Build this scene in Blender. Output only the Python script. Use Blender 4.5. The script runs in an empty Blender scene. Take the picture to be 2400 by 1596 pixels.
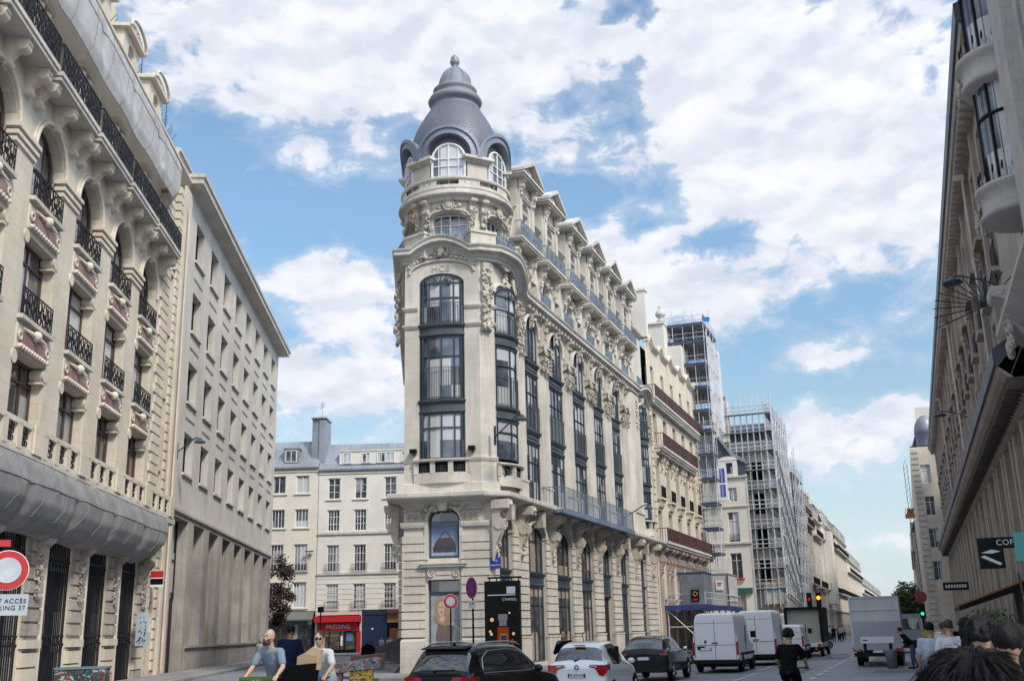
import bpy, bmesh, math, random
from math import sin, cos, pi, radians, sqrt, atan2
from mathutils import Vector, Matrix
random.seed(7)
SC = bpy.context.scene
COL = SC.collection

# ---------------------------------------------------------------- camera
PITCH, ROLL = 0.2704452, -0.0238146
Fw = Vector((0, cos(PITCH), sin(PITCH))); R0 = Vector((1, 0, 0)); U0 = R0.cross(Fw)
Rv = cos(ROLL)*R0 + sin(ROLL)*U0; Uv = -sin(ROLL)*R0 + cos(ROLL)*U0
cam_d = bpy.data.cameras.new('camera'); cam = bpy.data.objects.new('camera', cam_d); COL.objects.link(cam)
M = Matrix((Rv, Uv, -Fw)).transposed().to_4x4(); M.translation = Vector((0, 0, 2.0)); cam.matrix_world = M
cam_d.sensor_width = 36; cam_d.lens = 36.78; cam_d.clip_start = 0.1; cam_d.clip_end = 5000
cam_d.dof.use_dof = True; cam_d.dof.focus_distance = 50; cam_d.dof.aperture_fstop = 7.0
SC.camera = cam
SC.view_settings.view_transform = 'Standard'; SC.view_settings.look = 'None'
SC.view_settings.gamma = 1; SC.view_settings.exposure = 0.30
SC.cycles.max_bounces = 6; SC.cycles.diffuse_bounces = 3; SC.cycles.glossy_bounces = 3
SC.cycles.transparent_max_bounces = 8; SC.cycles.sample_clamp_indirect = 4
SC.cycles.use_denoising = True

# ---------------------------------------------------------------- node helper
class NT:
    def __init__(s, tree): s.t = tree; tree.nodes.clear()
    def n(s, typ, **kw):
        nd = s.t.nodes.new(typ)
        for k, v in kw.items():
            if k == 'inp':
                for a, b in v.items():
                    if b is None: continue
                    if isinstance(b, bpy.types.NodeSocket): s.t.links.new(b, nd.inputs[a])
                    else: nd.inputs[a].default_value = b
            else: setattr(nd, k, v)
        return nd
    def m(s, op, a, b=None, c=None, clamp=False):
        nd = s.n('ShaderNodeMath', operation=op, use_clamp=clamp)
        for i, v in enumerate((a, b, c)):
            if v is None: continue
            if isinstance(v, bpy.types.NodeSocket): s.t.links.new(v, nd.inputs[i])
            else: nd.inputs[i].default_value = v
        return nd.outputs[0]
    def mix(s, f, a, b, blend='MIX'):
        nd = s.n('ShaderNodeMix', data_type='RGBA', blend_type=blend)
        for i, v in ((0, f), (6, a), (7, b)):
            if isinstance(v, bpy.types.NodeSocket): s.t.links.new(v, nd.inputs[i])
            else: nd.inputs[i].default_value = v if i == 0 else (*v[:3], 1)
        return nd.outputs[2]
    def ss(s, x, lo, hi):
        nd = s.n('ShaderNodeMapRange', interpolation_type='SMOOTHSTEP', inp={1: lo, 2: hi, 3: 0.0, 4: 1.0})
        s.t.links.new(x, nd.inputs[0]); return nd.outputs[0]

# ---------------------------------------------------------------- world: physical sky with broken cloud
SUN_EL, SUN_AZ = radians(46), radians(139)      # azimuth from +Y towards +X (behind the viewer, right)
world = bpy.data.worlds.new('World'); SC.world = world; world.use_nodes = True
w = NT(world.node_tree)
sky = w.n('ShaderNodeTexSky', sky_type='NISHITA', sun_disc=False, sun_elevation=SUN_EL, sun_rotation=SUN_AZ, altitude=50, air_density=1.0, dust_density=1.2, ozone_density=1.5)
geo = w.n('ShaderNodeTexCoord')
sep = w.n('ShaderNodeSeparateXYZ', inp={0: geo.outputs['Generated']})
X, Y, Z = sep.outputs
azd = w.m('MULTIPLY', w.m('ARCTAN2', X, Y), 57.29578)
eld = w.m('MULTIPLY', w.m('ARCSINE', Z), 57.29578)
dom = w.n('ShaderNodeCombineXYZ', inp={0: azd, 1: eld, 2: 0.0}).outputs[0]
BL = [(-12.51, 30.39, 10.83, 5.02, 1.0), (-0.88, 31.19, 9.9, 3.3, 1.0), (6.25, 31.98, 5.16, 1.51, 0.3), (18.93, 26.19, 8.24, 5.63, 1.2), (13.18, 28.94, 5.53, 4.36, 1.0), (22.1, 20.88, 4.16, 3.66, 0.9), (15.49, 22.92, 5.67, 2.67, 0.9), (6.04, 19.88, 3.16, 2.09, 0.9), (9.31, 17.82, 5.16, 2.08, 1.1), (13.2, 16.13, 2.51, 0.91, 0.5), (-12.07, 18.6, 3.1, 1.6, 1.0), (-8.25, 19.18, 2.68, 1.61, 0.8), (-9.16, 16.39, 3.11, 1.38, 0.8), (-8.16, 13.17, 4.75, 1.61, 1.1), (-11.89, 13.34, 2.55, 1.14, 0.9), (17.06, 13.74, 2.81, 0.85, 1.0), (15.89, 13.17, 1.54, 0.56, 0.5), (17.25, 9.25, 3.57, 1.54, 1.0), (20.74, 10.06, 1.84, 1.29, 0.9), (19.23, 4.22, 1.02, 0.34, 0.6), (15.58, 10.04, 1.31, 0.67, 0.5), (16.79, 17.6, 2.44, 0.9, 0.35), (-10.58, 25.02, 2.23, 0.9, 0.5), (1.34, 27.17, 3.08, 1.12, 0.55), (4.77, 24.09, 2.75, 1.15, 0.45), (-13.16, 22.41, 1.44, 0.45, 0.35), (-2.24, 28.35, 2.84, 1.34, 0.5), (4.12, 26.16, 1.77, 1.36, 0.4), (-15.54, 22.47, 4.05, 2.91, -0.9), (-9.04, 22.37, 2.72, 2.05, -0.8), (6.79, 28.23, 1.8, 2.2, -0.85), (6.57, 32.81, 2.35, 1.06, -0.5), (1.97, 23.52, 2.77, 1.15, -0.7), (17.76, 16.14, 3.67, 1.34, -0.6), (13.11, 12.48, 2.69, 1.81, -0.8), (19.69, 11.92, 2.5, 0.88, -0.7), (-13.35, 15.35, 1.39, 0.45, -0.6), (16.97, 27.68, 0.52, 0.64, -0.7), (10.9, 19.77, 1.43, 0.57, -0.4), (-3.59, 21.08, 2.49, 3.25, -0.5), (-18.27, 25.09, 2.81, 1.96, -0.3), (17.75, 5.91, 3.29, 1.29, -0.3), (-7.37, 26.94, 2.29, 0.67, -0.6), (12.38, 20.32, 1.89, 0.68, -0.5)] + [(5.23, 23.26, 3.72, 0.87, -1.1), (10.91, 19.88, 2.84, 0.64, -0.9), (0.58, 27.64, 1.55, 0.78, -0.8), (3.69, 27.97, 1.03, 1.34, -0.5), (8.4, 32.66, 1.55, 0.85, -0.9), (-7.3, 21.05, 2.22, 0.92, -0.6), (8.11, 21.59, 1.71, 0.69, -0.6), (16.8, 19.85, 1.35, 0.44, -0.4), (-19.0, 25.45, 1.39, 1.73, -0.3), (-3.55, 27.01, 1.54, 0.67, -0.4)]
# warp the domain a little so that cloud edges billow
nw = w.n('ShaderNodeTexNoise', inp={'Vector': dom, 'Scale': 0.33, 'Detail': 5.0, 'Roughness': 0.6})
wv = w.n('ShaderNodeVectorMath', operation='SUBTRACT', inp={0: nw.outputs['Color'], 1: (0.5, 0.5, 0.5)})
wv = w.n('ShaderNodeVectorMath', operation='MULTIPLY', inp={0: wv.outputs[0], 1: (4.4, 2.6, 0)})
dw = w.n('ShaderNodeVectorMath', operation='ADD', inp={0: dom, 1: wv.outputs[0]}).outputs[0]
acc = None
for (bx, by, rx, ry, wt) in BL:
    s1 = w.n('ShaderNodeVectorMath', operation='SUBTRACT', inp={0: dw, 1: (bx, by, 0)}).outputs[0]
    s2 = w.n('ShaderNodeVectorMath', operation='MULTIPLY', inp={0: s1, 1: (1/rx, 1/ry, 0)}).outputs[0]
    dt = w.n('ShaderNodeVectorMath', operation='DOT_PRODUCT', inp={0: s2, 1: s2}).outputs['Value']
    e = w.m('POWER', 0.42, dt)
    acc = w.m('MULTIPLY_ADD', e, wt, acc if acc is not None else 0.0)
# elsewhere in the sky: plain broken cloud (flat layer seen from below)
zz = w.m('ADD', w.m('MAXIMUM', Z, 0.0), 0.12)
px = w.n('ShaderNodeCombineXYZ', inp={0: w.m('DIVIDE', X, zz), 1: w.m('DIVIDE', Y, zz), 2: 0.0}).outputs[0]
n1 = w.n('ShaderNodeTexNoise', inp={'Vector': px, 'Scale': 2.6, 'Detail': 9.0, 'Roughness': 0.62, 'Distortion': 0.25}).outputs[0]
n2 = w.n('ShaderNodeTexNoise', inp={'Vector': w.n('ShaderNodeMapping', inp={'Vector': dom, 'Scale': (0.7,1.25,1)}).outputs[0], 'Scale': 0.5, 'Detail': 9.0, 'Roughness': 0.58, 'Distortion': 0.35}).outputs[0]
infr = w.m('MULTIPLY', w.ss(w.m('ABSOLUTE', azd), 42.0, 26.0), w.ss(eld, 44.0, 34.0))
amb = w.m('MULTIPLY', w.m('SUBTRACT', 1.0, infr), w.m('MULTIPLY_ADD', n1, 2.2, -0.55))
field = w.m('ADD', w.m('ADD', w.m('MULTIPLY', acc, 1.08), amb), w.m('MULTIPLY_ADD', n2, 3.0, -1.62))
mask = w.ss(field, 0.06, 0.74)
mask2 = w.m('MULTIPLY', w.ss(field, -0.40, 0.5), 0.34)
mask = w.m('MAXIMUM', mask, mask2)
shade = w.n('ShaderNodeTexNoise', inp={'Vector': dw, 'Scale': 0.20, 'Detail': 5.0, 'Roughness': 0.6}).outputs[0]
shade = w.ss(shade, 0.34, 0.66)
up = w.n('ShaderNodeVectorMath', operation='ADD', inp={0: dom, 1: (-0.5, 0.75, 0)}).outputs[0]
n3 = w.n('ShaderNodeTexNoise', inp={'Vector': w.n('ShaderNodeMapping', inp={'Vector': up, 'Scale': (0.7,1.25,1)}).outputs[0], 'Scale': 0.38, 'Detail': 3.0, 'Roughness': 0.5, 'Distortion': 0.2}).outputs[0]
n4 = w.n('ShaderNodeTexNoise', inp={'Vector': w.n('ShaderNodeMapping', inp={'Vector': dom, 'Scale': (0.7,1.25,1)}).outputs[0], 'Scale': 0.38, 'Detail': 4.0, 'Roughness': 0.5, 'Distortion': 0.2}).outputs[0]
relief = w.ss(w.m('SUBTRACT', n4, n3), -0.16, 0.16)
shade = w.m('MULTIPLY_ADD', relief, 0.6, w.m('MULTIPLY', shade, 0.4))
ccol = w.mix(shade, (0.56, 0.61, 0.70), (0.80, 0.81, 0.85))
hz = w.ss(eld, 16.0, 0.0)
skc = w.n('ShaderNodeVectorMath', operation='SCALE', inp={0: sky.outputs[0], 'Scale': 0.15}).outputs[0]
skc = w.mix(1.0, skc, (1.10, 1.20, 1.13), 'MULTIPLY')
skc = w.mix(w.m('MULTIPLY', hz, 0.8), skc, (0.72, 0.82, 0.90))
skc = w.n('ShaderNodeVectorMath', operation='SCALE', inp={0: skc, 'Scale': w.m('MULTIPLY_ADD', w.ss(eld, 10.0, 24.0), 0.24, 0.76)}).outputs[0]
allc = w.mix(mask, skc, ccol)
# added glow: whole sky brightened towards the unseen sun to strengthen the light
sd = Vector((sin(SUN_AZ)*cos(SUN_EL), cos(SUN_AZ)*cos(SUN_EL), sin(SUN_EL)))
dp = w.n('ShaderNodeVectorMath', operation='DOT_PRODUCT', inp={0: geo.outputs['Generated'], 1: sd}).outputs['Value']
glow = w.m('MULTIPLY_ADD', w.ss(dp, -0.1, 1.0), 0.6, 1.0)
allc = w.n('ShaderNodeVectorMath', operation='SCALE', inp={0: allc, 'Scale': glow}).outputs[0]
bg = w.n('ShaderNodeBackground', inp={'Color': allc, 'Strength': 1.0})
w.n('ShaderNodeOutputWorld', inp={0: bg.outputs[0]})

sun_d = bpy.data.lights.new('sun', 'SUN'); sun_d.energy = 2.7; sun_d.angle = radians(10); sun_d.color = (1.0, 0.93, 0.82)
sun = bpy.data.objects.new('sun', sun_d); COL.objects.link(sun)
sun.rotation_euler = sd.to_track_quat('Z', 'Y').to_euler(); sun.location = sd*200

# ---------------------------------------------------------------- frames of the place
AZA, AZB = 0.35149436, -0.08608898
A0 = Vector((-1.1285, 53.2916)); uA = Vector((sin(AZA), cos(AZA))); nA = Vector((cos(AZA), -sin(AZA)))
B0 = Vector((-20.7467, 65.6134)); uB = Vector((sin(AZB), cos(AZB))); nB = Vector((cos(AZB), -sin(AZB)))
def PA(u, n, z=0): q = A0 + u*uA + n*nA; return Vector((q.x, q.y, z))
def PB(u, n, z=0): q = B0 + u*uB + n*nB; return Vector((q.x, q.y, z))

# ---------------------------------------------------------------- mesh builder
class MB:
    def __init__(s): s.v = []; s.f = []; s.mi = []; s.sm = []
    def add(s, vs, fs, m=0, smooth=False):
        b = len(s.v); s.v += [tuple(p) for p in vs]
        for f in fs: s.f.append([b+i for i in f]); s.mi.append(m); s.sm.append(smooth)
        return s
    def box(s, x0, x1, y0, y1, z0, z1, m=0):
        vs = [(x0,y0,z0),(x1,y0,z0),(x1,y1,z0),(x0,y1,z0),(x0,y0,z1),(x1,y0,z1),(x1,y1,z1),(x0,y1,z1)]
        return s.add(vs, [(0,3,2,1),(4,5,6,7),(0,1,5,4),(1,2,6,5),(2,3,7,6),(3,0,4,7)], m)
    def prism(s, poly, a0, a1, axis='x', m=0, smooth=False):
        # poly: 2-d points; axis x: poly=(y,z); axis y: poly=(x,z); axis z: poly=(x,y)
        n = len(poly); vs = []
        for a in (a0, a1):
            for p in poly:
                vs.append((a,p[0],p[1]) if axis=='x' else (p[0],a,p[1]) if axis=='y' else (p[0],p[1],a))
        s.add(vs, [(i,(i+1)%n,n+(i+1)%n,n+i) for i in range(n)], m, smooth)
        return s.add(vs, [tuple(range(n-1,-1,-1)), tuple(range(n,2*n))], m)
    def quad(s, a, b, c, d, m=0): return s.add([a,b,c,d], [(0,1,2,3)], m)
    def tube(s, p0, p1, r, m=0, seg=6, r1=None, cap=True):
        p0, p1 = Vector(p0), Vector(p1); d = (p1-p0)
        if d.length < 1e-6: return s
        d.normalize(); a = d.orthogonal().normalized(); b = d.cross(a); r1 = r if r1 is None else r1
        vs = [p0+(a*cos(t)+b*sin(t))*r for t in (2*pi*i/seg for i in range(seg))] + [p1+(a*cos(t)+b*sin(t))*r1 for t in (2*pi*i/seg for i in range(seg))]
        s.add(vs, [(i,(i+1)%seg,seg+(i+1)%seg,seg+i) for i in range(seg)], m, True)
        if cap: s.add(vs, [tuple(range(seg-1,-1,-1)), tuple(range(seg,2*seg))], m)
        return s
    def path(s, pts, r, m=0, seg=5):
        for a, b in zip(pts, pts[1:]): s.tube(a, b, r, m, seg)
        return s
    def lathe(s, prof, cx=0, cy=0, seg=24, m=0, smooth=True, a0=0, a1=2*pi):
        # prof (r,z)
        full = abs(a1-a0-2*pi) < 1e-6; k = seg if full else seg+1; vs = []
        for r, z in prof:
            for i in range(k):
                t = a0+(a1-a0)*i/seg; vs.append((cx+r*cos(t), cy+r*sin(t), z))
        fs = []
        for j in range(len(prof)-1):
            for i in range(seg):
                i2 = (i+1)%k; fs.append((j*k+i, j*k+i2, (j+1)*k+i2, (j+1)*k+i))
        return s.add(vs, fs, m, smooth)
    def ball(s, c, r, m=0, seg=8, rings=5, sx=1, sy=1, sz=1):
        vs = []; fs = []
        for j in range(rings+1):
            ph = pi*j/rings
            for i in range(seg):
                t = 2*pi*i/seg; vs.append((c[0]+r*sx*sin(ph)*cos(t), c[1]+r*sy*sin(ph)*sin(t), c[2]+r*sz*cos(ph)))
        for j in range(rings):
            for i in range(seg): fs.append((j*seg+i, (j+1)*seg+i, (j+1)*seg+(i+1)%seg, j*seg+(i+1)%seg))
        return s.add(vs, fs, m, True)
    def ring(s, c, R, r, m=0, seg=10, tseg=4, a0=0, a1=2*pi, plane='xz'):
        pts = []
        for i in range(seg+1):
            t = a0+(a1-a0)*i/seg
            pts.append((c[0]+R*cos(t), c[1], c[2]+R*sin(t)) if plane=='xz' else (c[0]+R*cos(t), c[1]+R*sin(t), c[2]) if plane=='xy' else (c[0], c[1]+R*cos(t), c[2]+R*sin(t)))
        return s.path(pts, r, m, tseg)
    def sweep(s, path, prof, m=0, closed=False, smooth=False, capends=True):
        # path: (x,y) or (x,y,dz); outward is to the right of travel; prof: (out,z)
        P = [Vector((p[0],p[1])) for p in path]; dz = [p[2] if len(p)>2 else 0 for p in path]; n = len(P); vs = []
        for i in range(n):
            if closed: d0 = (P[i]-P[i-1]).normalized(); d1 = (P[(i+1)%n]-P[i]).normalized()
            else:
                d0 = (P[i]-P[i-1]).normalized() if i>0 else None; d1 = (P[i+1]-P[i]).normalized() if i<n-1 else None
                d0 = d0 or d1; d1 = d1 or d0
            n0 = Vector((d0.y,-d0.x)); n1_ = Vector((d1.y,-d1.x)); mm = (n0+n1_); mm = mm/max(0.3, mm.length_squared)*2
            for o, z in prof: q = P[i]+mm*o; vs.append((q.x, q.y, z+dz[i]))
        k = len(prof); fs = []
        for i in range(n if closed else n-1):
            j = (i+1)%n
            for a in range(k-1): fs.append((i*k+a, j*k+a, j*k+a+1, i*k+a+1))
        s.add(vs, fs, m, smooth)
        if not closed and capends and k > 2: s.add(vs, [tuple(range(k)), tuple((n-1)*k+a for a in range(k-1,-1,-1))], m)
        return s
    def warp(s, fn): s.v = [tuple(fn(p)) for p in s.v]; return s
    def build(s, name, mats, parent=None, loc=(0,0,0), rz=0, link=True):
        me = bpy.data.meshes.new(name); me.from_pydata(s.v, [], s.f)
        if not isinstance(mats, (list, tuple)): mats = [mats]
        for mt in mats: me.materials.append(mt)
        me.polygons.foreach_set('material_index', s.mi); me.polygons.foreach_set('use_smooth', s.sm)
        me.update()
        o = bpy.data.objects.new(name, me)
        if link: COL.objects.link(o)
        o.location = loc; o.rotation_euler = (0, 0, rz)
        if parent is not None: o.parent = parent
        return o
def empty(name, loc=(0,0,0), rz=0, label=None, cat=None, group=None, kind=None):
    o = bpy.data.objects.new(name, None); COL.objects.link(o); o.location = loc; o.rotation_euler = (0, 0, rz)
    o.empty_display_size = 0.2
    return tag(o, label, cat, group, kind)
def tag(o, label=None, cat=None, group=None, kind=None):
    if label: o['label'] = label
    if cat: o['category'] = cat
    if group: o['group'] = group
    if kind: o['kind'] = kind
    return o
KIDS = {}
def dup(o, parent=None, loc=None, rz=None, mats=None):
    c = o.copy(); COL.objects.link(c)
    if parent is not None: c.parent = parent
    if loc is not None: c.location = loc
    if rz is not None: c.rotation_euler = (0, 0, rz)
    for ch in o.children: dup(ch, c)
    return c

def panel(mb, x0, x1, z0, z1, holes, depth, y=0.0, m=0, mr=None, maxdx=None, zc=None):
    """wall sheet at y with holes (hx0,hx1,hz0,hz1,rise) and reveals going in by depth; zc: optional top curve fn"""
    mr = m if mr is None else mr
    xs = {x0, x1}
    for h in holes:
        xs |= {max(x0,h[0]), min(x1,h[1])}
        if len(h) > 4 and h[4] > 0:
            c, hw = (h[0]+h[1])/2, (h[1]-h[0])/2
            for i in range(1, 10): xs.add(c - hw*cos(pi*i/10))
    if maxdx or zc:
        md = maxdx or 0.3; k = int((x1-x0)/md)+1
        for i in range(1, k): xs.add(x0+(x1-x0)*i/k)
    xs = sorted(xs); xs = [x for i, x in enumerate(xs) if i == 0 or x-xs[i-1] > 1e-5]
    def top(h, x):
        if len(h) < 5 or h[4] <= 0: return h[3]
        t = (x-(h[0]+h[1])/2)/((h[1]-h[0])/2); return h[3]+h[4]*sqrt(max(0, 1-t*t))
    for a, b in zip(xs, xs[1:]):
        mid = (a+b)/2; hs = sorted([h for h in holes if h[0] < mid < h[1]], key=lambda h: h[2])
        la = lb = z0
        for h in hs:
            mb.quad((a,y,la),(b,y,lb),(b,y,h[2]),(a,y,h[2]), m)
            mb.quad((a,y,h[2]),(b,y,h[2]),(b,y+depth,h[2]),(a,y+depth,h[2]), mr)
            la, lb = top(h,a), top(h,b)
            mb.quad((a,y+depth,la),(b,y+depth,lb),(b,y,lb),(a,y,la), mr)
        ta, tb = (zc(a), zc(b)) if zc else (z1, z1)
        mb.quad((a,y,la),(b,y,lb),(b,y,tb),(a,y,ta), m)
    for h in holes:
        for x in (h[0], h[1]): mb.quad((x,y,h[2]),(x,y+depth,h[2]),(x,y+depth,h[3]),(x,y,h[3]), mr)
    return mb

def arc_pts(x0, x1, z, rise, n=10):
    c, hw = (x0+x1)/2, (x1-x0)/2
    return [(c-hw*cos(pi*i/n), z+rise*sin(pi*i/n)) for i in range(n+1)]
def holepoly(x0, x1, z0, z1, rise): return [(x0,z0)] + (arc_pts(x0,x1,z1,rise) if rise>0 else [(x0,z1),(x1,z1)]) + [(x1,z0)]
# ---------------------------------------------------------------- materials
def mat(name, base, rough=0.8, var=0.12, scale=1.0, bump=0.15, stain=0.0, metal=0.0, base2=None, streak=False, course=None, spec=0.5, coat=0.0, bdist=0.02):
    m_ = bpy.data.materials.new(name); m_.use_nodes = True; t = NT(m_.node_tree)
    tc = t.n('ShaderNodeTexCoord').outputs['Object']
    nz = t.n('ShaderNodeTexNoise', inp={'Vector': tc, 'Scale': 0.45*scale, 'Detail': 6.0, 'Roughness': 0.6}).outputs[0]
    nf = t.n('ShaderNodeTexNoise', inp={'Vector': tc, 'Scale': 9.0*scale, 'Detail': 4.0, 'Roughness': 0.65}).outputs[0]
    b2 = base2 or tuple(c*(1-2.2*var) for c in base)
    col = t.mix(t.ss(nz, 0.36, 0.66), b2, base)
    col = t.mix(t.m('MULTIPLY', t.ss(nf, 0.35, 0.7), var*2.0, clamp=True), col, tuple(c*0.72 for c in base))
    if stain > 0:
        sc = t.n('ShaderNodeMapping', inp={'Vector': tc, 'Scale': (3.0, 3.0, 0.22)}).outputs[0]
        ns = t.n('ShaderNodeTexNoise', inp={'Vector': sc, 'Scale': 1.3, 'Detail': 6.0, 'Roughness': 0.7}).outputs[0]
        col = t.mix(t.m('MULTIPLY', t.ss(ns, 0.50, 0.72), stain), col, (base[0]*0.30, base[1]*0.29, base[2]*0.28))
    hgt = nf
    if course:
        cw, chh, cd = course
        mp = t.n('ShaderNodeMapping', inp={'Vector': tc, 'Rotation': (pi/2, 0, 0)}).outputs[0]
        sx = t.n('ShaderNodeSeparateXYZ', inp={0: tc}).outputs
        cx = t.n('ShaderNodeCombineXYZ', inp={0: t.m('ADD', sx[0], sx[1]), 1: sx[2], 2: 0.0}).outputs[0]
        br = t.n('ShaderNodeTexBrick', inp={'Vector': cx, 'Scale': 1.0, 'Mortar Size': 0.012, 'Mortar Smooth': 0.3, 'Brick Width': cw, 'Row Height': chh, 'Color1': (1,1,1,1), 'Color2': (0.9,0.9,0.88,1), 'Mortar': (0.55,0.52,0.48,1)})
        col = t.mix(cd, col, t.mix(1.0, col, br.outputs[0], 'MULTIPLY'))
    bs = t.n('ShaderNodeBsdfPrincipled', inp={'Base Color': col, 'Roughness': rough, 'Metallic': metal, 'Specular IOR Level': spec, 'Coat Weight': coat, 'Coat Roughness': 0.04})
    if bump > 0:
        bp = t.n('ShaderNodeBump', inp={'Strength': bump, 'Distance': bdist, 'Height': hgt}); t.t.links.new(bp.outputs[0], bs.inputs['Normal'])
    t.n('ShaderNodeOutputMaterial', inp={0: bs.outputs[0]})
    return m_
def glassmat(name, dark, curtain, pw, ph, frac=0.5, rough=0.04, spec=0.9):
    """window pane: dark room or pale blind behind it, one choice per pane; glossy"""
    m_ = bpy.data.materials.new(name); m_.use_nodes = True; t = NT(m_.node_tree)
    tc = t.n('ShaderNodeTexCoord').outputs['Object']; sx = t.n('ShaderNodeSeparateXYZ', inp={0: tc}).outputs
    oi = t.n('ShaderNodeObjectInfo').outputs['Random']
    h = t.m('ADD', sx[0], t.m('MULTIPLY', sx[1], 0.7))
    cell = t.n('ShaderNodeCombineXYZ', inp={0: t.m('FLOOR', t.m('DIVIDE', h, pw)), 1: t.m('FLOOR', t.m('DIVIDE', sx[2], ph)), 2: t.m('MULTIPLY', oi, 77.0)}).outputs[0]
    wn = t.n('ShaderNodeTexWhiteNoise', noise_dimensions='3D', inp={'Vector': cell}).outputs[0]
    big = t.n('ShaderNodeTexNoise', inp={'Vector': tc, 'Scale': 1.6, 'Detail': 3.0}).outputs[0]
    wavy = t.n('ShaderNodeTexWave', inp={'Vector': tc, 'Scale': 3.0, 'Distortion': 1.5, 'Detail': 2.0}).outputs[0]
    cc = t.mix(t.m('MULTIPLY', wavy, 0.45), curtain, tuple(c*0.55 for c in curtain))
    c0 = t.mix(t.ss(big, 0.4, 0.65), dark, tuple(c*2.2+0.01 for c in dark))
    col = t.mix(t.ss(wn, 1-frac-0.02, 1-frac+0.02), c0, cc)
    bs = t.n('ShaderNodeBsdfPrincipled', inp={'Base Color': col, 'Roughness': rough, 'Specular IOR Level': spec, 'IOR': 1.6})
    nb = t.n('ShaderNodeTexNoise', inp={'Vector': tc, 'Scale': 0.9, 'Detail': 1.0}).outputs[0]
    bp = t.n('ShaderNodeBump', inp={'Strength': 0.12, 'Distance': 0.04, 'Height': nb}); t.t.links.new(bp.outputs[0], bs.inputs['Normal'])
    t.n('ShaderNodeOutputMaterial', inp={0: bs.outputs[0]})
    return m_
def emit(name, col, st):
    m_ = bpy.data.materials.new(name); m_.use_nodes = True; t = NT(m_.node_tree)
    e = t.n('ShaderNodeEmission', inp={'Color': (*col, 1), 'Strength': st}); t.n('ShaderNodeOutputMaterial', inp={0: e.outputs[0]}); return m_
def slatemat(name, c, rows=0.22, wdt=0.25):
    m_ = bpy.data.materials.new(name); m_.use_nodes = True; t = NT(m_.node_tree)
    tc = t.n('ShaderNodeTexCoord').outputs['Object']; sx = t.n('ShaderNodeSeparateXYZ', inp={0: tc}).outputs
    ang = t.m('MULTIPLY', t.m('ARCTAN2', sx[1], sx[0]), 2.6)
    v = t.n('ShaderNodeCombineXYZ', inp={0: ang, 1: sx[2], 2: 0.0}).outputs[0]
    br = t.n('ShaderNodeTexBrick', inp={'Vector': v, 'Scale': 1.0, 'Mortar Size': 0.018, 'Mortar Smooth': 0.4, 'Brick Width': wdt, 'Row Height': rows, 'Color1': (*c,1), 'Color2': tuple(x*1.35 for x in c)+(1,), 'Mortar': tuple(x*0.45 for x in c)+(1,)})
    nz = t.n('ShaderNodeTexNoise', inp={'Vector': tc, 'Scale': 0.8, 'Detail': 5.0}).outputs[0]
    col = t.mix(t.m('MULTIPLY', nz, 0.5), br.outputs[0], tuple(x*1.5 for x in c))
    bs = t.n('ShaderNodeBsdfPrincipled', inp={'Base Color': col, 'Roughness': 0.5})
    bp = t.n('ShaderNodeBump', inp={'Strength': 0.4, 'Distance': 0.02, 'Height': br.outputs[1]}); bp.invert = True
    t.t.links.new(bp.outputs[0], bs.inputs['Normal'])
    t.n('ShaderNodeOutputMaterial', inp={0: bs.outputs[0]}); return m_
G = {}
G['stone'] = mat('pale limestone', (0.64,0.60,0.535), 0.85, 0.11, stain=0.36, bump=0.2, course=(1.5,0.78,0.30))
G['ashlar'] = mat('ashlar limestone', (0.58,0.54,0.48), 0.85, 0.08, stain=0.22, bump=0.2, course=(1.4,0.62,0.5))
G['stone_low'] = mat('greyed limestone', (0.62,0.575,0.51), 0.85, 0.10, stain=0.32, bump=0.25, course=(1.2,0.415,0.35))
G['carved'] = mat('weathered carving', (0.60,0.55,0.475), 0.9, 0.14, stain=0.55, bump=0.6, scale=1.5, bdist=0.05)
G['ledge'] = mat('ledge stone', (0.60,0.575,0.53), 0.8, 0.12, stain=0.45, bump=0.2)
G['lstone'] = mat('cream stone', (0.67,0.60,0.50), 0.85, 0.07, stain=0.14, bump=0.15, course=(1.3,0.58,0.55))
G['lplain'] = mat('cream plain stone', (0.67,0.60,0.50), 0.85, 0.08, stain=0.2, bump=0.15)
G['lpit'] = mat('pitted stone', (0.52,0.47,0.41), 0.9, 0.2, stain=0.4, bump=0.9, scale=1.6, bdist=0.05)
G['brown'] = mat('brown stone', (0.44,0.375,0.33), 0.85, 0.12, stain=0.4, bump=0.3, course=(1.1,0.55,0.7))
G['modern'] = mat('rendered concrete', (0.60,0.57,0.525), 0.85, 0.09, stain=0.42, bump=0.1, scale=0.6)
G['modern_low'] = mat('weathered concrete slabs', (0.42,0.39,0.35), 0.85, 0.16, stain=0.55, bump=0.2, scale=0.7, course=(3.0,2.1,0.35))
G['soffit'] = mat('grey soffit', (0.26,0.24,0.22), 0.9, 0.1)
G['pink'] = mat('red marble panel', (0.34,0.20,0.18), 0.5, 0.2, scale=3)
G['white'] = mat('off white render', (0.72,0.69,0.63), 0.9, 0.05, stain=0.12, bump=0.08)
G['cream'] = mat('cream render', (0.70,0.65,0.56), 0.9, 0.05, stain=0.12, bump=0.08)
G['zinc'] = mat('zinc roof', (0.30,0.33,0.37), 0.45, 0.12, stain=0.2, bump=0.1, metal=0.25)
G['zincd'] = mat('painted zinc trim', (0.21,0.24,0.30), 0.45, 0.12, metal=0.2, stain=0.15)
G['slate'] = slatemat('slate scales', (0.092,0.100,0.122))
G['slate_flat'] = mat('blue slate', (0.075,0.088,0.125), 0.5, 0.2, scale=2)
G['steel'] = mat('blue grey painted iron', (0.045,0.065,0.095), 0.45, 0.15, bump=0.05, spec=0.4)
G['steel2'] = mat('patinated iron spandrel', (0.075,0.10,0.12), 0.5, 0.2, stain=0.2)
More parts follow.
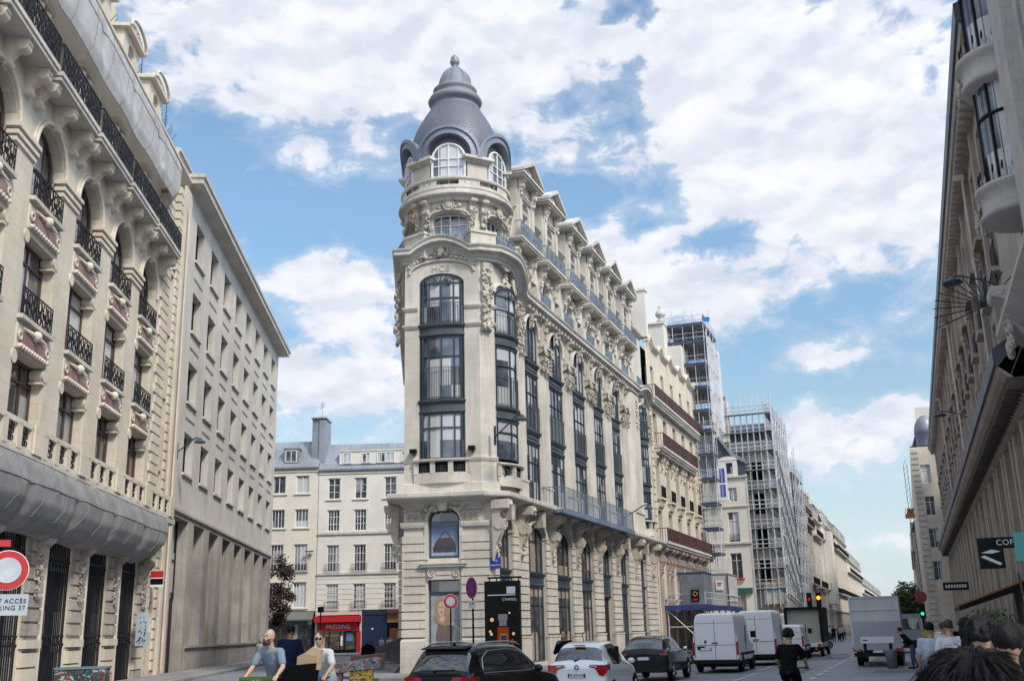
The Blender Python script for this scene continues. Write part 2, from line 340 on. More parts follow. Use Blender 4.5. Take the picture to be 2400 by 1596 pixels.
G['blue_iron'] = mat('light blue painted iron', (0.16,0.22,0.30), 0.45, 0.12)
G['iron'] = mat('black wrought iron', (0.012,0.013,0.018), 0.5, 0.1, bump=0.05, spec=0.2)
G['rust'] = mat('oxblood painted iron', (0.10,0.045,0.045), 0.5, 0.15)
G['net'] = None
G['wood'] = mat('brown window wood', (0.10,0.055,0.045), 0.5, 0.15)
G['wframe'] = mat('white window wood', (0.72,0.73,0.74), 0.5, 0.04)
G['dark'] = mat('dark interior', (0.010,0.010,0.012), 0.8, 0.1, spec=0.1)
G['glass'] = glassmat('tall window glass', (0.035,0.045,0.06), (0.50,0.51,0.52), 0.62, 1.45, 0.5, spec=1.0)
G['glass_d'] = glassmat('dark window glass', (0.02,0.022,0.028), (0.30,0.31,0.33), 1.0, 1.6, 0.22)
G['glass_w'] = glassmat('curtained glass', (0.05,0.055,0.065), (0.55,0.56,0.58), 0.8, 2.4, 0.5)
G['glass_s'] = glassmat('shop glass', (0.045,0.042,0.04), (0.40,0.33,0.27), 1.0, 1.9, 0.45, rough=0.03)
G['asphalt'] = mat('asphalt', (0.22,0.23,0.27), 0.6, 0.12, scale=1.0, bump=0.3, spec=0.4)
G['pave'] = mat('paving slabs', (0.27,0.27,0.28), 0.8, 0.15, bump=0.15, course=None)
G['kerb'] = mat('granite kerb', (0.30,0.29,0.28), 0.8, 0.15)
G['paint'] = mat('road paint', (0.62,0.62,0.60), 0.7, 0.2, scale=3)
G['scaf'] = mat('galvanised tube', (0.60,0.62,0.66), 0.4, 0.1, metal=0.2)
G['scafboard'] = mat('scaffold decks', (0.26,0.27,0.29), 0.8, 0.2)
G['scafblue'] = mat('blue toe board', (0.02,0.045,0.17), 0.6, 0.1)
G['black'] = mat('black paint', (0.006,0.006,0.007), 0.4, 0.05, bump=0, spec=0.15)
G['rubber'] = mat('rubber', (0.012,0.012,0.012), 0.8, 0.1, spec=0.15)
G['red'] = mat('red paint', (0.45,0.015,0.02), 0.4, 0.05, bump=0)
G['wpaint'] = mat('white paint', (0.75,0.76,0.77), 0.35, 0.03, bump=0)
G['bluep'] = mat('blue paint', (0.02,0.05,0.32), 0.4, 0.05, bump=0)
def netmat(name, c, dens):
    m_ = bpy.data.materials.new(name); m_.use_nodes = True; t = NT(m_.node_tree)
    tc = t.n('ShaderNodeTexCoord').outputs['Object']
    nz = t.n('ShaderNodeTexNoise', inp={'Vector': tc, 'Scale': 0.9, 'Detail': 4.0, 'Roughness': 0.6, 'Distortion': 0.6}).outputs[0]
    nf = t.n('ShaderNodeTexNoise', inp={'Vector': tc, 'Scale': 14.0, 'Detail': 2.0}).outputs[0]
    col = t.mix(t.ss(nz, 0.35, 0.7), tuple(x*0.9 for x in c), tuple(x*1.08 for x in c))
    bs = t.n('ShaderNodeBsdfDiffuse', inp={0: col}); tl = t.n('ShaderNodeBsdfTranslucent', inp={0: col}); tr = t.n('ShaderNodeBsdfTransparent')
    a = t.n('ShaderNodeMixShader', inp={0: 0.3, 1: bs.outputs[0], 2: tl.outputs[0]})
    f = t.m('MULTIPLY_ADD', nz, 0.25, dens-0.12, clamp=True)
    b = t.n('ShaderNodeMixShader', inp={0: f, 1: tr.outputs[0], 2: a.outputs[0]})
    bp = t.n('ShaderNodeBump', inp={'Strength': 0.5, 'Distance': 0.1, 'Height': nz}); t.t.links.new(bp.outputs[0], bs.inputs['Normal'])
    t.n('ShaderNodeOutputMaterial', inp={0: b.outputs[0]}); return m_
G['net'] = netmat('debris net', (0.36,0.36,0.37), 0.93)
G['net_up'] = netmat('light debris net', (0.56,0.57,0.59), 0.94)
G['net_w'] = netmat('white scaffold net', (0.70,0.72,0.75), 0.80)
G['net_thin'] = netmat('thin scaffold net', (0.62,0.66,0.74), 0.2)

# ---------------------------------------------------------------- shared ornaments
def carve(mb, cx, cz, w_, h_, y, n=14, r=0.09, seed=0, m=0, out=0.12):
    """a clump of carved leaves and fruit on a wall at y, outward is -y"""
    rnd = random.Random(seed*31+int(cx*10)+int(cz*7))
    for i in range(int(n*1.5)):
        a = rnd.uniform(-0.5,0.5); b = rnd.uniform(-0.5,0.5); k = rnd.uniform(0.6,1.25)
        if i % 3:      # a pointed leaf standing off the wall
            X_, Z_, t_ = cx+a*w_, cz+b*h_, rnd.uniform(0,2*pi); L_ = r*k*2.0; W_ = r*k*0.75; o_ = out*rnd.uniform(0.4,1.1)
            e1 = (cos(t_)*L_, sin(t_)*L_); e2 = (-sin(t_)*W_, cos(t_)*W_)
            P4 = [(X_-e1[0]*0.5,y+0.01,Z_-e1[1]*0.5),(X_+e2[0],y-0.02,Z_+e2[1]),(X_+e1[0]*0.5,y-o_,Z_+e1[1]*0.5),(X_-e2[0],y-0.02,Z_-e2[1]),(X_,y-o_*0.8-0.02,Z_)]
            mb.add(P4, [(0,1,4),(1,2,4),(2,3,4),(3,0,4),(0,3,2,1)], m); continue
        mb.ball((cx+a*w_, y-out*rnd.uniform(0.1,0.7)*(1-abs(a)), cz+b*h_), r*k, m, 6, 4, sx=rnd.uniform(0.6,1.4), sy=0.9, sz=rnd.uniform(0.6,1.5))
    return mb
def console_prof(top, bot, out):
    H = top-bot; P = [(0,bot),(0.10,bot+0.01*H),(0.16,0.10*H+bot),(0.26,0.2*H+bot),(0.20,0.26*H+bot),(0.36,0.36*H+bot),(0.52,0.46*H+bot),(0.62,0.56*H+bot),(0.58,0.66*H+bot),(0.50,0.72*H+bot),(0.52,0.78*H+bot),(0.72,0.84*H+bot),(0.95,0.88*H+bot),(1.0,0.91*H+bot),(1.0,top),(0,top)]
    return [(-o*out, z) for o, z in P]
def console(mb, xc, w_, top, bot, out, y=0, m=0):
    mb.prism([(y+a, b) for a, b in console_prof(top, bot, out)], xc-w_/2, xc+w_/2, 'x', m)
    H = top-bot
    for s in (-1, 1):
        mb.tube((xc+s*(w_/2-0.02), y-0.46*out, bot+0.60*H), (xc+s*(w_/2+0.05), y-0.46*out, bot+0.60*H), 0.13*H*0.7, m, 10)
        mb.tube((xc+s*(w_/2-0.02), y-0.80*out, bot+0.93*H), (xc+s*(w_/2+0.04), y-0.80*out, bot+0.93*H), 0.055*H, m, 8)
    carve(mb, xc, bot+0.28*H, w_*0.7, 0.34*H, y-0.26*out, 9, 0.10, 3, m, 0.15)
    carve(mb, xc, bot+0.62*H, w_*0.6, 0.2*H, y-0.62*out, 6, 0.08, 5, m, 0.1)
    return mb
def railing(mb, x0, x1, z0, z1, y, step=0.14, r=0.014, m=0, fancy=False, rail=0.03):
    mb.box(x0, x1, y-rail/2, y+rail/2, z1-rail, z1, m); mb.box(x0, x1, y-rail/2, y+rail/2, z0+0.05, z0+0.05+rail, m)
    n = max(2, int((x1-x0)/step))
    for i in range(n+1):
        x = x0+(x1-x0)*i/n; mb.box(x-r, x+r, y-r, y+r, z0, z1, m)
    if fancy:
        h = z1-z0; k = max(1, int((x1-x0)/(h*0.45)))
        for i in range(k):
            x = x0+(x1-x0)*(i+0.5)/k; R = min(h*0.2, (x1-x0)/k*0.42)
            for dz in (0.3, 0.7): mb.ring((x, y, z0+h*dz), R, 0.022, m, 8, 4)
            mb.ring((x, y, z0+h*0.5), R*0.5, 0.028, m, 6, 4)
    return mb
def glazing(parent, x0, x1, z0, z1, rise, y, cols, rows, fm, gm, name='window', fr=0.07, bar=0.045, loc=(0,0,0), rz=0, rail=None, railm=None, fancy=False, railtop=None):
    """window part: frame mesh (root) with a pane sub-part and maybe a railing sub-part"""
    f = MB()
    f.box(x0, x0+fr, y-0.04, y+0.06, z0, z1, 0); f.box(x1-fr, x1, y-0.04, y+0.06, z0, z1, 0); f.box(x0+fr, x1-fr, y-0.04, y+0.06, z0, z0+fr, 0)
    if rise > 0:
        ap = arc_pts(x0+fr/2, x1-fr/2, z1, rise-fr/2, 8); f.path([(a, y, b) for a, b in ap], fr*0.6, 0, 5)
    else: f.box(x0+fr, x1-fr, y-0.04, y+0.06, z1-fr, z1, 0)
    cc, hw = (x0+x1)/2, (x1-x0)/2
    for c in cols:
        x = x0+(x1-x0)*c; t = (x-cc)/hw; zt = z1+(rise*sqrt(max(0,1-t*t)) if rise>0 else 0)-fr*0.6
        k = bar*1.5 if abs(c-0.5)<0.01 else bar
        f.box(x-k/2, x+k/2, y-0.03, y+0.05, z0+fr, zt, 0)
    for r_ in rows:
        z = z0+(z1-z0)*r_ if isinstance(r_, float) else r_[0]
        f.box(x0+fr, x1-fr, y-0.035, y+0.045, z-bar/2, z+bar/2, 0)
    fo = f.build(name, fm, parent, loc, rz)
    g = MB(); poly = holepoly(x0, x1, z0, z1, rise); g.add([(a, y+0.03, b) for a, b in poly], [tuple(range(len(poly)))], 0)
    g.build('pane', gm, fo)
    if rail:
        r = MB(); railing(r, x0, x1, z0, z0+rail, y-0.12, 0.16 if not fancy else 0.3, 0.012, 0, fancy); r.build('railing', railm or fm, fo)
    return fo
# ================================================================ the wedge-shaped corner building
main = empty('corner_building', (A0.x, A0.y, 0), pi/2-AZA, 'pale stone wedge building with iron bay windows and a slate dome over its narrow corner', 'building')
L0 = (-1.009, 4.539); FRZ = radians(-77.46); F1 = (-0.13, 0.586); C1 = (0.45, 0.0)
BK = (L0[0]+0.906*30, L0[1]+0.4236*30)
def FP(s, out=0): return (L0[0]+0.217*s-0.976*out, L0[1]-0.976*s-0.217*out)
END = 36.6
UP = [(5.29,7.62),(9.6,12.4),(14.5,17.25),(19.38,21.85),(24.22,26.6)]
LO = [(0.35,2.43),(4.82,7.88),(9.74,12.85),(14.65,17.6),(19.63,22.18),(24.31,26.82),(30.35,32.3)]
# ---- ground and entresol walls
mb = MB()
panel(mb, 0.2, END, 0, 8.5, [(a, b, 0.35, 6.95, 0.75) for a, b in LO], 0.4, m=0)
mb.build('lower_wall', G['stone_low'], main)
mb = MB(); panel(mb, 0, 4.25, 0, 8.5, [(1.25,2.85,0.0,4.55), (1.27,2.87,5.6,7.5,0.62)], 0.45, m=0)
mb.build('corner_lower_wall', G['stone_low'], main, (*L0,0), FRZ)
mb = MB(); panel(mb, 0, 30, 0, 20.6, [], 0.3, m=0); mb.build('side_wall', G['ashlar'], main, (*BK,0), atan2(-0.4236,-0.906))
# ---- rusticated blocks
CH = 0.415; RB = 0.11
def courses(z0, z1):
    z = z0
    while z + CH <= z1+0.01: yield z+0.06, z+CH; z += CH
piers = [(2.43,4.82),(7.88,9.74),(12.85,14.65),(17.6,19.63),(22.18,24.31),(26.82,30.35),(32.3,35.9)]
for a, b in piers:
    mb = MB()
    for z0, z1 in courses(1.75, 7.3): mb.box(a, b, -RB, 0.02, z0, z1)
    mb.box(a-0.03, b+0.03, -0.16, 0.02, 0, 1.62); mb.box(a-0.06, b+0.06, -0.19, 0.02, 1.62, 1.72)
    mb.box(a-0.05, b+0.05, -0.12, 0.5, 6.95, 7.12)
    mb.build('rusticated_pier', G['stone_low'], main)
mb = MB()
for z0, z1 in courses(1.75, 7.1): mb.sweep([(*FP(-0.35,-0.8),),FP(0),FP(1.13)], [(0,z0),(RB,z0),(RB,z1),(0,z1)])
mb.sweep([FP(-0.1,-0.8),FP(0),FP(1.13)], [(0,0),(0.14,0),(0.14,1.62),(0.07,1.72),(0,1.72)])
mb.build('rusticated_pier', G['stone_low'], main)
mb = MB(); cor = [FP(2.97), FP(4.35), (0.2,-0.02), (0.36,-0.02)]
for z0, z1 in courses(1.75, 7.1): mb.sweep(cor, [(0,z0),(RB,z0),(RB,z1),(0,z1)])
mb.sweep(cor, [(0,0),(0.14,0),(0.14,1.62),(0.07,1.72),(0,1.72)])
mb.sweep(cor, [(0,7.15),(0.12,7.15),(0.16,7.3),(0.16,7.42),(0,7.42)]); mb.sweep([FP(0,-0.6),FP(0),FP(1.1)], [(0,7.15),(0.12,7.15),(0.16,7.3),(0.16,7.42),(0,7.42)])
mb.build('rusticated_pier', G['stone_low'], main)
# panels of carved squares above the front pier caps, keystone, hood over the door
mb = MB()
for s0 in (0.12, 2.98):
    mb.box(s0, s0+1.0, -0.06, 0.02, 7.45, 7.98)
    for k in range(3): mb.ring((s0+0.18+0.32*k, -0.08, 7.71), 0.11, 0.03); mb.ball((s0+0.18+0.32*k, -0.08, 7.71), 0.07, 0, 6, 4); mb.ball((s0+0.18+0.32*k, -0.08, 7.53), 0.05, 0, 6, 4)
    mb.box(s0-0.15, s0+1.15, -0.14, 0.02, 8.0, 8.08); mb.box(s0-0.1, s0+1.1, -0.09, 0.02, 8.08, 8.38)
    mb.box(s0+0.0, s0+0.2, -0.12, 0.0, 8.12, 8.32); mb.box(s0+0.8, s0+1.0, -0.12, 0.0, 8.12, 8.32)
mb.prism([(1.86,7.95),(2.28,7.95),(2.34,8.42),(1.80,8.42)], -0.34, 0.02, 'y')
mb.box(1.76, 2.38, -0.38, 0.02, 8.42, 8.5)
carve(mb, 1.35, 8.2, 0.9, 0.5, 0, 26, 0.10, 1, 0, 0.3); carve(mb, 2.8, 8.2, 0.9, 0.5, 0, 26, 0.10, 2, 0, 0.3)
mb.build('carved_frieze', G['carved'], main, (*L0,0), FRZ)
mb = MB(); mb.path([(a, -0.06, b) for a, b in arc_pts(1.17,2.97,7.5,0.72,12)], 0.09, 0, 6); mb.box(1.08,1.26,-0.08,0.02,5.55,7.5); mb.box(2.88,3.06,-0.08,0.02,5.55,7.5)
mb.build('arch_moulding', G['stone_low'], main, (*L0,0), FRZ)
mb = MB(); mb.box(0.95,3.15,-0.28,0.02,5.18,5.30); mb.box(0.85,3.25,-0.34,0.02,5.30,5.36); mb.box(1.25,2.87,-0.10,0.02,4.55,5.18)
for s in (1.42,2.70): mb.ring((s,-0.13,4.86),0.16,0.05); mb.ring((s,-0.13,4.86),0.07,0.03)
mb.box(1.7,2.42,-0.14,0.0,4.78,4.98); mb.build('door_hood', G['stone_low'], main, (*L0,0), FRZ)
mb = MB(); mb.sweep([FP(4.1),(0.0,0.02),(0.36,0.0)], [(-0.01,0),(-0.01,8.5)]); mb.build('corner_wall', G['stone_low'], main)
# ---- consoles under the ledge
for xc in (-0.02, 3.62, 8.8, 13.75, 18.6, 23.25, 28.6, 34.1):
    mb = MB(); console(mb, xc, 0.5, 8.4, 5.35, 0.85, 0, 0); mb.box(xc-0.36, xc+0.36, -0.9, 0.0, 7.95, 8.4); mb.ball((xc,-0.92,8.16),0.14,0,8,5)
    mb.build('scroll_console', G['carved'], main)
for s in (0.1,): 
    mb = MB(); console(mb, 0, 0.5, 8.4, 5.5, 0.75); mb.build('scroll_console', G['carved'], main, (*FP(-0.5,-0.9),0), atan2(-0.4236,-0.906))
for (a, b) in LO:    # keystones and arch mouldings
    mb = MB(); c = (a+b)/2; mb.prism([(c-0.22,7.5),(c+0.22,7.5),(c+0.3,8.35),(c-0.3,8.35)], -0.55, 0.02, 'y'); mb.prism([(0.02,8.35),(-0.62,8.35),(-0.5,7.7),(-0.1,7.45)], c-0.17, c+0.17, 'x')
    mb.path([(p, -0.08, q) for p, q in arc_pts(a-0.08,b+0.08,6.95,0.9,12)], 0.12, 0, 6)
    mb.build('keystone_arch', G['carved'], main)
# ---- the ledge all round
OUT = [BK, L0, F1, C1, (END, 0)]
mb = MB(); mb.sweep(OUT, [(0,8.2),(0.12,8.25),(0.2,8.38),(0.42,8.42),(0.7,8.5),(0.85,8.56),(0.88,8.62),(0.88,8.80),(0.8,8.84),(0,8.9)]); mb.build('ledge', G['ledge'], main)
# ---- upper walls
holes = [(0.62,3.5,10.55,19.6,0.55)] + [(a,b,9.1,18.75,1.05) for a,b in UP] + [(32.3,34.9,10.3,19.0,0.5)]
def zcA(x):
    if x < 4.8: return 21.6 if x < 2.0 else 21.6-1.3*(0.5-0.5*cos(pi*(x-2.0)/2.8))
    if x > 31.2: t = (x-33.7)/2.3; return 20.3 + 0.5*max(0,1-t*t)
    return 20.3
mb = MB(); panel(mb, C1[0], END, 8.5, 20.3, holes, 0.45, m=0, mr=0, zc=zcA, maxdx=0.6); mb.build('upper_wall', G['stone'], main)
mb = MB(); panel(mb, 0, 4.05, 8.5, 22.0, [(0.80,3.24,10.6,20.2,0.5)], 0.45, m=0, zc=lambda x: 21.75+0.75*(1-min(1,((x-2.0)/1.85)**2)), maxdx=0.4); mb.build('corner_upper_wall', G['stone'], main, (*L0,0), FRZ)
mb = MB(); mb.sweep([F1, C1], [(0,8.5),(0,21.6)]); mb.build('chamfer_wall', G['stone'], main)
# mouldings of the corner: base band, capital bands
for nm, z, o in (('band_moulding',10.55,0.07),('band_moulding',17.75,0.10),('band_moulding',18.75,0.10)):
    mb = MB()
    for pth in ([FP(-0.6,-1.2) if False else FP(0,-1.0),FP(0),FP(0.72)], [FP(3.3),F1,C1,(0.6,0)]):
        mb.sweep(pth, [(0,z-0.10),(o*0.6,z-0.08),(o,z),(o*1.3,z+0.05),(o*1.3,z+0.12),(0,z+0.16)])
    mb.build(nm, G['stone'], main)
mb = MB(); mb.sweep([(a, b) for a, b in [FP(-0.0)]]+[FP(4.05),C1,(0.6,0)], [(0,8.9),(0.16,8.9),(0.16,9.35),(0,9.42)]); mb.build('base_course', G['stone'], main)
for a, b in [(3.6,5.2),(7.7,9.5),(12.5,14.4),(17.35,19.3),(21.95,24.1),(26.7,32.1),(35.0,36.5)]:
    mb = MB(); w_ = b-a
    if w_ > 3: mb.box(a+0.15, a+1.7, -0.14, 0, 8.9, 17.2); mb.box(b-2.6, b-0.3, -0.3, 0, 8.9, 20.0); mb.prism([(b-2.9,0),(b-2.6,-0.3),(b-2.6,0)],8.9,20.0,'z'); mb.box(b-2.7,b-0.2,-0.38,0,10.5,10.75); a2, b2 = a+0.15, b-0.3
    else: mb.box(a+0.12, b-0.12, -0.06, 0, 8.9, 17.4); mb.box(a+0.05, b-0.05, -0.12, 0, 8.9, 9.9); mb.box(a+0.02, b-0.02, -0.16, 0, 9.9, 10.02)
    mb.build('pilaster', G['stone'], main)
for i, (a, b) in enumerate([(3.6,5.2),(7.7,9.5),(12.5,14.4),(17.35,19.3),(21.95,24.1),(26.7,28.6)]):
    mb = MB(); c = (a+b)/2; hw = (b-a)/2-0.02
    if i:   # big leafy capital
        for k in range(3):
            z = 16.9+0.5*k; q = 0.62+0.19*k; mb.prism([(0,z),(-0.12-0.06*k,z+0.1),(-0.20-0.08*k,z+0.36),(-0.16-0.08*k,z+0.46),(0,z+0.46)], c-hw*q, c+hw*q, 'x')
        for s in (-1,1): mb.ring((c+s*hw*0.72,-0.40,18.08),0.19,0.06,0,12,6); mb.ring((c+s*hw*0.72,-0.42,18.08),0.07,0.05,0,8,5)
        carve(mb, c, 17.3, hw*1.9, 0.9, -0.2, 70, 0.075, i, 0, 0.2); mb.box(c-hw-0.04, c+hw+0.04, -0.42, 0, 18.3, 18.44)
        mb.box(c-hw*0.8, c+hw*0.8, -0.2, 0, 18.48, 19.4)
    else:
        carve(mb, c, 18.6, hw*1.3, 3.0, -0.1, 130, 0.095, i, 0, 0.25)
    mb.build('carved_capital', G['carved'], main)
    if i:
        mb = MB(); console(mb, c, 0.42, 20.0, 18.8, 0.5); mb.build('cornice_console', G['carved'], main)
for a, b in UP:
    mb = MB(); mb.path([(p, -0.05, q) for p, q in arc_pts(a-0.12,b+0.12,18.75,1.18,14)], 0.13, 0, 6); c = (a+b)/2; console(mb, c, 0.34, 20.0, 19.15, 0.5); mb.build('arch_moulding', G['stone'], main)
mb = MB(); mb.path([(p, -0.05, q) for p, q in arc_pts(0.42,3.7,19.6,0.75,14)], 0.14, 0, 6); carve(mb, 2.1, 20.7, 0.6, 0.7, -0.1, 16, 0.13, 9, 0, 0.3); mb.build('arch_moulding', G['stone'], main)
mb = MB(); mb.path([(p, -0.05, q) for p, q in arc_pts(32.1,35.1,19.0,0.7,14)], 0.14, 0, 6); carve(mb, 33.6, 19.95, 0.8, 0.5, -0.1, 16, 0.12, 9, 0, 0.3); mb.build('arch_moulding', G['stone'], main)
for c_, z_ in ((31.1,18.4),(35.6,18.2)):
    mb = MB(); carve(mb, c_, z_, 1.1, 2.4, -0.2, 110, 0.09, int(c_), 0, 0.25); mb.build('carved_capital', G['carved'], main)
# front arch mouldings, cartouche and faint letters
mb = MB()
mb.path([(p, -0.03, q) for p, q in arc_pts(0.25,3.8,20.75,0.72,16)], 0.09, 0, 6)
mb.path([(p, -0.05, q) for p, q in arc_pts(0.2,3.85,21.1,0.78,16)], 0.06, 0, 6)
for k in range(17):
    if 6 < k < 10: continue
    t = pi*(k+1)/18; mb.ball((2.02-1.72*cos(t), -0.06, 20.98+0.70*sin(t)), 0.10, 0, 6, 4)
mb.build('front_arch_moulding', G['stone'], main, (*L0,0), FRZ)
mb = MB(); carve(mb, 2.02, 21.95, 0.75, 0.6, -0.05, 22, 0.12, 4, 0, 0.3); mb.ball((2.02,-0.22,21.95),0.24,0,10,6,sy=0.5)
mb.build('cartouche', G['carved'], main, (*L0,0), FRZ)
def text_(s, size, name, m_, parent, loc, rot, ext=0.004, align='CENTER', sx=1.0):
    c = bpy.data.curves.new(name, 'FONT'); c.body = s; c.size = size; c.extrude = ext; c.align_x = align; c.align_y = 'CENTER'; c.space_character = 1.1; c.resolution_u = 3
    c.materials.append(m_); o = bpy.data.objects.new(name, c); COL.objects.link(o); o.location = loc; o.rotation_euler = rot; o.scale = (sx,1,1)
    if parent is not None: o.parent = parent
    return o
TEXTS = []
def text(*a, **k): o = text_(*a, **k); TEXTS.append(o); return o
text('HCB', 0.5, 'carved_letters', G['carved'], main, (*FP(2.0,0.02),21.0), (pi/2,0,FRZ), 0.02)
mb = MB()
for k in range(120):
    z = 20.9-0.029*k; rr = 0.30-0.0028*k; a = random.uniform(-1,1)
    mb.ball((a*0.26, -0.10-random.random()*0.2, z), 0.085*random.uniform(0.6,1.3), 0, 6, 4, sz=random.uniform(0.8,1.5))
mb.prism([(-0.3,-0.02),(0.3,-0.02),(0.2,-0.2),(-0.2,-0.2)], 17.4, 21.2, 'z')
mb.build('carved_garland', G['carved'], main, ((F1[0]+C1[0])/2,(F1[1]+C1[1])/2,0), radians(-45.3))
mb = MB()
for k in range(40): mb.ball((random.uniform(-0.2,0.2), -0.1-random.random()*0.25, 21.0-0.1*k), 0.14*random.uniform(0.7,1.2), 0, 6, 4, sz=1.2)
mb.build('carved_garland', G['carved'], main, (*FP(-0.35,-0.75),0), atan2(-0.4236,-0.906))
# ---- main cornice with humps over the corner and the round bays
def hump(n=10):
    P = [(BK[0],BK[1],-0.35)]
    for i in range(n+1):
        s = 4.05*i/n; t = (s-2.02)/1.6; P.append((*FP(s), 0.68*max(0,1-t*t) if abs(t)<1 else 0.0))
    for i in range(0, n+3):
        x = 0.5+4.3*i/(n+2); t = (x-2.25)/1.9
        P.append((x, -0.42*max(0,1-((x-2.2)/1.9)**2)**0.7, 0.0 if x < 2.0 else -1.30*(0.5-0.5*cos(pi*(x-2.0)/2.8))))
    for i in range(0, 13):
        x = 31.6+4.6*i/12; t = (x-33.8)/2.0; P.append((x, -0.2*max(0,1-t*t), -1.30+0.5*max(0,1-t*t)))
    P.append((END,0,-1.30)); return P
CP = hump()
mb = MB(); mb.sweep(CP, [(0,21.30),(0.10,21.32),(0.14,21.45),(0.22,21.5),(0.3,21.62),(0.52,21.70),(0.60,21.74),(0.60,21.9),(0.68,22.0),(0.70,22.08),(0,22.14)]); mb.build('main_cornice', G['ledge'], main)
mb = MB(); x = 5.2
while x < 31.5: mb.box(x, x+0.28, -0.42, 0.0, 20.1, 20.32); x += 0.62
for i in range(9): mb.box(0.15+0.12*i, 0.22+0.12*i, -0.2,0,21.35,21.48) if False else None
mb.build('modillions', G['ledge'], main)
# ---- bowed iron windows
def bow(parent, x0, x1, bul, n, levels, z0, z1, rise, ylace=0.16, loc=(0,0,0), rz=0, nc=4, flip=False):
    f = lambda x: -bul*(1-((x-(x0+x1)/2)/((x1-x0)/2))**2)
    y0 = 0.10; w_ = x1-x0
    for (a, b) in levels:        # iron spandrels
        mb = MB(); pts = [(x0+w_*i/n, y0+f(x0+w_*i/n)) for i in range(n+1)]
        mb.sweep(pts, [(-0.1,a),(0.05,a),(0.12,a+0.06),(0.12,a+0.12),(0.05,a+0.16),(0.05,b-0.2),(0.16,b-0.14),(0.2,b-0.06),(0.2,b),(-0.1,b)])
        mb.build('spandrel', G['steel2'], parent, loc, rz)
    zs = [z0] + [z for lv in levels for z in lv] + [z1]
    for k in range(0, len(zs), 2):
        a, b = zs[k], zs[k+1]; last = k+2 >= len(zs); rs = rise if last else 0
        fr = MB(); xl = x0+ylace; xr = x1-ylace; ww = xr-xl
        cols = [xl+ww*q for q in ((0.0,0.17,0.5,0.83,1.0) if nc == 4 else (0,0.33,0.67,1))]
        topz = lambda x: b+(rs*sqrt(max(0,1-((x-(x0+x1)/2)/(w_/2))**2)) if rs else 0)
        for x in cols: fr.box(x-0.035, x+0.035, y0+f(x)-0.04, y0+f(x)+0.05, a, topz(x)-0.03)
        tz = a+(b-a)*(0.68 if not last else 0.62)
        for z in ((a+0.05), tz) + ((b-0.05,) if not rs else (b-0.05,)):
            pts = [(xl+ww*i/n, y0+f(xl+ww*i/n)) for i in range(n+1)]; fr.sweep(pts, [(-0.04,z-0.035),(0.04,z-0.035),(0.04,z+0.035),(-0.04,z+0.035)])
        if rs: fr.path([(p, y0+f(p)-0.01, q) for p, q in arc_pts(x0+0.05,x1-0.05,b,rs-0.06,12)], 0.06, 0, 5)
        fo = fr.build('window', G['steel'], parent, loc, rz)
        g = MB()
        for i in range(n):
            xa, xb = x0+w_*i/n, x0+w_*(i+1)/n; g.quad((xa,y0+f(xa)+0.03,a),(xb,y0+f(xb)+0.03,a),(xb,y0+f(xb)+0.03,topz(xb)),(xa,y0+f(xa)+0.03,topz(xa)))
        g.build('pane', G['glass'], fo)
        lc = MB()    # lace-like cast iron strips either side
        for xs in (x0+0.02, xr+0.0):
            lc = MB()
            lc.box(xs, xs+0.03, y0-0.05, y0, a, topz(xs)-0.03); lc.box(xs+ylace-0.05, xs+ylace-0.02, y0-0.05+f(xs)*0.5, y0+f(xs)*0.5, a, topz(xs)-0.03)
            z = a+0.09; 
            while z < topz(xs)-0.1: lc.ring((xs+ylace/2-0.01, y0-0.03+f(xs)*0.3, z), 0.055, 0.016, 0, 6, 3); z += 0.15
            lc.build('cast_iron_lace', G['steel2'], fo)
        lc = MB()
        if rs:
            for i in range(15): t = pi*(i+0.5)/15; lc.ring(((x0+x1)/2-(w_/2-0.16)*cos(t), y0+f((x0+x1)/2-(w_/2-0.16)*cos(t))-0.03, b+(rs-0.16)*sin(t)), 0.07, 0.018, 0, 6, 3)
            for dx in (-0.32, 0.32): lc.ring(((x0+x1)/2+dx, y0-bul-0.03, b+0.02), 0.22, 0.03, 0, 12, 4); lc.ring(((x0+x1)/2+dx, y0-bul-0.03, b+0.02), 0.10, 0.03, 0, 8, 4)
        if rs: lc.build('cast_iron_lace', G['steel2'], fo)
        if k > 0:
            r = MB(); pts = [(xl+ww*i/n, y0+f(xl+ww*i/n)-0.1) for i in range(n+1)]; hh = 0.5*(b-a) if not last else 1.15
            for z in (a+0.12, a+hh): r.sweep(pts, [(-0.015,z),(0.015,z),(0.015,z+0.03),(-0.015,z+0.03)])
            for i in range(2*n+1):
                x = xl+ww*i/(2*n); r.box(x-0.012, x+0.012, y0+f(x)-0.112, y0+f(x)-0.088, a, a+hh)
            r.build('railing', G['steel2'], fo)
bow(main, 0.80, 3.24, 0.22, 8, [(13.02,13.72),(17.18,17.85)], 10.6, 20.2, 0.5, 0.2, (*L0,0), FRZ)
bow(main, 0.62, 3.5, 0.62, 8, [(12.7,13.4),(16.7,17.4)], 10.6, 19.6, 0.55, 0.12, nc=3)
bow(main, 32.3, 34.9, 0.5, 8, [(12.4,13.1),(16.2,16.9)], 10.3, 19.0, 0.5, 0.12, nc=3)
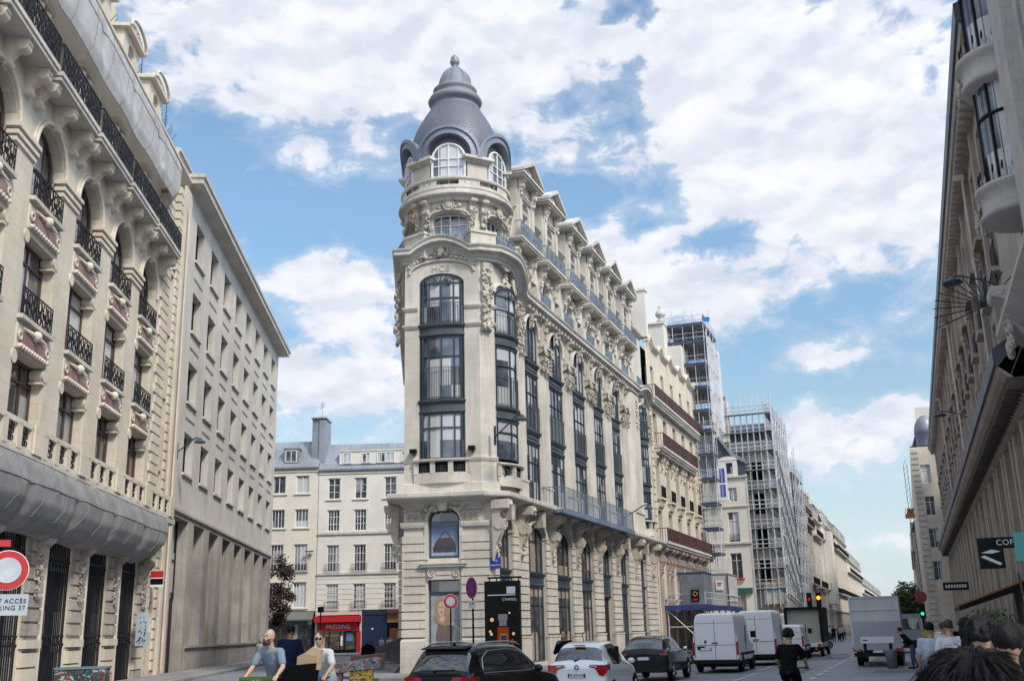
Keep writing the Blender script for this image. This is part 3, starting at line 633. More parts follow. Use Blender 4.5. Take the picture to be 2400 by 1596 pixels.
# parapets with grilles under the bowed windows
def parapet(x0, x1, bul, z0, z1, loc=(0,0,0), rz=0, n=8):
    f = lambda x: -bul*(1-((x-(x0+x1)/2)/((x1-x0)/2))**2)
    pts = [(x0+(x1-x0)*i/n, f(x0+(x1-x0)*i/n)-0.08) for i in range(n+1)]
    mb = MB(); mb.sweep(pts, [(-0.1,z1-0.14),(0.1,z1-0.14),(0.16,z1-0.08),(0.16,z1),(-0.1,z1)]); mb.sweep(pts, [(-0.1,z0),(0.03,z0),(0.03,z0+0.55),(-0.1,z0+0.55)])
    for c in (0.04, 0.34, 0.66, 0.96):
        x = x0+(x1-x0)*c; mb.box(x-0.13, x+0.13, f(x)-0.12, f(x)+0.05, z0+0.5, z1-0.12)
    o = mb.build('parapet', G['stone'], main, loc, rz)
    g = MB()
    for c in (0.19, 0.5, 0.81):
        x = x0+(x1-x0)*c; g.box(x-0.34, x+0.34, f(x)-0.0, f(x)+0.03, z0+0.5, z1-0.12)
    g.build('grille_back', G['dark'], o)
    g = MB()
    for c in (0.19, 0.5, 0.81):
        x = x0+(x1-x0)*c
        for dx in (-0.13,0.0,0.13): g.ring((x+dx, f(x)-0.03, (z0+z1)/2+0.2), 0.10, 0.016, 0, 8, 3); g.ring((x+dx, f(x)-0.03, (z0+z1)/2+0.02), 0.08, 0.016, 0, 8, 3)
    g.build('grille', G['steel2'], o)
parapet(0.55, 3.5, 0.2, 9.35, 10.6, (*L0,0), FRZ); parapet(0.55, 3.6, 0.6, 9.2, 10.4); parapet(32.2, 35.0, 0.5, 9.0, 10.2)
# windows of the straight bays: three storeys each
for i, (a, b) in enumerate(UP):
    for (z0, z1, rs, rl) in ((9.1,12.3,0,0),(13.05,16.35,0,1.5),(17.1,18.75,1.05,0)):
        fo = glazing(main, a, b, z0, z1, rs, 0.11, (0.25,0.5,0.75), (0.66,) if not rs else (0.15,), G['steel'], G['glass'], fr=0.07, bar=0.035, rail=rl or None, railm=G['steel2'])
    for (z0, z1) in ((12.3,13.05),(16.35,17.1)):
        mb = MB(); mb.sweep([(a,0.08),(b,0.08)], [(-0.1,z0),(0.02,z0),(0.1,z0+0.06),(0.1,z0+0.14),(0.03,z0+0.18),(0.03,z1-0.25),(0.14,z1-0.18),(0.2,z1-0.08),(0.2,z1),(-0.1,z1)]); mb.box(a+0.3,b-0.3,0.01,0.06,z0+0.28,z1-0.34); mb.build('spandrel', G['steel2'], main)
# arched entresol glazing, lintels, shop windows
for i, (a, b) in enumerate(LO):
    glazing(main, a, b, 5.05 if i != 4 else 5.5, 6.95, 0.75, 0.2, (0.33,0.72), (0.92,), G['steel'], G['glass_s'], fr=0.09)
    mb = MB(); z0, z1 = (4.35,5.05) if i not in (4,6) else ((4.05,5.55) if i == 4 else (3.6,5.05))
    mb.sweep([(a,0.12),(b,0.12)], [(-0.3,z0),(0.0,z0),(0.06,z0+0.08),(0.0,z0+0.14),(0.0,z1-0.18),(0.12,z1-0.1),(0.16,z1),(-0.3,z1)]); mb.build('shopfront_lintel', G['steel'], main)
    if i == 4:
        mb = MB(); mb.box(a,b,0.32,0.36,0.35,4.05); mb.box(a+0.1,a+0.9,0.28,0.33,0.35,3.4); mb.build('shop_door', G['black'], main)
    else: glazing(main, a, b, 0.35, z0, 0, 0.2, (0.5,0.75), (0.75,), G['steel'], G['glass_s'], fr=0.08, name='shop_window')
glazing(main, 1.27, 2.87, 5.6, 7.5, 0.62, 0.25, (), ([7.42],), G['steel'], G['glass_d'], fr=0.1, loc=(*L0,0), rz=FRZ)
# picture of a fringed handbag in the arched window
po = MB(); po.box(1.39,2.75,0.19,0.21,5.75,7.34,0)
gm = bpy.data.materials.new('poster sky'); gm.use_nodes = True; t = NT(gm.node_tree)
tcz = t.n('ShaderNodeSeparateXYZ', inp={0: t.n('ShaderNodeTexCoord').outputs['Object']}).outputs[2]
nzz = t.n('ShaderNodeTexNoise', inp={'Vector': t.n('ShaderNodeTexCoord').outputs['Object'], 'Scale': 1.5}).outputs[0]
t.n('ShaderNodeOutputMaterial', inp={0: t.n('ShaderNodeBsdfPrincipled', inp={'Base Color': t.mix(t.ss(t.m('ADD', tcz, t.m('MULTIPLY', nzz, 0.6)), 5.9, 7.6), (0.30,0.38,0.50), (0.05,0.10,0.20)), 'Roughness': 0.25}).outputs[0]})
pobj = po.build('window_poster', gm, main, (*L0,0), FRZ)
bg_ = MB(); random.seed(3)
bg_.prism([(1.55,6.05),(2.6,6.05),(2.62,6.35),(2.45,6.62),(1.75,6.62),(1.55,6.35)], 0.175, 0.188, 'y', 0)
for i in range(26): x = 1.5+1.12*i/25; bg_.prism([(x-0.03,6.2),(x+0.03,6.2),(x+0.02,5.95-0.06*random.random()),(x-0.02,5.95-0.06*random.random())], 0.170, 0.176, 'y', 0)
bg_.path([(p, 0.18, q) for p, q in arc_pts(1.85,2.35,6.6,0.32,10)], 0.02, 0, 4)
bg_.build('handbag_picture', mat('poster brown', (0.07,0.06,0.065), 0.4, 0.2, scale=6), pobj)
# door opening of the corner with its poster of a woman
mb = MB(); mb.box(1.25,2.85,0.40,0.45,0,4.55); mb.box(1.25,1.33,0.3,0.4,0,4.55); mb.box(2.77,2.85,0.3,0.4,0,4.55); mb.box(1.33,2.77,0.3,0.4,3.82,3.98); mb.build('door_frame', G['steel'], main, (*L0,0), FRZ)
mb = MB(); mb.box(1.33,2.77,0.36,0.38,3.98,4.5); mb.build('transom_pane', G['glass_d'], main, (*L0,0), FRZ)
mb = MB(); mb.box(1.33,2.77,0.33,0.36,0.1,3.82,0)
def flatcol(nm, c, r_=0.5, **k): return mat(nm, c, r_, 0.10, scale=5, bump=0, **k)
P_ = [flatcol('poster wall', (0.30,0.33,0.36)), flatcol('poster skin', (0.60,0.40,0.31)), flatcol('poster hair', (0.36,0.25,0.12)), flatcol('poster dress', (0.16,0.12,0.11)), flatcol('poster chair', (0.07,0.05,0.06)), flatcol('poster mouth', (0.35,0.08,0.08))]
wp = mb.build('woman_poster', P_[0], main, (*L0,0), FRZ)
def flat(poly, y, m_, nm):
    q = MB(); q.prism(poly, y-0.004, y, 'y', 0); return q.build(nm, m_, wp)
flat([(1.33,0.1),(2.77,0.1),(2.77,1.1),(2.3,1.45),(1.9,1.3),(1.6,1.2),(1.33,0.8)], 0.326, P_[4], 'picture_chair')
flat([(1.55,1.2),(2.35,1.2),(2.45,1.9),(2.5,2.35),(2.3,2.62),(1.95,2.70),(1.72,2.5),(1.6,2.0)], 0.320, P_[3], 'picture_dress')
flat([(2.0,2.45),(2.5,2.3),(2.77,2.05),(2.77,2.2),(2.5,2.5),(2.1,2.72)], 0.315, flatcol('poster bag', (0.42,0.42,0.44)), 'picture_sleeve')
flat([(1.58,2.5),(1.50,2.8),(1.58,3.1),(1.56,3.38),(1.66,3.58),(1.84,3.68),(2.04,3.62),(2.18,3.38),(2.20,3.05),(2.34,2.78),(2.28,2.45),(2.06,2.3),(1.82,2.4)], 0.310, P_[2], 'picture_hair')
flat([(1.70,3.0),(1.78,2.82),(1.88,2.78),(1.99,2.9),(2.04,3.15),(2.02,3.4),(1.9,3.5),(1.76,3.45),(1.69,3.25)], 0.305, P_[1], 'picture_face')
flat([(1.80,2.75),(2.0,2.8),(2.05,2.62),(1.9,2.5),(1.75,2.6)], 0.304, P_[1], 'picture_neck')
flat([(1.79,2.98),(1.86,2.95),(1.93,2.99),(1.86,3.03)], 0.300, P_[5], 'picture_mouth')
for ex in (1.74,1.87): flat([(ex,3.21),(ex+0.08,3.20),(ex+0.08,3.235),(ex,3.245)], 0.300, P_[4], 'picture_eye')
text('GERARD DAREL', 0.17, 'poster_lettering', flatcol('poster letters', (0.6,0.6,0.6)), wp, (2.05,0.296,1.52), (pi/2,0,0), 0.001)
# ---- the long light-blue balcony
bal = MB(); bal.box(7.6, 24.0, -1.3, 0, 8.45, 8.62); bal.box(7.55,24.05,-1.36,-1.25,8.40,8.66)
bo = bal.build('long_balcony', G['blue_iron'], main)
r = MB(); railing(r, 7.65, 23.95, 8.64, 9.95, -1.28, 0.2, 0.013, 0)
for x in (7.65, 23.95):
    r.box(x-0.02,x+0.02,-1.28,0,9.9,9.94)
    for k in range(6): r.box(x-0.012,x+0.012,-1.28+0.2*k-0.012,-1.28+0.2*k+0.012,8.64,9.95)
for k in range(9): x = 7.65+16.3*k/8; r.tube((x,-1.28,8.6),(x,-1.28,10.0),0.03)
r.build('railing', G['blue_iron'], bo)
# ---- the round storey, balustrade and dome
TC = (2.46, 2.97); TA = radians(-165)
def roundwarp(R): return lambda p: (TC[0]+(R-p[1])*cos(TA+p[0]/R), TC[1]+(R-p[1])*sin(TA+p[0]/R), p[2])
R5 = 2.75; arc = radians(66)*R5
def oh(c, w_, z0, z1, rs): return (c-w_/2, c+w_/2, z0, z1, rs)
mb = MB(); panel(mb, -pi*R5*0.75, pi*R5*0.75, 21.3, 25.2, [oh(0,2.0,22.3,24.1,0.28), oh(arc,1.9,22.3,24.1,0.28), oh(-arc,1.9,22.3,24.1,0.28)], 0.45, maxdx=0.25); mb.warp(roundwarp(R5)); mb.build('round_storey_wall', G['stone'], main)
for k in (-1,0,1):
    a = TA+k*radians(66); x0, y0 = TC[0]+(R5-0.45)*cos(a), TC[1]+(R5-0.45)*sin(a)
    glazing(main, -1.0, 1.0, 22.3, 24.1, 0.28, 0.0, (0.25,0.5,0.75), (0.8,), G['wframe'], G['glass_d'], loc=(x0,y0,0), rz=a+pi/2, fr=0.08)
    r = MB(); railing(r, -1.05, 1.05, 22.35, 23.25, -0.95, 0.21, 0.014, 0, True); r.build('balcony_railing', G['blue_iron'], main, (x0,y0,0), a+pi/2)
    mb = MB(); mb.path([(p, -0.5, q) for p, q in arc_pts(-1.12,1.12,24.1,0.42,12)], 0.08, 0, 6); mb.ball((0,-0.6,24.75),0.26,0,10,6,sy=0.5); mb.ring((0,-0.62,24.75),0.3,0.06); carve(mb,-0.45,24.72,0.4,0.25,-0.5,7,0.09,1); carve(mb,0.45,24.72,0.4,0.25,-0.5,7,0.09,2); mb.build('cartouche', G['carved'], main, (x0,y0,0), a+pi/2)
for k in (-1.5,-0.5,0.5,1.5):
    a = TA+k*radians(66); x0, y0 = TC[0]+R5*cos(a), TC[1]+R5*sin(a)
    mb = MB(); mb.box(-0.75,0.75,-0.75,0.2,21.6,23.1); mb.box(-0.8,0.8,-0.82,0.2,22.95,23.1); mb.build('corner_block', G['stone'], main, (x0,y0,0), a+pi/2)
    for d in (-0.36, 0.36):
        mb = MB(); console(mb, d, 0.34, 25.1, 23.4, 0.48); mb.build('cornice_console', G['carved'], main, (x0,y0,0), a+pi/2)
mb = MB(); mb.lathe([(2.75,25.0),(2.95,25.05),(3.05,25.2),(3.25,25.25),(3.33,25.32),(3.33,25.45),(3.1,25.52),(3.1,25.75),(2.4,25.75)], *TC, 64, 0, False); mb.build('round_cornice', G['ledge'], main)
mb = MB()
for k in range(16):
    a0 = TA+2*pi*(k-0.5)/16+ (0.0); solid = k % 2 == 1
    if solid: mb.lathe([(3.05,25.7),(3.12,25.7),(3.12,26.25),(2.95,26.25),(2.95,25.7)], *TC, 5, 0, False, a0, a0+2*pi/16)
mb.lathe([(2.92,26.2),(3.16,26.2),(3.2,26.27),(3.2,26.36),(2.92,26.36)], *TC, 64, 0, False); mb.lathe([(3.0,25.72),(3.14,25.72),(3.14,25.9),(3.0,25.9)], *TC, 64, 0, False)
bal = mb.build('balustrade', G['stone'], main)
g = MB()
for k in range(48):
    a = TA+2*pi*k/48+0.06; g.ring((TC[0]+3.05*cos(a), TC[1]+3.05*sin(a), 26.05), 0.1, 0.018, 0, 7, 3)
g.build('grille', G['steel2'], bal)
mb = MB(); mb.lathe([(2.45,25.7),(2.45,27.4)], *TC, 48, 0, False); mb.build('dome_drum', G['stone'], main)
for k in (-1.5,-0.5,0.5,1.5):
    a = TA+k*radians(66)
    mb = MB(); mb.box(-0.62,0.62,-2.9,-2.2,25.7,27.3); mb.box(-0.72,0.72,-3.0,-2.1,27.3,27.42); mb.box(-0.82,0.82,-3.12,-2.05,27.42,27.5); mb.box(-0.92,0.92,-3.25,-1.95,27.5,27.66)
    for i in range(14): x = -0.8+1.6*i/13; mb.box(x-0.03,x+0.03,-3.06,-3.0,27.32,27.41)
    mb.build('dome_pedestal', G['stone'], main, (*TC,0), a+pi/2)
dome = MB(); prof = [(2.66,26.9),(2.72,27.6),(2.72,28.4),(2.68,29.05),(2.57,29.65),(2.38,30.25),(2.12,30.82),(1.83,31.34),(1.56,31.78),(1.40,32.02)]
dome.lathe(prof, 0, 0, 64); dome_o = dome.build('slate_dome', G['slate'], main, (*TC,0))
cap = MB(); cap.lathe([(1.42,32.4),(1.46,32.5),(1.34,32.55),(1.36,32.70),(1.52,32.76),(1.62,32.95),(1.52,33.16),(1.34,33.22),(1.22,33.32),(1.22,33.5),(1.30,33.58),(1.32,33.7),(1.22,33.8),(1.04,33.86),(1.0,33.98),(0.98,34.2),(0.92,34.45),(0.80,34.72),(0.60,34.98),(0.36,35.2),(0.18,35.34),(0.14,35.45),(0.2,35.5),(0.1,35.55)], 0, 0, 48)
for k in range(8):
    a = pi*k/4+0.2; P = [(0.98,34.0),(0.94,34.45),(0.82,34.72),(0.62,34.98),(0.38,35.2),(0.16,35.36)]
    cap.path([(r_*cos(a), r_*sin(a), z) for r_, z in P], 0.035, 0, 5)
cap.v = [(x,y,z-0.45) for x,y,z in cap.v]
cap_o = cap.build('dome_cap', mat('dull zinc', (0.20,0.225,0.26), 0.6, 0.12, stain=0.3, bump=0.1), main, (*TC,0))
fin = MB(); fin.lathe([(0.10,35.45),(0.22,35.58),(0.25,35.7),(0.25,35.78),(0.20,35.86),(0.22,35.9),(0.18,36.05),(0.08,36.2),(0.0,36.27)], 0, 0, 14)
for k in range(7): a = 2*pi*k/7; fin.ball((0.23*cos(a),0.23*sin(a),35.74),0.05,0,5,4)
fin.v = [(x*1.15,y*1.15,z-0.47) for x,y,z in fin.v]
fin.build('finial', G['zincd'], main, (*TC,0))
for k in (-1,0,1,2,3):
    a = TA+k*radians(66); h = MB(); c0z = 27.8
    def ring_prism(ro, ri, ya, yb, foot=27.6):
        po = [(ro*cos(pi*i/18), c0z+ro*0.98*sin(pi*i/18)) for i in range(19)] + [(-ro,foot)] + [(-ri,foot)] + [(ri*cos(pi*(18-i)/18), c0z+ri*0.98*sin(pi*(18-i)/18)) for i in range(19)] + [(ri,foot),(ro,foot)]
        n = len(po); vs = [(p[0],ya,p[1]) for p in po]+[(p[0],yb,p[1]) for p in po]
        h.add(vs, [(i,(i+1)%n,n+(i+1)%n,n+i) for i in range(n)], 0, False)
        # faces front/back as quads between outer and inner arcs
        O = list(range(0,20)); I = list(range(20+19,19,-1))
        idx = [(20+19-i if i else 20+19) for i in range(20)]
        for i in range(18): h.add([vs[i],vs[i+1],vs[20+19-1-(i+1)+0+1-1+0] if False else (ri*cos(pi*(i+1)/18),ya,c0z+ri*0.98*sin(pi*(i+1)/18)),(ri*cos(pi*i/18),ya,c0z+ri*0.98*sin(pi*i/18))], [(0,1,2,3)], 0)
        for s in (-1,1): h.add([(s*ri,ya,foot),(s*ro,ya,foot),(s*ro,ya,c0z),(s*ri,ya,c0z)], [(0,1,2,3)], 0)
    ring_prism(1.64, 1.22, -3.18, -1.9); ring_prism(1.72, 1.54, -3.27, -3.06); h.warp(lambda p: (-p[1]*sin(p[0]/2.9), p[1]*cos(p[0]/2.9), p[2]))
    ho = h.build('round_dormer', G['zincd'], main, (*TC,0), a+pi/2)
    if k < 2: glazing(main, -0.98, 0.98, 25.9, 27.6, 0.95, -2.80, (0.22,0.5,0.78), (0.35,0.72,0.99), G['wframe'], G['glass_w'], loc=(*TC,0), rz=a+pi/2, fr=0.12, bar=0.05)
# ---- attic storey along the street and the dormers
mb = MB(); DX = [6.3,10.95,15.95,20.7,25.5,30.3]
hs = []
for c in DX: hs += [(c-0.62,c+0.62,21.0,22.9,0.45),(c+1.75,c+2.75,21.0,22.7)]
panel(mb, 4.4, END, 20.2, 26.3, hs, 0.35, y=0.42); mb.build('attic_wall', G['stone'], main)
mb = MB(); mb.sweep([(4.6,0.42),(END,0.42)], [(0,26.1),(0.12,26.15),(0.32,26.3),(0.36,26.45),(0,26.5)]); mb.build('attic_cornice', G['ledge'], main)
mb = MB(); mb.add([(4.4,0.5,26.4),(END,0.5,26.4),(END,1.3,28.7),(4.4,1.3,28.7)], [(0,1,2,3)]); mb.build('slate_slope', G['slate_flat'], main)
mb = MB(); mb.add([(4.4,1.25,28.65),(END,1.25,28.65),(END,5,29.3),(4.4,5,29.3)], [(0,1,2,3)]); mb.box(4.4,END,1.15,1.35,28.6,28.78)
for c in DX: mb.ball((c+2.4,1.6,28.9),0.5,0,10,6,sz=0.5)
mb.build('zinc_roof', G['zinc'], main)
for c in DX:
    d = MB(); panel(d, c-1.45, c+1.45, 24.25, 28.2, [(c-0.6,c+0.6,24.3,26.5,0.5)], 0.35, y=0.06)
    d.box(c-1.45, c-1.3, 0.07, 1.9, 24.2, 28.2); d.box(c+1.3, c+1.45, 0.07, 1.9, 24.2, 28.2); d.box(c-1.3,c+1.3,0.9,1.9,27.9,28.2)
    for s in (-1,1):
        d.box(c+s*1.1-0.22, c+s*1.1+0.22, -0.08, 0.06, 24.4, 27.3); console(d, c+s*1.1, 0.36, 28.15, 27.0, 0.42, 0.0)
    d.box(c-1.3,c+1.3,-0.06,0.06,27.1,27.22); d.box(c-0.7,c+0.7,-0.12,0.06,27.22,27.3)
    do = d.build('dormer', G['stone'], main)
    p = MB(); p.box(c-1.75,c+1.75,-0.5,1.9,28.15,28.28); p.box(c-1.85,c+1.85,-0.6,1.9,28.28,28.42)
    p.prism([(c-1.6,28.42),(c+1.6,28.42),(c,29.35)], -0.25, 1.9, 'y')
    for s in (-1,1): p.prism([(c+s*1.9,28.42),(c+s*1.9,28.62),(c,29.66),(c,29.42)] if s>0 else [(c-1.9,28.42),(c,29.42),(c,29.66),(c-1.9,28.62)], -0.62, 1.9, 'y')
    p.prism([(c-0.5,28.65),(c+0.5,28.65),(c,29.0)], -0.33, -0.25, 'y')
    p.build('pediment', G['ledge'], do)
    glazing(do, c-0.6, c+0.6, 24.3, 26.5, 0.5, 0.3, (0.5,), (0.35,0.7), G['wframe'], G['glass_d'])
    b = MB(); b.box(c-1.95,c+1.95,-0.35,0.42,24.0,24.12); b.box(c-2.0,c+2.0,-0.42,0.42,24.12,24.26)
    for s in (-1,1): console(b, c+s*1.35, 0.4, 24.0, 22.6, 0.7, 0.42)
    carve(b, c, 23.35, 2.4, 0.6, 0.36, 22, 0.12, int(c), 0, 0.2)
    bo = b.build('dormer_balcony', G['stone'], main)
    r = MB(); railing(r, c-1.9, c+1.9, 24.26, 25.25, -0.32, 0.19, 0.016, 0, True)
    for x in (c-1.9, c+1.9): r.box(x-0.02,x+0.02,-0.32,0.1,25.2,25.25); [r.box(x-0.012,x+0.012,yy,yy+0.02,24.26,25.2) for yy in (-0.15,0.0)]
    r.build('railing', G['blue_iron'], bo)
    glazing(main, c-0.62, c+0.62, 21.0, 22.9, 0.45, 0.7, (0.5,), (0.6,), G['wframe'], G['glass_d'])
    glazing(main, c+1.75, c+2.75, 21.0, 22.7, 0, 0.7, (0.5,), (0.6,), G['wframe'], G['glass_d'])
    r = MB(); railing(r, c+1.3, c+3.15, 20.85, 21.75, -0.35, 0.2, 0.016, 0, True); r.build('cornice_railing', G['blue_iron'], main)
    mb = MB(); mb.box(c-1.2,c-0.75,-0.3,0.42,20.85,21.9); mb.box(c+0.75,c+1.2,-0.3,0.42,20.85,21.9); mb.box(c-0.75,c+0.75,0.0,0.42,20.85,21.3); mb.build('attic_pier', G['stone'], main)
# back body so that nothing is hollow from the side, and the party-wall chimneys
mb = MB(); mb.prism([(C1[0]+0.9,1.2),(END-0.1,1.2),(END-0.1,14),(25,14.5),(0.8,4.0)], 0.1, 24.9, 'z'); mb.prism([(4.6,1.4),(END-0.1,1.4),(END-0.1,14),(25,14.3),(6.5,4.6)], 24.9, 28.6, 'z'); mb.build('inner_core', G['dark'], main)
mb = MB(); mb.box(END-0.2,END+0.5,-0.3+0.0,1.6,26.3,30.5); mb.box(END-0.3,END+0.6,-0.4,1.75,30.5,30.7); mb.build('chimney', G['white'], main)
mb = MB(); mb.box(24.5,25.6,0.9,2.9,28.4,30.3); mb.box(24.4,25.7,0.8,3.0,30.3,30.5); mb.build('chimney', G['white'], main)
mb = MB()
for x in (23.0,24.5,26.0,27.2): mb.tube((x,1.6,28.6),(x,1.6,31.4),0.02)
for z in (30.9,31.35): mb.tube((22.8,1.6,z),(27.4,1.6,z),0.015)
mb.build('roof_rail', G['steel'], main)
# ================================================================ ground
def ground(nm, pts, z, m_, kind='structure', thick=0):
    mb = MB()
    if thick: mb.prism([(p.x, p.y) for p in pts], z-thick, z, 'z')
    else: mb.add([(p.x,p.y,z) for p in pts], [tuple(range(len(pts)))])
    return tag(mb.build(nm, m_), kind=kind)
V2 = lambda x, y: Vector((x, y, 0))
ground('ground', [V2(-900,-60), V2(1500,-60), V2(1500,2000), V2(-900,2000)], -0.012, G['asphalt'])
PV = G['pave']
# pavements: raised sheets with kerb faces
def pavement(pts, h=0.13, nm='pavement'):
    a = sum(p.x*q.y-q.x*p.y for p, q in zip(pts, pts[1:]+pts[:1]))
    if a < 0: pts = pts[::-1]
    o = ground(nm, pts, h, PV, thick=h+0.05)
    mb = MB(); P = [(p.x, p.y) for p in pts]; mb.sweep(P, [(0.0,0),(0.02,0),(0.02,h-0.006),(0,h+0.004),(-0.26,h+0.004)], closed=True)
    tag(mb.build('kerb', G['kerb']), kind='structure'); return o
pavement([PB(-70,0.2), PB(-70,3.2), PB(40,3.2), PB(44,0.2)])
pavement([PA(-5.2,6.6), PA(0.0,6.9), PA(60,6.9), PA(60,0.1), PA(0,-1), PA(-0.7,-5.2), PB(30,13.5), PB(30,11.6), PB(-14,11.0), PB(-18.5,13.0)])
pavement([PB(52,-10), PB(44,3), PB(40,14), PB(60,14), PB(60,-10)], nm='square_pavement')
pavement([PA(-70,19.5), PA(700,19.5), PA(700,24.4), PA(-70,24.4)])
pavement([PA(78,8.0), PA(78,2), PA(700,2), PA(700,8.0)])
mb = MB(); i = 0; u = -20.0
while u < 230:
    a, b, c, d = PA(u,15.32), PA(u,15.52), PA(u+1.9,15.52), PA(u+1.9,15.32); mb.add([(p.x,p.y,0.0) for p in (a,b,c,d)], [(0,1,2,3)]); u += 3.2
for (u0, u1, n0, n1) in ((-8,-1.5,12.6,12.75),(1,38,12.3,12.45),(-3.4,-3.2,7.2,12.6)):
    mb.add([(p.x,p.y,0.0) for p in (PA(u0,n0),PA(u0,n1),PA(u1,n1),PA(u1,n0))], [(0,1,2,3)])
tag(mb.build('road_marking', G['paint']), kind='structure')
mb = MB(); rnd = random.Random(12)
for (u, n, l, w_) in ((-3,13.6,7,1.1),(9,16.8,12,0.9),(16,13.9,5,1.6),(30,17.2,9,1.2),(-2,17.4,3,2.2),(44,14.0,14,1.0)):
    P4 = [PA(u,n),PA(u+l,n+0.1),PA(u+l,n+w_),PA(u,n+w_-0.1)]; mb.add([(p.x,p.y,-0.006) for p in P4], [(0,1,2,3)])
tag(mb.build('asphalt_patch', mat('fresh asphalt', (0.13,0.135,0.15), 0.7, 0.15, bump=0.2)), kind='structure')
for (u, n) in ((-0.5,14.2),(12,16.2),(26,14.6),(-3.5,7.9)):
    mb = MB(); q = PA(u,n); mb.add([(q.x+0.35*cos(2*pi*i/20), q.y+0.35*sin(2*pi*i/20), 0.002) for i in range(20)], [tuple(range(20))]); tag(mb.build('manhole_cover', G['iron']), kind='structure')

# ================================================================ left: ornate building with balconies and nets
LBP = (B0.x, B0.y, 0); LRZ = pi/2-AZB
orn = empty('ornate_building', LBP, LRZ, 'cream stone building at left with black iron balconies and grey netting over its ledges', 'building')
OP = [(-34.0+5.2*k, -30.7+5.2*k) for k in range(-1, 5)]
XL, XR = -41.0, -3.3
mb = MB(); hs = []
for a, b in OP:
    if a > -10: continue
    hs += [(a,b,0.0,6.6),(a,b,9.0,12.4),(a,b,13.75,16.95),(a,b,18.3,20.35,1.6)]
for z in (4.0,11.2,15.4,19.2,22.9): hs.append((-7.0,-6.2,z-1.6,z))
panel(mb, XL, XR, 0, 23.2, hs, 0.62, m=0); mb.build('facade_wall', G['lstone'], orn)
mb = MB(); panel(mb, XL, XR, 23.2, 30.0, [(a+0.3,b-0.3,23.4,26.6) for a, b in OP if a < -9]+[(-7.0,-6.2,24.4,26.0),(-7.0,-6.2,27.4,28.9)], 0.5, y=0.35); mb.build('upper_wall', G['lplain'], orn)
mb = MB(); mb.box(XL,XR-0.05,0.9,12,0,31.0); mb.build('inner_core', G['dark'], orn)
for a, b in OP:
    if a > -10: continue
    c = (a+b)/2
    # gates at street level
    g = MB()
    for i in range(15): x = a+0.1+(b-a-0.2)*i/14; g.box(x-0.022,x+0.022,0.06,0.10,0,6.5); g.ball((x,0.05,1.9+0.25*(i%2)),0.05,0,5,3); g.ball((x,0.05,5.2-0.2*(i%2)),0.05,0,5,3)
    for z in (0.15,1.85,2.2,5.3): g.box(a,b,0.05,0.11,z,z+0.06)
    go = g.build('iron_gate', G['iron'], orn)
    g = MB(); g.box(a,b,0.24,0.26,0,6.6); g.build('dark_glass', G['glass_d'], go)
    # windows
    glazing(orn, a, b, 9.0, 12.4, 0, 0.5, (0.33,0.67), (0.76,), G['wood'], G['glass_d'], fr=0.13, bar=0.09)
    glazing(orn, a, b, 13.75, 16.95, 0, 0.5, (0.5,), (0.76,), G['wood'], G['glass_w'], fr=0.13, bar=0.09)
    glazing(orn, a, b, 18.3, 20.35, 1.6, 0.5, (0.33,0.67), (0.9,), G['wood'], G['glass_d'], fr=0.13, bar=0.09)
    glazing(orn, a+0.3, b-0.3, 23.4, 26.6, 0, 0.8, (0.5,), (0.7,), G['wood'], G['glass_d'], fr=0.12, bar=0.09)
    for z in (12.45, 17.15):
        p = MB(); p.box(a,b,-0.05,0.35,z,z+0.95); p.build('spandrel_panel', G['lplain'], orn)
        p = MB(); p.box(a+0.35,b-0.35,-0.08,-0.04,z+0.22,z+0.72); p.build('marble_inset', G['pink'], orn)
        p = MB()
        for i in range(22): p.ball((a+0.2+(b-a-0.4)*i/21, -0.10, z+0.10+0.05*(i%2)), 0.10, 0, 6, 4)
        for i in range(18): p.ball((a+0.5+(b-a-1.0)*i/17, -0.12, z+0.84), 0.09*(1.4-abs(i-8.5)/9), 0, 6, 4)
        for s in (a+0.22,b-0.22): p.ring((s,-0.10,z+0.5),0.15,0.05)
        p.ball((c,-0.16,z+0.84),0.22,0,8,5); p.build('carved_frame', G['lplain'], orn)
        p = MB(); p.box(a-0.05,b+0.05,-0.22,0.3,z+1.12,z+1.28); so = p.build('sill', G['ledge'], orn)
        r = MB(); railing(r, a+0.03, b-0.03, z+1.28, z+2.4, -0.10, 0.24, 0.014, 0, True, 0.045)
        for i in range(8): x = a+0.2+(b-a-0.4)*i/7; r.ball((x,-0.1,z+1.7+0.2*(i%2)),0.09,0,6,4,sy=0.4)
        r.build('railing', G['iron'], so)
        for s, e in ((a,a+0.5),(b-0.5,b)):
            p = MB(); q = MB()
            q.prism([(-0.02,z-0.02),(0.4,z-0.02),(0.4,z-0.55),(0.25,z-0.62),(0.02,z-0.55)], s, e, 'x')
        p = MB(); p.tube((b-0.02,-0.05,z-0.33),(b-0.02,0.5,z-0.33),0.27,0,10); p.tube((a+0.02,-0.05,z-0.33),(a+0.02,0.5,z-0.33),0.27,0,10); p.box(b-0.3,b,-0.03,0.5,z-0.70,z-0.62); p.build('roll_bracket', G['lplain'], orn)
    # arch moulding and impost
    p = MB(); p.path([(x,-0.05,z) for x,z in arc_pts(a-0.14,b+0.14,20.35,1.76,16)],0.10,0,6); p.path([(x,-0.02,z) for x,z in arc_pts(a-0.3,b+0.3,20.35,1.9,16)],0.06,0,6); p.build('arch_moulding', G['lplain'], orn)
    p = MB(); xa = a-2.0+0.1
    for z, o in ((19.75,0.08),(20.0,0.14),(20.28,0.2)): p.sweep([(xa,0.3),(xa,0),(a,0),(a,0.4)], [(0,z),(o,z+0.04),(o,z+0.2),(0,z+0.22)])
    p.build('impost', G['lplain'], orn)
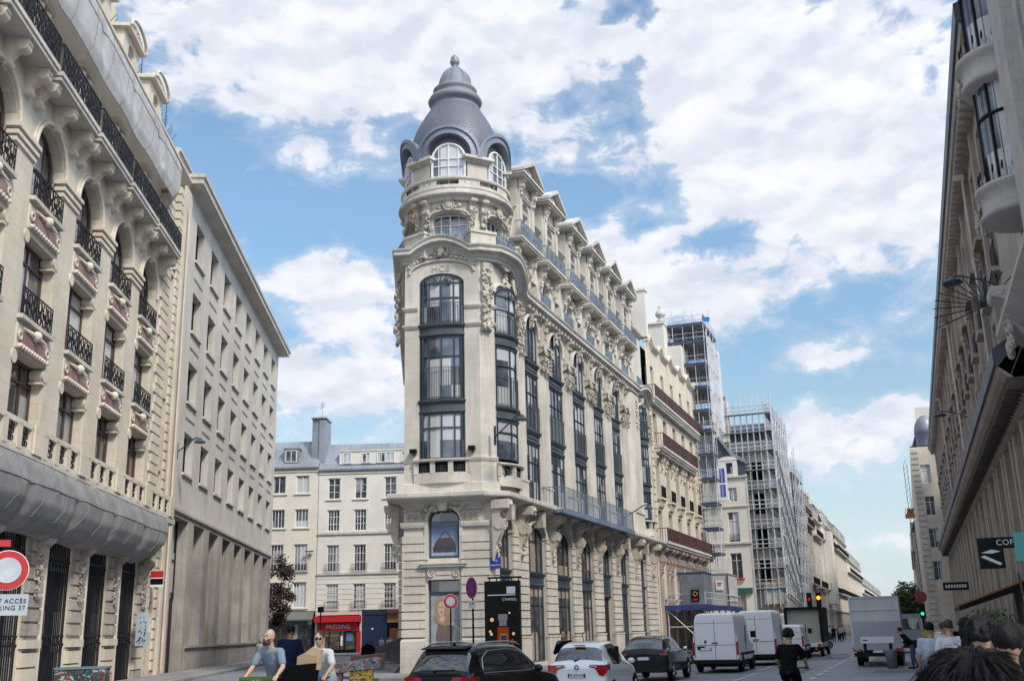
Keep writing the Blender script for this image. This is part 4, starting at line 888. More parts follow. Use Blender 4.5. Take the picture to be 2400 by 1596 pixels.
    # balcony slab on consoles with its railing
    s = MB(); s.box(a-0.75,b+0.75,-1.0,0.35,22.95,23.12); s.box(a-0.8,b+0.8,-1.06,0.35,23.12,23.3); so = s.build('balcony_slab', G['ledge'], orn)
    for xc in (a-0.45, c, b+0.45):
        q = MB(); q.prism([(0,22.95),(-0.85,22.95),(-0.88,22.75),(-0.7,22.55),(-0.45,22.45),(-0.25,22.2),(-0.22,21.95),(0,21.8)], xc-0.2, xc+0.2, 'x'); q.tube((xc-0.24,-0.62,22.68),(xc+0.24,-0.62,22.68),0.22,0,10); q.tube((xc-0.22,-0.14,22.0),(xc+0.22,-0.14,22.0),0.16,0,10)
        q.build('balcony_console', G['lplain'], orn)
    r = MB(); railing(r, a-0.75, b+0.75, 23.3, 24.5, -1.0, 0.2, 0.016, 0, True, 0.05)
    for k in range(26): r.ball((a-0.6+random.random()*(b-a+1.2),-1.0,23.5+random.random()*0.8),0.10,0,6,4,sy=0.3)
    for x in (a-0.75,b+0.75):
        r.box(x-0.025,x+0.025,-1.0,0.3,24.45,24.5)
        for i in range(6): r.box(x-0.014,x+0.014,-0.85+0.2*i,-0.82+0.2*i,23.3,24.45)
    r.build('railing', G['iron'], so)
    q = MB(); q.tube((a-0.55,0.0,23.3),(a-0.55,0.0,25.6),0.17,0,10,0.15); q.tube((b+0.55,0.0,23.3),(b+0.55,0.0,25.6),0.17,0,10,0.15)
    for x in (a-0.55,b+0.55): q.ball((x,-0.02,25.8),0.3,0,8,5); q.box(x-0.35,x+0.35,-0.3,0.35,26.0,26.3); carve(q,x,25.85,0.5,0.4,-0.1,10,0.1,1)
    q.build('column_pair', G['lplain'], orn)
# rusticated street piers
for k in range(6):
    a = -30.7+5.2*(k-1); b = a+1.9
    if b > -8: b = a+2.0
    mb = MB(); z = 2.25
    mb.box(a-0.02,b-0.2,-0.16,0,0,0.5)
    for z0, z1, pr, mi in ((0.55,1.05,0.2,1),(1.12,1.62,0.2,1),(1.78,2.08,0.28,1)): mb.box(a+0.03,b-0.25,-pr,0.0,z0,z1,1)
    while z < 5.9: mb.box(a+0.05,b-0.3,-0.18,0.0,z,z+0.43,0); z += 0.52
    mb.box(a+0.1,b-0.35,-0.10,0,0,6.6,0)
    mb.build('rusticated_pier', [G['lpit'], G['lplain']], orn)
    c = (a+b)/2; mb = MB(); c -= 0.1; console(mb, c, 0.6, 6.6, 4.4, 0.45, -0.12); mb.tube((c-0.42,-0.42,5.85),(c+0.42,-0.42,5.85),0.22,0,10); carve(mb, c, 4.3, 0.6, 1.5, -0.18, 70, 0.065, k, 0, 0.16); mb.build('carved_capital', G['lpit'], orn)
    mb = MB(); mb.path([(b+0.02,-0.04,0),(b+0.02,-0.04,6.4)],0.12,0,6); mb.build('door_moulding', G['lplain'], orn)
# quoin strip at the right end
mb = MB(); mq = MB(); z = 0.4
while z < 29.0:
    mb.box(-9.2 if int(z/0.55)%2 else -8.9, -7.2, -0.09, 0.0 if z < 23 else 0.35, z, z+0.44); mq.box(-6.0, -5.2, -0.09, 0.0 if z<23 else 0.35, z, z+0.44); z += 0.55
mb.build('quoins', G['lplain'], orn); mq.build('quoins', G['lplain'], orn)
mb = MB(); mb.box(-5.0,-3.3,-0.16,0.0,0,29.4); mb.tube((-4.6,-0.3,0.3),(-4.6,-0.3,28),0.06); mb.build('end_pilaster', G['lplain'], orn)
mb = MB()
for z in (4.0,11.2,15.4,19.2,22.9): mb.box(-7.1,-6.1,0.3,0.34,z-1.7,z+0.1)
mb.build('narrow_panes', G['glass_d'], orn)
# long stone ledge with pierced balustrade
mb = MB(); mb.sweep([(XL,0),(-7.4,0),(-7.4,0.3)], [(0,7.9),(0.5,8.0),(0.85,8.1),(1.0,8.16),(1.0,8.45),(0,8.5)]); mb.build('ledge', G['ledge'], orn)
mb = MB(); x = -40.6
mb.box(XL,-7.5,-1.0,-0.76,9.33,9.52); mb.box(XL,-7.5,-0.98,-0.78,8.45,8.62)
while x < -7.4: mb.box(x,x+0.42,-1.0,-0.74,8.5,9.4); x += 1.3
k = 0
for k in range(7): mb.box(-39.1+5.2*k, -38.2+5.2*k, -1.06,-0.72,8.5,9.56)
bo = mb.build('balustrade', G['lstone'], orn)
g = MB(); x = -40.2
while x < -7.6: 
    for z in (8.78,9.02,9.22): g.ring((x+0.42,-0.9,z),0.13,0.03,0,7,3); g.ring((x+0.2,-0.9,z),0.09,0.025,0,6,3); g.ring((x+0.65,-0.9,z),0.09,0.025,0,6,3)
    x += 1.3
g.build('grille', G['iron'], bo)
# netting: sagging cloth below the ledge and above the top balcony
def cloth(nm, x0, x1, prof, nx, m_, parent, slant=0, amp=0.10, seed=1, pinch=5.2, px=-32):
    from mathutils import noise
    mb = MB(); vs = []; k = len(prof)*4-3; pr = []
    for i in range(len(prof)-1):
        for j in range(4): t = j/4; pr.append((prof[i][0]*(1-t)+prof[i+1][0]*t, prof[i][1]*(1-t)+prof[i+1][1]*t))
    pr.append(prof[-1])
    for i in range(nx+1):
        for j, (o, z) in enumerate(pr):
            f = j/(k-1); xe = x1-slant*f**1.5; x = x0+(xe-x0)*i/nx
            w_ = noise.noise(Vector((x*0.5, z*0.9, seed)))*amp + noise.noise(Vector((x*1.9+z*0.8, z*0.6, seed+5)))*amp*0.35
            d = abs(((x-px)%pinch)-pinch/2); w_ -= 0.22*math.exp(-(d/0.35)**2)*math.exp(-((f-0.55)/0.25)**2)
            end = min(1, (xe-x)/1.2+0.02)**0.5
            vs.append((x, -(o*end+w_*end), z + noise.noise(Vector((x*0.35,seed*3,j*0.01)))*0.12*f*(1 if nm else 1)))
    fs = [(i*k+j,(i+1)*k+j,(i+1)*k+j+1,i*k+j+1) for i in range(nx) for j in range(k-1)]
    mb.add(vs, fs, 0, True); o = mb.build(nm, m_, parent)
    sm = MB(); st = max(1, int(2.6/((x1-x0)/nx)))
    for i in range(3, nx-2, st): sm.path([(vs[i*k+j][0], vs[i*k+j][1]-0.012, vs[i*k+j][2]) for j in range(k)], 0.013, 0, 4)
    for j in (0, k-1, k//3): sm.path([(vs[i*k+j][0], vs[i*k+j][1]-0.012, vs[i*k+j][2]) for i in range(0, nx+1, 2)], 0.016, 0, 4)
    sm.build('seam_ropes', G['soffit'], o); return o
n1_ = cloth('ledge_net', XL, -7.3, [(1.02,8.30),(1.2,7.95),(1.38,7.4),(1.36,6.8),(1.12,6.3),(0.8,5.98),(0.35,5.75)], 160, G['net'], orn, 4.0, 0.06, 1)
n2_ = cloth('upper_net', XL, -7.0, [(0.35,29.6),(0.62,29.0),(0.72,28.2),(0.80,27.4),(0.85,26.7),(0.75,26.1)], 160, G['net_up'], orn, 2.6, 0.05, 4, 5.2, -32)
# top cornice, curved dormers, roof
mb = MB(); mb.sweep([(XL,0.35),(-3.4,0.35),(-3.4,2)], [(0,29.5),(0.2,29.6),(0.5,29.8),(0.62,29.9),(0.62,30.05),(0,30.1)]); mb.build('cornice', G['lplain'], orn)
mb = MB(); mb.box(XL,-3.5,0.55,0.9,30.1,30.9); mb.build('parapet', G['lplain'], orn)
mb = MB(); mb.add([(XL,0.9,30.9),(-3.4,0.9,30.9),(-3.4,2.3,33.4),(XL,2.3,33.4)], [(0,1,2,3)]); mb.add([(XL,2.3,33.4),(-3.4,2.3,33.4),(-3.4,8,34.5),(XL,8,34.5)], [(0,1,2,3)]); mb.add([(-3.4,0.9,30.9),(-3.4,8,30.9),(-3.4,8,34.5),(-3.4,2.3,33.4)], [(0,1,2,3)]); mb.build('roof', G['zinc'], orn)
for a, b in OP:
    c = (a+b)/2; d = MB(); panel(d, c-1.35, c+1.35, 30.1, 32.4, [(c-0.55,c+0.55,30.4,31.7,0.35)], 0.3, y=0.35); d.box(c-1.35,c-1.2,0.36,2.4,30.1,32.4); d.box(c+1.2,c+1.35,0.36,2.4,30.1,32.4)
    d.prism(arc_pts(c-1.4,c+1.4,32.5,0.6,12), 0.15, 2.4, 'y'); d.box(c-1.6,c+1.6,0.05,2.4,32.38,32.55)
    do = d.build('dormer', G['lplain'], orn)
    q = MB(); q.path([(x,0.0,z) for x,z in arc_pts(c-1.5,c+1.5,32.5,0.72,14)],0.09,0,6); carve(q,c,32.75,1.2,0.35,0.12,14,0.07,2); q.build('curved_pediment', G['lplain'], do)
    glazing(do, c-0.55, c+0.55, 30.4, 31.7, 0.35, 0.6, (0.5,), (), G['wframe'], G['glass_d'])
mb = MB()
for x in (-20,-17.2,-9.5,-6.0,-3.4):
    mb.tube((x,1.9,32.8),(x,1.9,36.2),0.03)
for i in range(46): x = -22+0.42*i; z = 34.0+0.2*sin(i); mb.tube((x,1.7,33.2),(x,1.2+0.1*(i%3),33.9),0.018,0,4)
for z in (35.0,35.5,36.0): mb.tube((-20,1.9,z),(-17.2,1.9,z),0.025)
mb.build('bird_spikes', G['steel'], orn)
mb = MB(); mb.box(-15.4,-14.0,2.2,4.0,32,36.0); mb.box(-7.0,-5.8,2.0,3.5,32,35.0); mb.build('chimney', G['lplain'], orn)

# ================================================================ left: plain building with square windows
mod = empty('plain_building', LBP, LRZ, 'plain rendered building with rows of deep set windows and tall fins at street level', 'building')
mb = MB(); hs = []
for k in range(8):
    for z0, z1 in ((25.85,28.5),(21.05,23.7),(16.45,19.05),(11.95,14.5)): hs.append((-1.0+5*k, 1.6+5*k, z0, z1))
panel(mb, -3.25, 38.6, 9.5, 29.9, hs, 0.55); mb.build('facade_wall', G['modern'], mod)
mb = MB(); hs = [(-2.3,1.65,0.0,9.15)]+[(3.3+5*k,6.65+5*k,1.55,9.15) for k in range(7)]; panel(mb, -3.25, 38.6, 0, 9.5, hs, 0.85); mb.build('street_level_wall', G['modern_low'], mod)
mb = MB(); mb.add([(38.6,0,0),(38.6,14,0),(38.6,14,29.9),(38.6,0,29.9)], [(0,1,2,3)]); mb.build('end_wall', G['modern'], mod)
mb = MB(); mb.sweep([(-3.2,0),(38.6,0),(38.6,3)], [(0,9.42),(0.14,9.45),(0.16,9.62),(0,9.68)]); mb.build('string_course', G['modern'], mod)
mb = MB(); mb.sweep([(2.2,0),(38.6,0),(38.6,3)], [(0,0),(0.06,0),(0.06,1.42),(0.2,1.45),(0.2,1.58),(0,1.58)]); mb.build('plinth', G['modern_low'], mod)
mb = MB(); mb.sweep([(-3.2,2),(-3.2,0),(38.8,0),(38.8,4)], [(0,29.7),(0.08,29.75),(0.95,29.95),(0.98,30.3),(1.08,30.32),(1.1,30.55),(0,30.7)]); mb.build('cornice', [G['modern']], mod)
mb = MB(); mb.sweep([(-3.2,1.2),(33.5,1.2),(33.5,6)], [(0,30.6),(0,32.4),(0.25,32.45),(0.25,32.6),(0.38,32.65),(0.38,32.85),(0,32.95)]); mb.build('attic', G['modern'], mod)
mb = MB(); mb.box(-3.2,38.5,1.0,14,0,30.5); mb.build('inner_core', G['dark'], mod)
gw = MB()
first = None
for k in range(8):
    for z0, z1 in ((25.85,28.5),(21.05,23.7),(16.45,19.05),(11.95,14.5)):
        if first is None: first = glazing(mod, 0, 2.6, 0, 2.62, 0, 0.5, (0.5,), (), G['iron'], G['glass_d'], fr=0.09, loc=(-1.0,0,z0))
        else: dup(first, mod, loc=(-1.0+5*k,0,z0))
        s = MB(); s.box(-1.15+5*k,1.75+5*k,-0.16,0.02,z0-0.16,z0-0.0); s.build('sill', G['modern'], mod)
        if z0 < 25: s = MB(); s.box(-1.0+5*k,1.6+5*k,-0.03,0.01,z1+0.85,z1+1.0); s.build('slot', G['soffit'], mod)
for k in range(7):
    s = MB(); s.box(3.3+5*k,6.65+5*k,0.8,0.84,1.55,9.15); s.box(3.3+5*k,3.36+5*k,0.5,0.8,1.55,9.15); s.build('dark_glazing', G['glass_d'], mod)
s = MB(); s.box(-2.3,1.65,0.7,0.74,0,4.3); s.build('entrance_door', G['black'], mod)
glazing(mod, -2.3, 1.65, 4.3, 9.15, 0, 0.7, (0.33,0.67), (0.5,), G['iron'], G['glass_w'], fr=0.12, bar=0.1)

# ================================================================ far end of the left street: two rendered houses and their shops
WP = (-15.95, 117.37, 0); WRZ = -radians(2)
def house(nm, label, x0, x1, eave, ridge, cols, ww, rows, mwall, bands=(), rail_rows=()):
    h = empty(nm, WP, WRZ, label, 'house')
    mb = MB(); panel(mb, x0, x1, 4.6, eave, [(c-ww/2,c+ww/2,z0,z1) for c in cols for z0,z1 in rows], 0.25); mb.build('wall', mwall, h)
    mb = MB(); mb.box(x0,x1,0.6,9,0,eave); mb.build('inner_core', G['dark'], h)
    mb = MB(); mb.add([(x0,-0.2,eave),(x1,-0.2,eave),(x1,2.2,ridge),(x0,2.2,ridge)], [(0,1,2,3)])
    x = x0
    while x < x1: mb.tube((x,-0.2,eave+0.03),(x,2.2,ridge+0.03),0.035,0,4); x += 0.62
    mb.add([(x0,2.2,ridge),(x1,2.2,ridge),(x1,10,ridge+0.2),(x0,10,ridge+0.2)], [(0,1,2,3)]); mb.add([(x1,-0.2,eave),(x1,10,eave),(x1,10,ridge),(x1,2.2,ridge)],[(0,1,2,3)])
    mb.build('roof', G['zinc'], h)
    mb = MB(); mb.box(x0,x1,-0.3,0.0,eave-0.14,eave+0.06); mb.build('gutter', G['zincd'], h)
    mb = MB(); mb.box(x0,x1,-0.1,0.0,eave-0.5,eave-0.3); mb.build('eave_band', mwall, h)
    for z in bands: mb = MB(); mb.box(x0,x1,-0.16,0.0,z-0.12,z+0.1); mb.build('string_course', G['stone_low'], h)
    for c in cols:
        for i, (z0, z1) in enumerate(rows):
            f = glazing(h, c-ww/2, c+ww/2, z0, z1, 0, 0.16, (0.25,0.5,0.75) if i else (0.5,), (0.34,0.67) if x0 > -8 else (), G['wframe'], G['glass_w'] if (i == 3 or random.random() < 0.3) else G['glass_d'], fr=0.09, bar=0.05)
            s = MB(); s.box(c-ww/2-0.25,c+ww/2+0.25,-0.14,0.02,z0-0.14,z0-0.01); s.box(c-ww/2-0.12,c+ww/2+0.12,-0.04,0.0,z1,z1+0.1)
            so = s.build('sill', mwall, h)
            if i in rail_rows: r = MB(); railing(r, c-ww/2-0.2, c+ww/2+0.2, z0, z0+0.75, -0.3, 0.14, 0.014); r.build('railing', G['iron'], so)
    return h
hc = house('cream_house', 'cream rendered house with grey zinc roof left of the tall chimney', -22, -6.2, 20.3, 23.65, (-16.2,-13.4,-10.65,-8.0), 1.45, ((17.4,19.4),(13.6,15.65),(8.9,11.8),(4.95,7.7)), G['cream'], (), (2,))
hw = house('white_house', 'white rendered house over the red dry cleaning shop', -6.15, 9.0, 19.95, 23.2, (-4.4,-1.4,1.95,5.1), 1.32, ((16.65,19.0),(13.1,15.45),(8.75,11.6),(4.72,7.4)), G['white'], (12.85,8.5), (2,3))
c = MB(); c.box(-7.2,-6.35,0.6,3.4,20,26.0); c.box(-6.35,-5.65,0.4,3.4,19.6,25.8); c.box(-7.3,-5.55,0.3,3.5,25.95,26.12); c.tube((-6.2,1,26.1),(-6.2,1,28.0),0.03); c.tube((-6.5,1,27.3),(-5.9,1,27.6),0.03); c.tube((-6.45,1,27.6),(-5.95,1,27.9),0.03); c.build('chimney', G['zinc'], hc)
d = MB(); d.box(-3.9,7.5,0.1,2.2,20.55,22.0); d.box(-4.0,7.6,0.0,2.3,22.0,22.12); do = d.build('long_dormer', G['white'], hw)
for c_, w_ in ((-3.0,0.95),(-0.85,0.95),(0.85,1.0),(1.9,1.0),(3.6,0.95)): glazing(do, c_-w_/2, c_+w_/2, 20.65, 21.85, 0, 0.06, (0.5,), (), G['wframe'], G['glass_w'], fr=0.1)
d = MB(); d.box(-10.3,-8.6,0.2,2.0,20.9,22.5); d.box(-10.4,-8.5,0.1,2.1,22.5,22.65); do = d.build('dormer', G['zinc'], hc); glazing(do, -10.1,-8.8, 21.0, 22.35, 0, 0.16, (0.5,), (), G['wframe'], G['glass_w'], fr=0.08)
mb = MB(); 
for z in (5.2,5.75,6.3,6.85,7.4,7.95): mb.box(-6.1,9,-0.025,0.0,z,z+0.04)
mb.build('joint_lines', G['stone_low'], hw)
def shop(nm, label, x0, x1, z1, mfr):
    s = empty(nm, WP, WRZ, label, 'shop'); mb = MB()
    mb.box(x0,x1,-0.1,0.15,z1-0.5,z1); mb.box(x0,x0+0.25,-0.08,0.3,0,z1-0.5); mb.box(x1-0.25,x1,-0.08,0.3,0,z1-0.5); mb.build('shopfront', mfr, s); return s
s1 = shop('cleaners_shop', 'red shopfront lettered PRESSING under a red awning', -6.15, -1.05, 4.6, G['stone_low'])
mb = MB(); mb.box(-6.1,-1.1,-0.9,-0.05,3.35,4.0); mb.build('awning', G['red'], s1)
mb = MB(); mb.box(-5.76,-1.4,-0.25,-0.1,2.42,3.28); sg = mb.build('fascia', G['red'], s1)
mb = MB(); mb.box(-1.62,-1.15,-0.15,0.1,0.1,2.42); mb.build('pilaster', G['red'], s1)
text('PRESSING', 0.62, 'sign_lettering', G['wpaint'], sg, (-3.6,-0.26,2.84), (pi/2,0,0), 0.01, sx=0.92)
mb = MB(); mb.box(-5.8,-1.6,0.1,0.14,0.1,2.42); mb.build('shop_window', G['glass_s'], s1)
mb = MB(); mb.box(-2.75,-2.05,0.04,0.08,1.35,2.25); mb.build('blue_notice', mat('notice blue', (0.12,0.25,0.5), 0.5, bump=0), s1)
mb = MB(); mb.box(-3.45,-3.15,0.04,0.08,0.9,1.9); mb.box(-3.35,-3.2,0.0,0.04,1.4,1.85); mb.build('paper_notice', G['wpaint'], s1)
mb = MB()
for x in (-5.8,-4.6,-3.4,-2.9,-1.7): mb.box(x-0.04,x+0.04,0.0,0.1,0.1,2.42)
mb.box(-5.8,-1.7,0.0,0.1,0.1,0.5); mb.build('mullions', G['black'], s1)
s2 = shop('blue_portal', 'dark blue panelled carriage doorway beside the red shop', -1.0, 1.7, 4.55, mat('navy paint', (0.012,0.025,0.07), 0.5))
mb = MB(); mb.box(-0.75,1.45,0.0,0.12,0,4.05); mb.build('door_leaf', mat('navy door', (0.015,0.03,0.085), 0.4), s2)
mb = MB(); mb.ball((0.1,-0.05,2.55),0.12,0,8,5,sy=0.3); mb.build('door_plate', G['wpaint'], s2)
s3 = shop('orange_shop', 'dark shopfront with an orange and red fascia next to the blue doorway', 1.75, 8.0, 3.2, G['black'])
mb = MB(); mb.box(1.75,8.0,-0.2,0.1,3.2,4.15); mb.build('fascia', mat('orange board', (0.45,0.22,0.10), 0.6), s3)
mb = MB(); mb.box(1.75,8.0,-0.7,0.0,4.15,4.55); mb.build('awning', mat('maroon awning', (0.14,0.03,0.04), 0.7), s3)
mb = MB(); mb.box(2.0,2.9,-0.05,0.1,0,2.6); mb.build('red_door', mat('brick red door', (0.2,0.04,0.03), 0.6), s3)
mb = MB(); mb.box(2.9,7.9,0.1,0.14,0,2.7); mb.build('shop_window', G['glass_s'], s3)
s4 = shop('grey_awning_shop', 'dark shopfront under a grey green awning behind the standing man', -22, -6.25, 4.6, G['black'])
mb = MB(); mb.prism([(-0.05,4.6),(-0.9,3.75),(-0.9,3.62),(-0.05,4.3)], -21.8, -6.3, 'x'); mb.build('awning', mat('grey green canvas', (0.14,0.15,0.13), 0.8), s4)
mb = MB(); mb.box(-21.8,-6.5,0.1,0.14,0,3.9); mb.build('shop_window', G['glass_d'], s4)
mb = MB(); mb.tube((-6.9,-0.1,10.1),(-6.9,-0.4,11.0),0.03); mb.box(-7.4,-6.5,-0.5,-0.2,10.9,11.0); tag(mb.build('wall_lamp', G['black'], None, WP, WRZ), 'small black lantern fixed between the cream house and the white house', 'lamp')
# ================================================================ right-hand street, left side: building with oxblood balconies
AP = (A0.x, A0.y, 0); ARZ = pi/2-AZA
nb = empty('balcony_building', AP, ARZ, 'beige stone building with long oxblood iron balconies beyond the wedge building', 'building')
WX = [38.9+4.1*k for k in range(5)]
hs = []
for x in WX: hs += [(x-0.7,x+0.7,0.3,4.2),(x-0.75,x+0.75,9.0,11.6),(x-0.75,x+0.75,13.0,16.1),(x-0.75,x+0.75,17.4,20.0),(x-0.6,x+0.6,22.0,24.2)]
mb = MB(); panel(mb, 36.75, 59.6, 0, 26.1, hs, 0.5); mb.build('facade_wall', G['lstone'], nb)
mb = MB(); mb.box(36.8,59.5,0.75,14,0,26.0); mb.build('inner_core', G['dark'], nb)
mb = MB(); mb.add([(59.6,0,0),(59.6,14,0),(59.6,14,28),(59.6,0,26.1)], [(0,1,2,3)]); mb.build('end_wall', G['lplain'], nb)
pts = []
for i in range(41): x = 37.2+22.2*i/40; t = ((x-36.9)%4.1)/4.1; pts.append((x, 0.0, 0.7*max(0,sin(2*pi*t))**2 if 0.1<t<0.6 else 0))
mb = MB(); mb.sweep(pts, [(0,25.6),(0.1,25.7),(0.35,25.95),(0.38,26.15),(0,26.25)]); mb.build('wavy_cornice', G['lplain'], nb)
mb = MB(); mb.add([(36.9,0.3,26.2),(59.6,0.3,26.2),(59.6,2.6,29.2),(36.9,2.6,29.2)], [(0,1,2,3)]); mb.build('slate_roof', G['slate_flat'], nb)
for (x0, x1, z, out, top) in ((36.8,58.6,21.0,0.65,1.15),(38.2,53.6,16.9,0.8,1.25),(36.9,59.0,8.75,0.95,1.2)):
    s = MB(); s.sweep([(x0,0.0),(x0,-out+0.2),(x1,-out+0.2),(x1,0)], [(0,z-0.3),(0.1,z-0.25),(0.16,z-0.1),(0.22,z-0.08),(0.22,z+0.12),(0,z+0.14)]); s.box(x0,x1,-out+0.1,0,z-0.28,z+0.1)
    x = x0+0.3
    while x < x1: s.box(x,x+0.25,-out*0.75,0,z-0.5,z-0.28); x += 0.62
    so = s.build('long_balcony', G['ledge'], nb)
    r = MB(); railing(r, x0+0.05, x1-0.05, z+0.12, z+top, -out, 0.13, 0.022, 0)
    x = x0+0.1
    while x < x1: r.box(x-0.05,x+0.03,-out-0.04,-out+0.04,z+0.1,z+top+0.02); x += 1.45
    for yy in range(4): r.box(x0+0.03,x0+0.07,-out+0.2*yy,-out+0.2*yy+0.03,z+0.12,z+top)
    r.box(x0+0.03,x0+0.07,-out,0,z+top-0.06,z+top); r.build('railing', G['rust'], so)
for x in WX:
    for z0, z1 in ((9.0,11.6),(13.0,16.1),(17.4,20.0),(22.0,24.2)):
        glazing(nb, x-0.72, x+0.72, z0, z1, 0, 0.4, (0.5,), (0.7,), G['wframe'] if z0 > 20 else G['wood'], G['glass_d'], fr=0.08)
    glazing(nb, x-0.7, x+0.7, 0.3, 4.2, 0, 0.4, (0.5,), (0.7,), G['black'], G['glass_s'])
    b = MB(); b.box(x-0.95,x+0.95,-0.5,0,12.45,12.6); b.prism([(0,12.45),(-0.4,12.45),(-0.2,11.9),(0,11.7)],x-0.8,x+0.8,'x'); bo = b.build('small_balcony', G['lplain'], nb)
    r = MB(); railing(r, x-0.9, x+0.9, 12.6, 13.6, -0.42, 0.12, 0.016); r.build('railing', G['iron'], bo)
    for dx in (-1.3,1.3):
        b = MB(); console(b, x+dx, 0.5, 16.6, 15.0, 0.55); b.build('scroll_console', G['lplain'], nb)
        b = MB(); console(b, x+dx, 0.6, 8.4, 5.9, 0.75); b.box(x+dx-0.35,x+dx+0.35,-0.2,0,0,5.9); b.build('pier_console', G['brown'], nb)
mb = MB(); mq = MB(); z = 9.2
while z < 20.5: mb.box(57.6,59.4,-0.08,0,z,z+0.45); mq.box(36.9,37.6,-0.08,0,z,z+0.45); z += 0.6
mb.build('quoins', G['lplain'], nb); mq.build('quoins', G['lplain'], nb)
# ---- scaffold tower on that building
def scaffold(nm, label, xs, ys, zs, board_z=(), seed=1, blue=True, poles_up=1.2, r=0.035, diag=True):
    s = empty(nm, AP, ARZ, label, 'scaffold'); rnd = random.Random(seed)
    mb = MB()
    for x in xs:
        for y in ys: mb.tube((x,y,zs[0]),(x,y,zs[-1]+poles_up*rnd.uniform(0.3,1.3)), r, 0, 5)
    mb.build('standards', G['scaf'], s)
    for k, z in enumerate(zs[1:]):
        mb = MB()
        for y in ys:
            for dz in (0, 0.5, 1.0): mb.tube((xs[0],y,z+dz),(xs[-1],y,z+dz), r*0.8, 0, 4)
        for x in xs:
            for dz in (0, 0.5, 1.0): mb.tube((x,ys[0],z+dz),(x,ys[-1],z+dz), r*0.8, 0, 4)
        if diag:
            for i in range(len(xs)-1):
                if (i+k) % 2 == 0: mb.tube((xs[i],ys[0],zs[k]),(xs[i+1],ys[0],z), r*0.8, 0, 4)
        mb.build('lift_tubes', G['scaf'], s)
        if k < len(zs)-1-0:
            b = MB(); b.box(xs[0]-0.1,xs[-1]+0.1,min(ys)+0.05,max(ys)-0.05,z-0.06,z); bo = b.build('deck', G['scafboard'], s)
            if blue: t_ = MB(); t_.box(xs[0]-0.12,xs[0]-0.08,min(ys),max(ys),z,z+0.18); t_.box(xs[0],xs[-1],min(ys)-0.04,min(ys)-0.01,z,z+0.16); t_.build('toe_board', G['scafblue'], bo)
    return s
Zt = [3.9]+[6.4+2.5*k for k in range(7)]
sc1 = scaffold('scaffold_tower', 'tall narrow scaffold tower with blue toe boards climbing past the oxblood balconies', [57.2,58.4,59.6], [-1.9,-1.1,-0.3], Zt, seed=2)
sc2 = scaffold('roof_scaffold', 'dense scaffold with blue decks wrapped round the roof above the oxblood balconies', [57.6,59.6,61.6,63.6,65.6], [-1.7,-0.6,0.5,1.6,2.7], [21.4,23.6,26.1,28.6,31.1,33.0], seed=3, poles_up=2.0)
mb = MB(); mb.box(57.5,57.52,-1.9,-1.72,33.3,33.9); mb.add([(57.5,-1.75,33.7),(57.5,-2.5,33.55),(57.55,-2.4,33.05),(57.5,-1.78,33.15)], [(0,1,2,3)]); mb.build('blue_flag', mat('blue tarp', (0.02,0.22,0.55), 0.6), sc2)
mb = MB()
for i in range(13):
    x0, x1 = 57.8+0.7*i, 58.5+0.7*i; f = lambda x: -1.8-0.12*sin(x*2.3)
    mb.add([(x0,f(x0),22.6),(x1,f(x1),22.6),(x1,f(x1),32.2-0.04*i),(x0,f(x0),32.4-0.04*i)], [(0,1,2,3)], 0, True)
mb.build('white_net', G['net_w'], sc2)
mb = MB(); mb.box(55.9,59.2,2.2,4.4,26.5,33.0); mb.box(55.7,59.3,2.1,4.5,33.0,33.2); mb.box(56.5,60,0.6,3.0,26.0,30.6); wc = mb.build('party_wall', G['white'], nb)
mb = MB(); mb.lathe([(0.0,33.2),(0.35,33.2),(0.5,33.35),(0.3,33.5),(0.2,33.65),(0.5,33.9),(0.55,34.1),(0.45,34.4),(0.25,34.6),(0.12,34.8),(0.2,34.9),(0.0,35.1)], 56.2, 2.5, 14); mb.build('stone_urn', G['ledge'], nb)
# site gantry with the cabins
gn = empty('site_gantry', AP, ARZ, 'steel gantry over the pavement carrying the site cabins', 'gantry')
mb = MB(); mb.box(37.6,57.0,-3.6,-0.2,3.45,3.62); mb.build('platform', G['scafboard'], gn)
mb = MB(); mb.box(37.6,57.0,-3.66,-3.6,3.3,3.72); mb.box(37.55,37.6,-3.6,-0.2,3.3,3.72); mb.build('toe_board', G['scafblue'], gn)
mb = MB()
for x in (37.8,41.0,44.2,47.4,50.6,53.8,56.8):
    for y in (-3.5,-0.4): mb.tube((x,y,0.1),(x,y,3.45),0.06); mb.tube((x,y,3.6),(x,y,4.7),0.03)
    mb.tube((x,-3.5,2.0),(x,-0.4,2.0),0.04); mb.tube((x,-3.5,0.4),(x,-0.4,3.3),0.04); mb.tube((x,-3.5,3.4),(min(56.8,x+1.6),-3.5,2.0),0.05)
for z in (1.9,4.2,4.7): mb.tube((37.8,-3.5,z),(56.8,-3.5,z),0.035); mb.tube((37.8,-0.4,z),(56.8,-0.4,z),0.035)
mb.tube((37.6,-3.4,3.3),(40.5,-3.4,2.0),0.06); mb.build('frame', G['scaf'], gn)
def cabin(nm, label, x0,x1,y0,y1,z0,z1,m_,extra):
    c = empty(nm, AP, ARZ, label, 'site cabin'); mb = MB(); mb.box(x0,x1,y0,y1,z0,z1)
    n = 14
    for i in range(n): y = y0+(y1-y0)*(i+0.5)/n; mb.box(x0-0.03,x0,y-0.03,y+0.03,z0+0.1,z1-0.1)
    n = int((x1-x0)/0.28)
    for i in range(n): x = x0+(x1-x0)*(i+0.5)/n; mb.box(x-0.05,x+0.05,y0-0.03,y0,z0+0.1,z1-0.1)
    mb.build('body', m_, c); mb = MB(); mb.box(x0-0.06,x1+0.06,y0-0.06,y1+0.06,z1,z1+0.12); mb.box(x0-0.06,x1+0.06,y0-0.06,y1+0.06,z0,z0+0.12); mb.build('rim', extra, c); return c
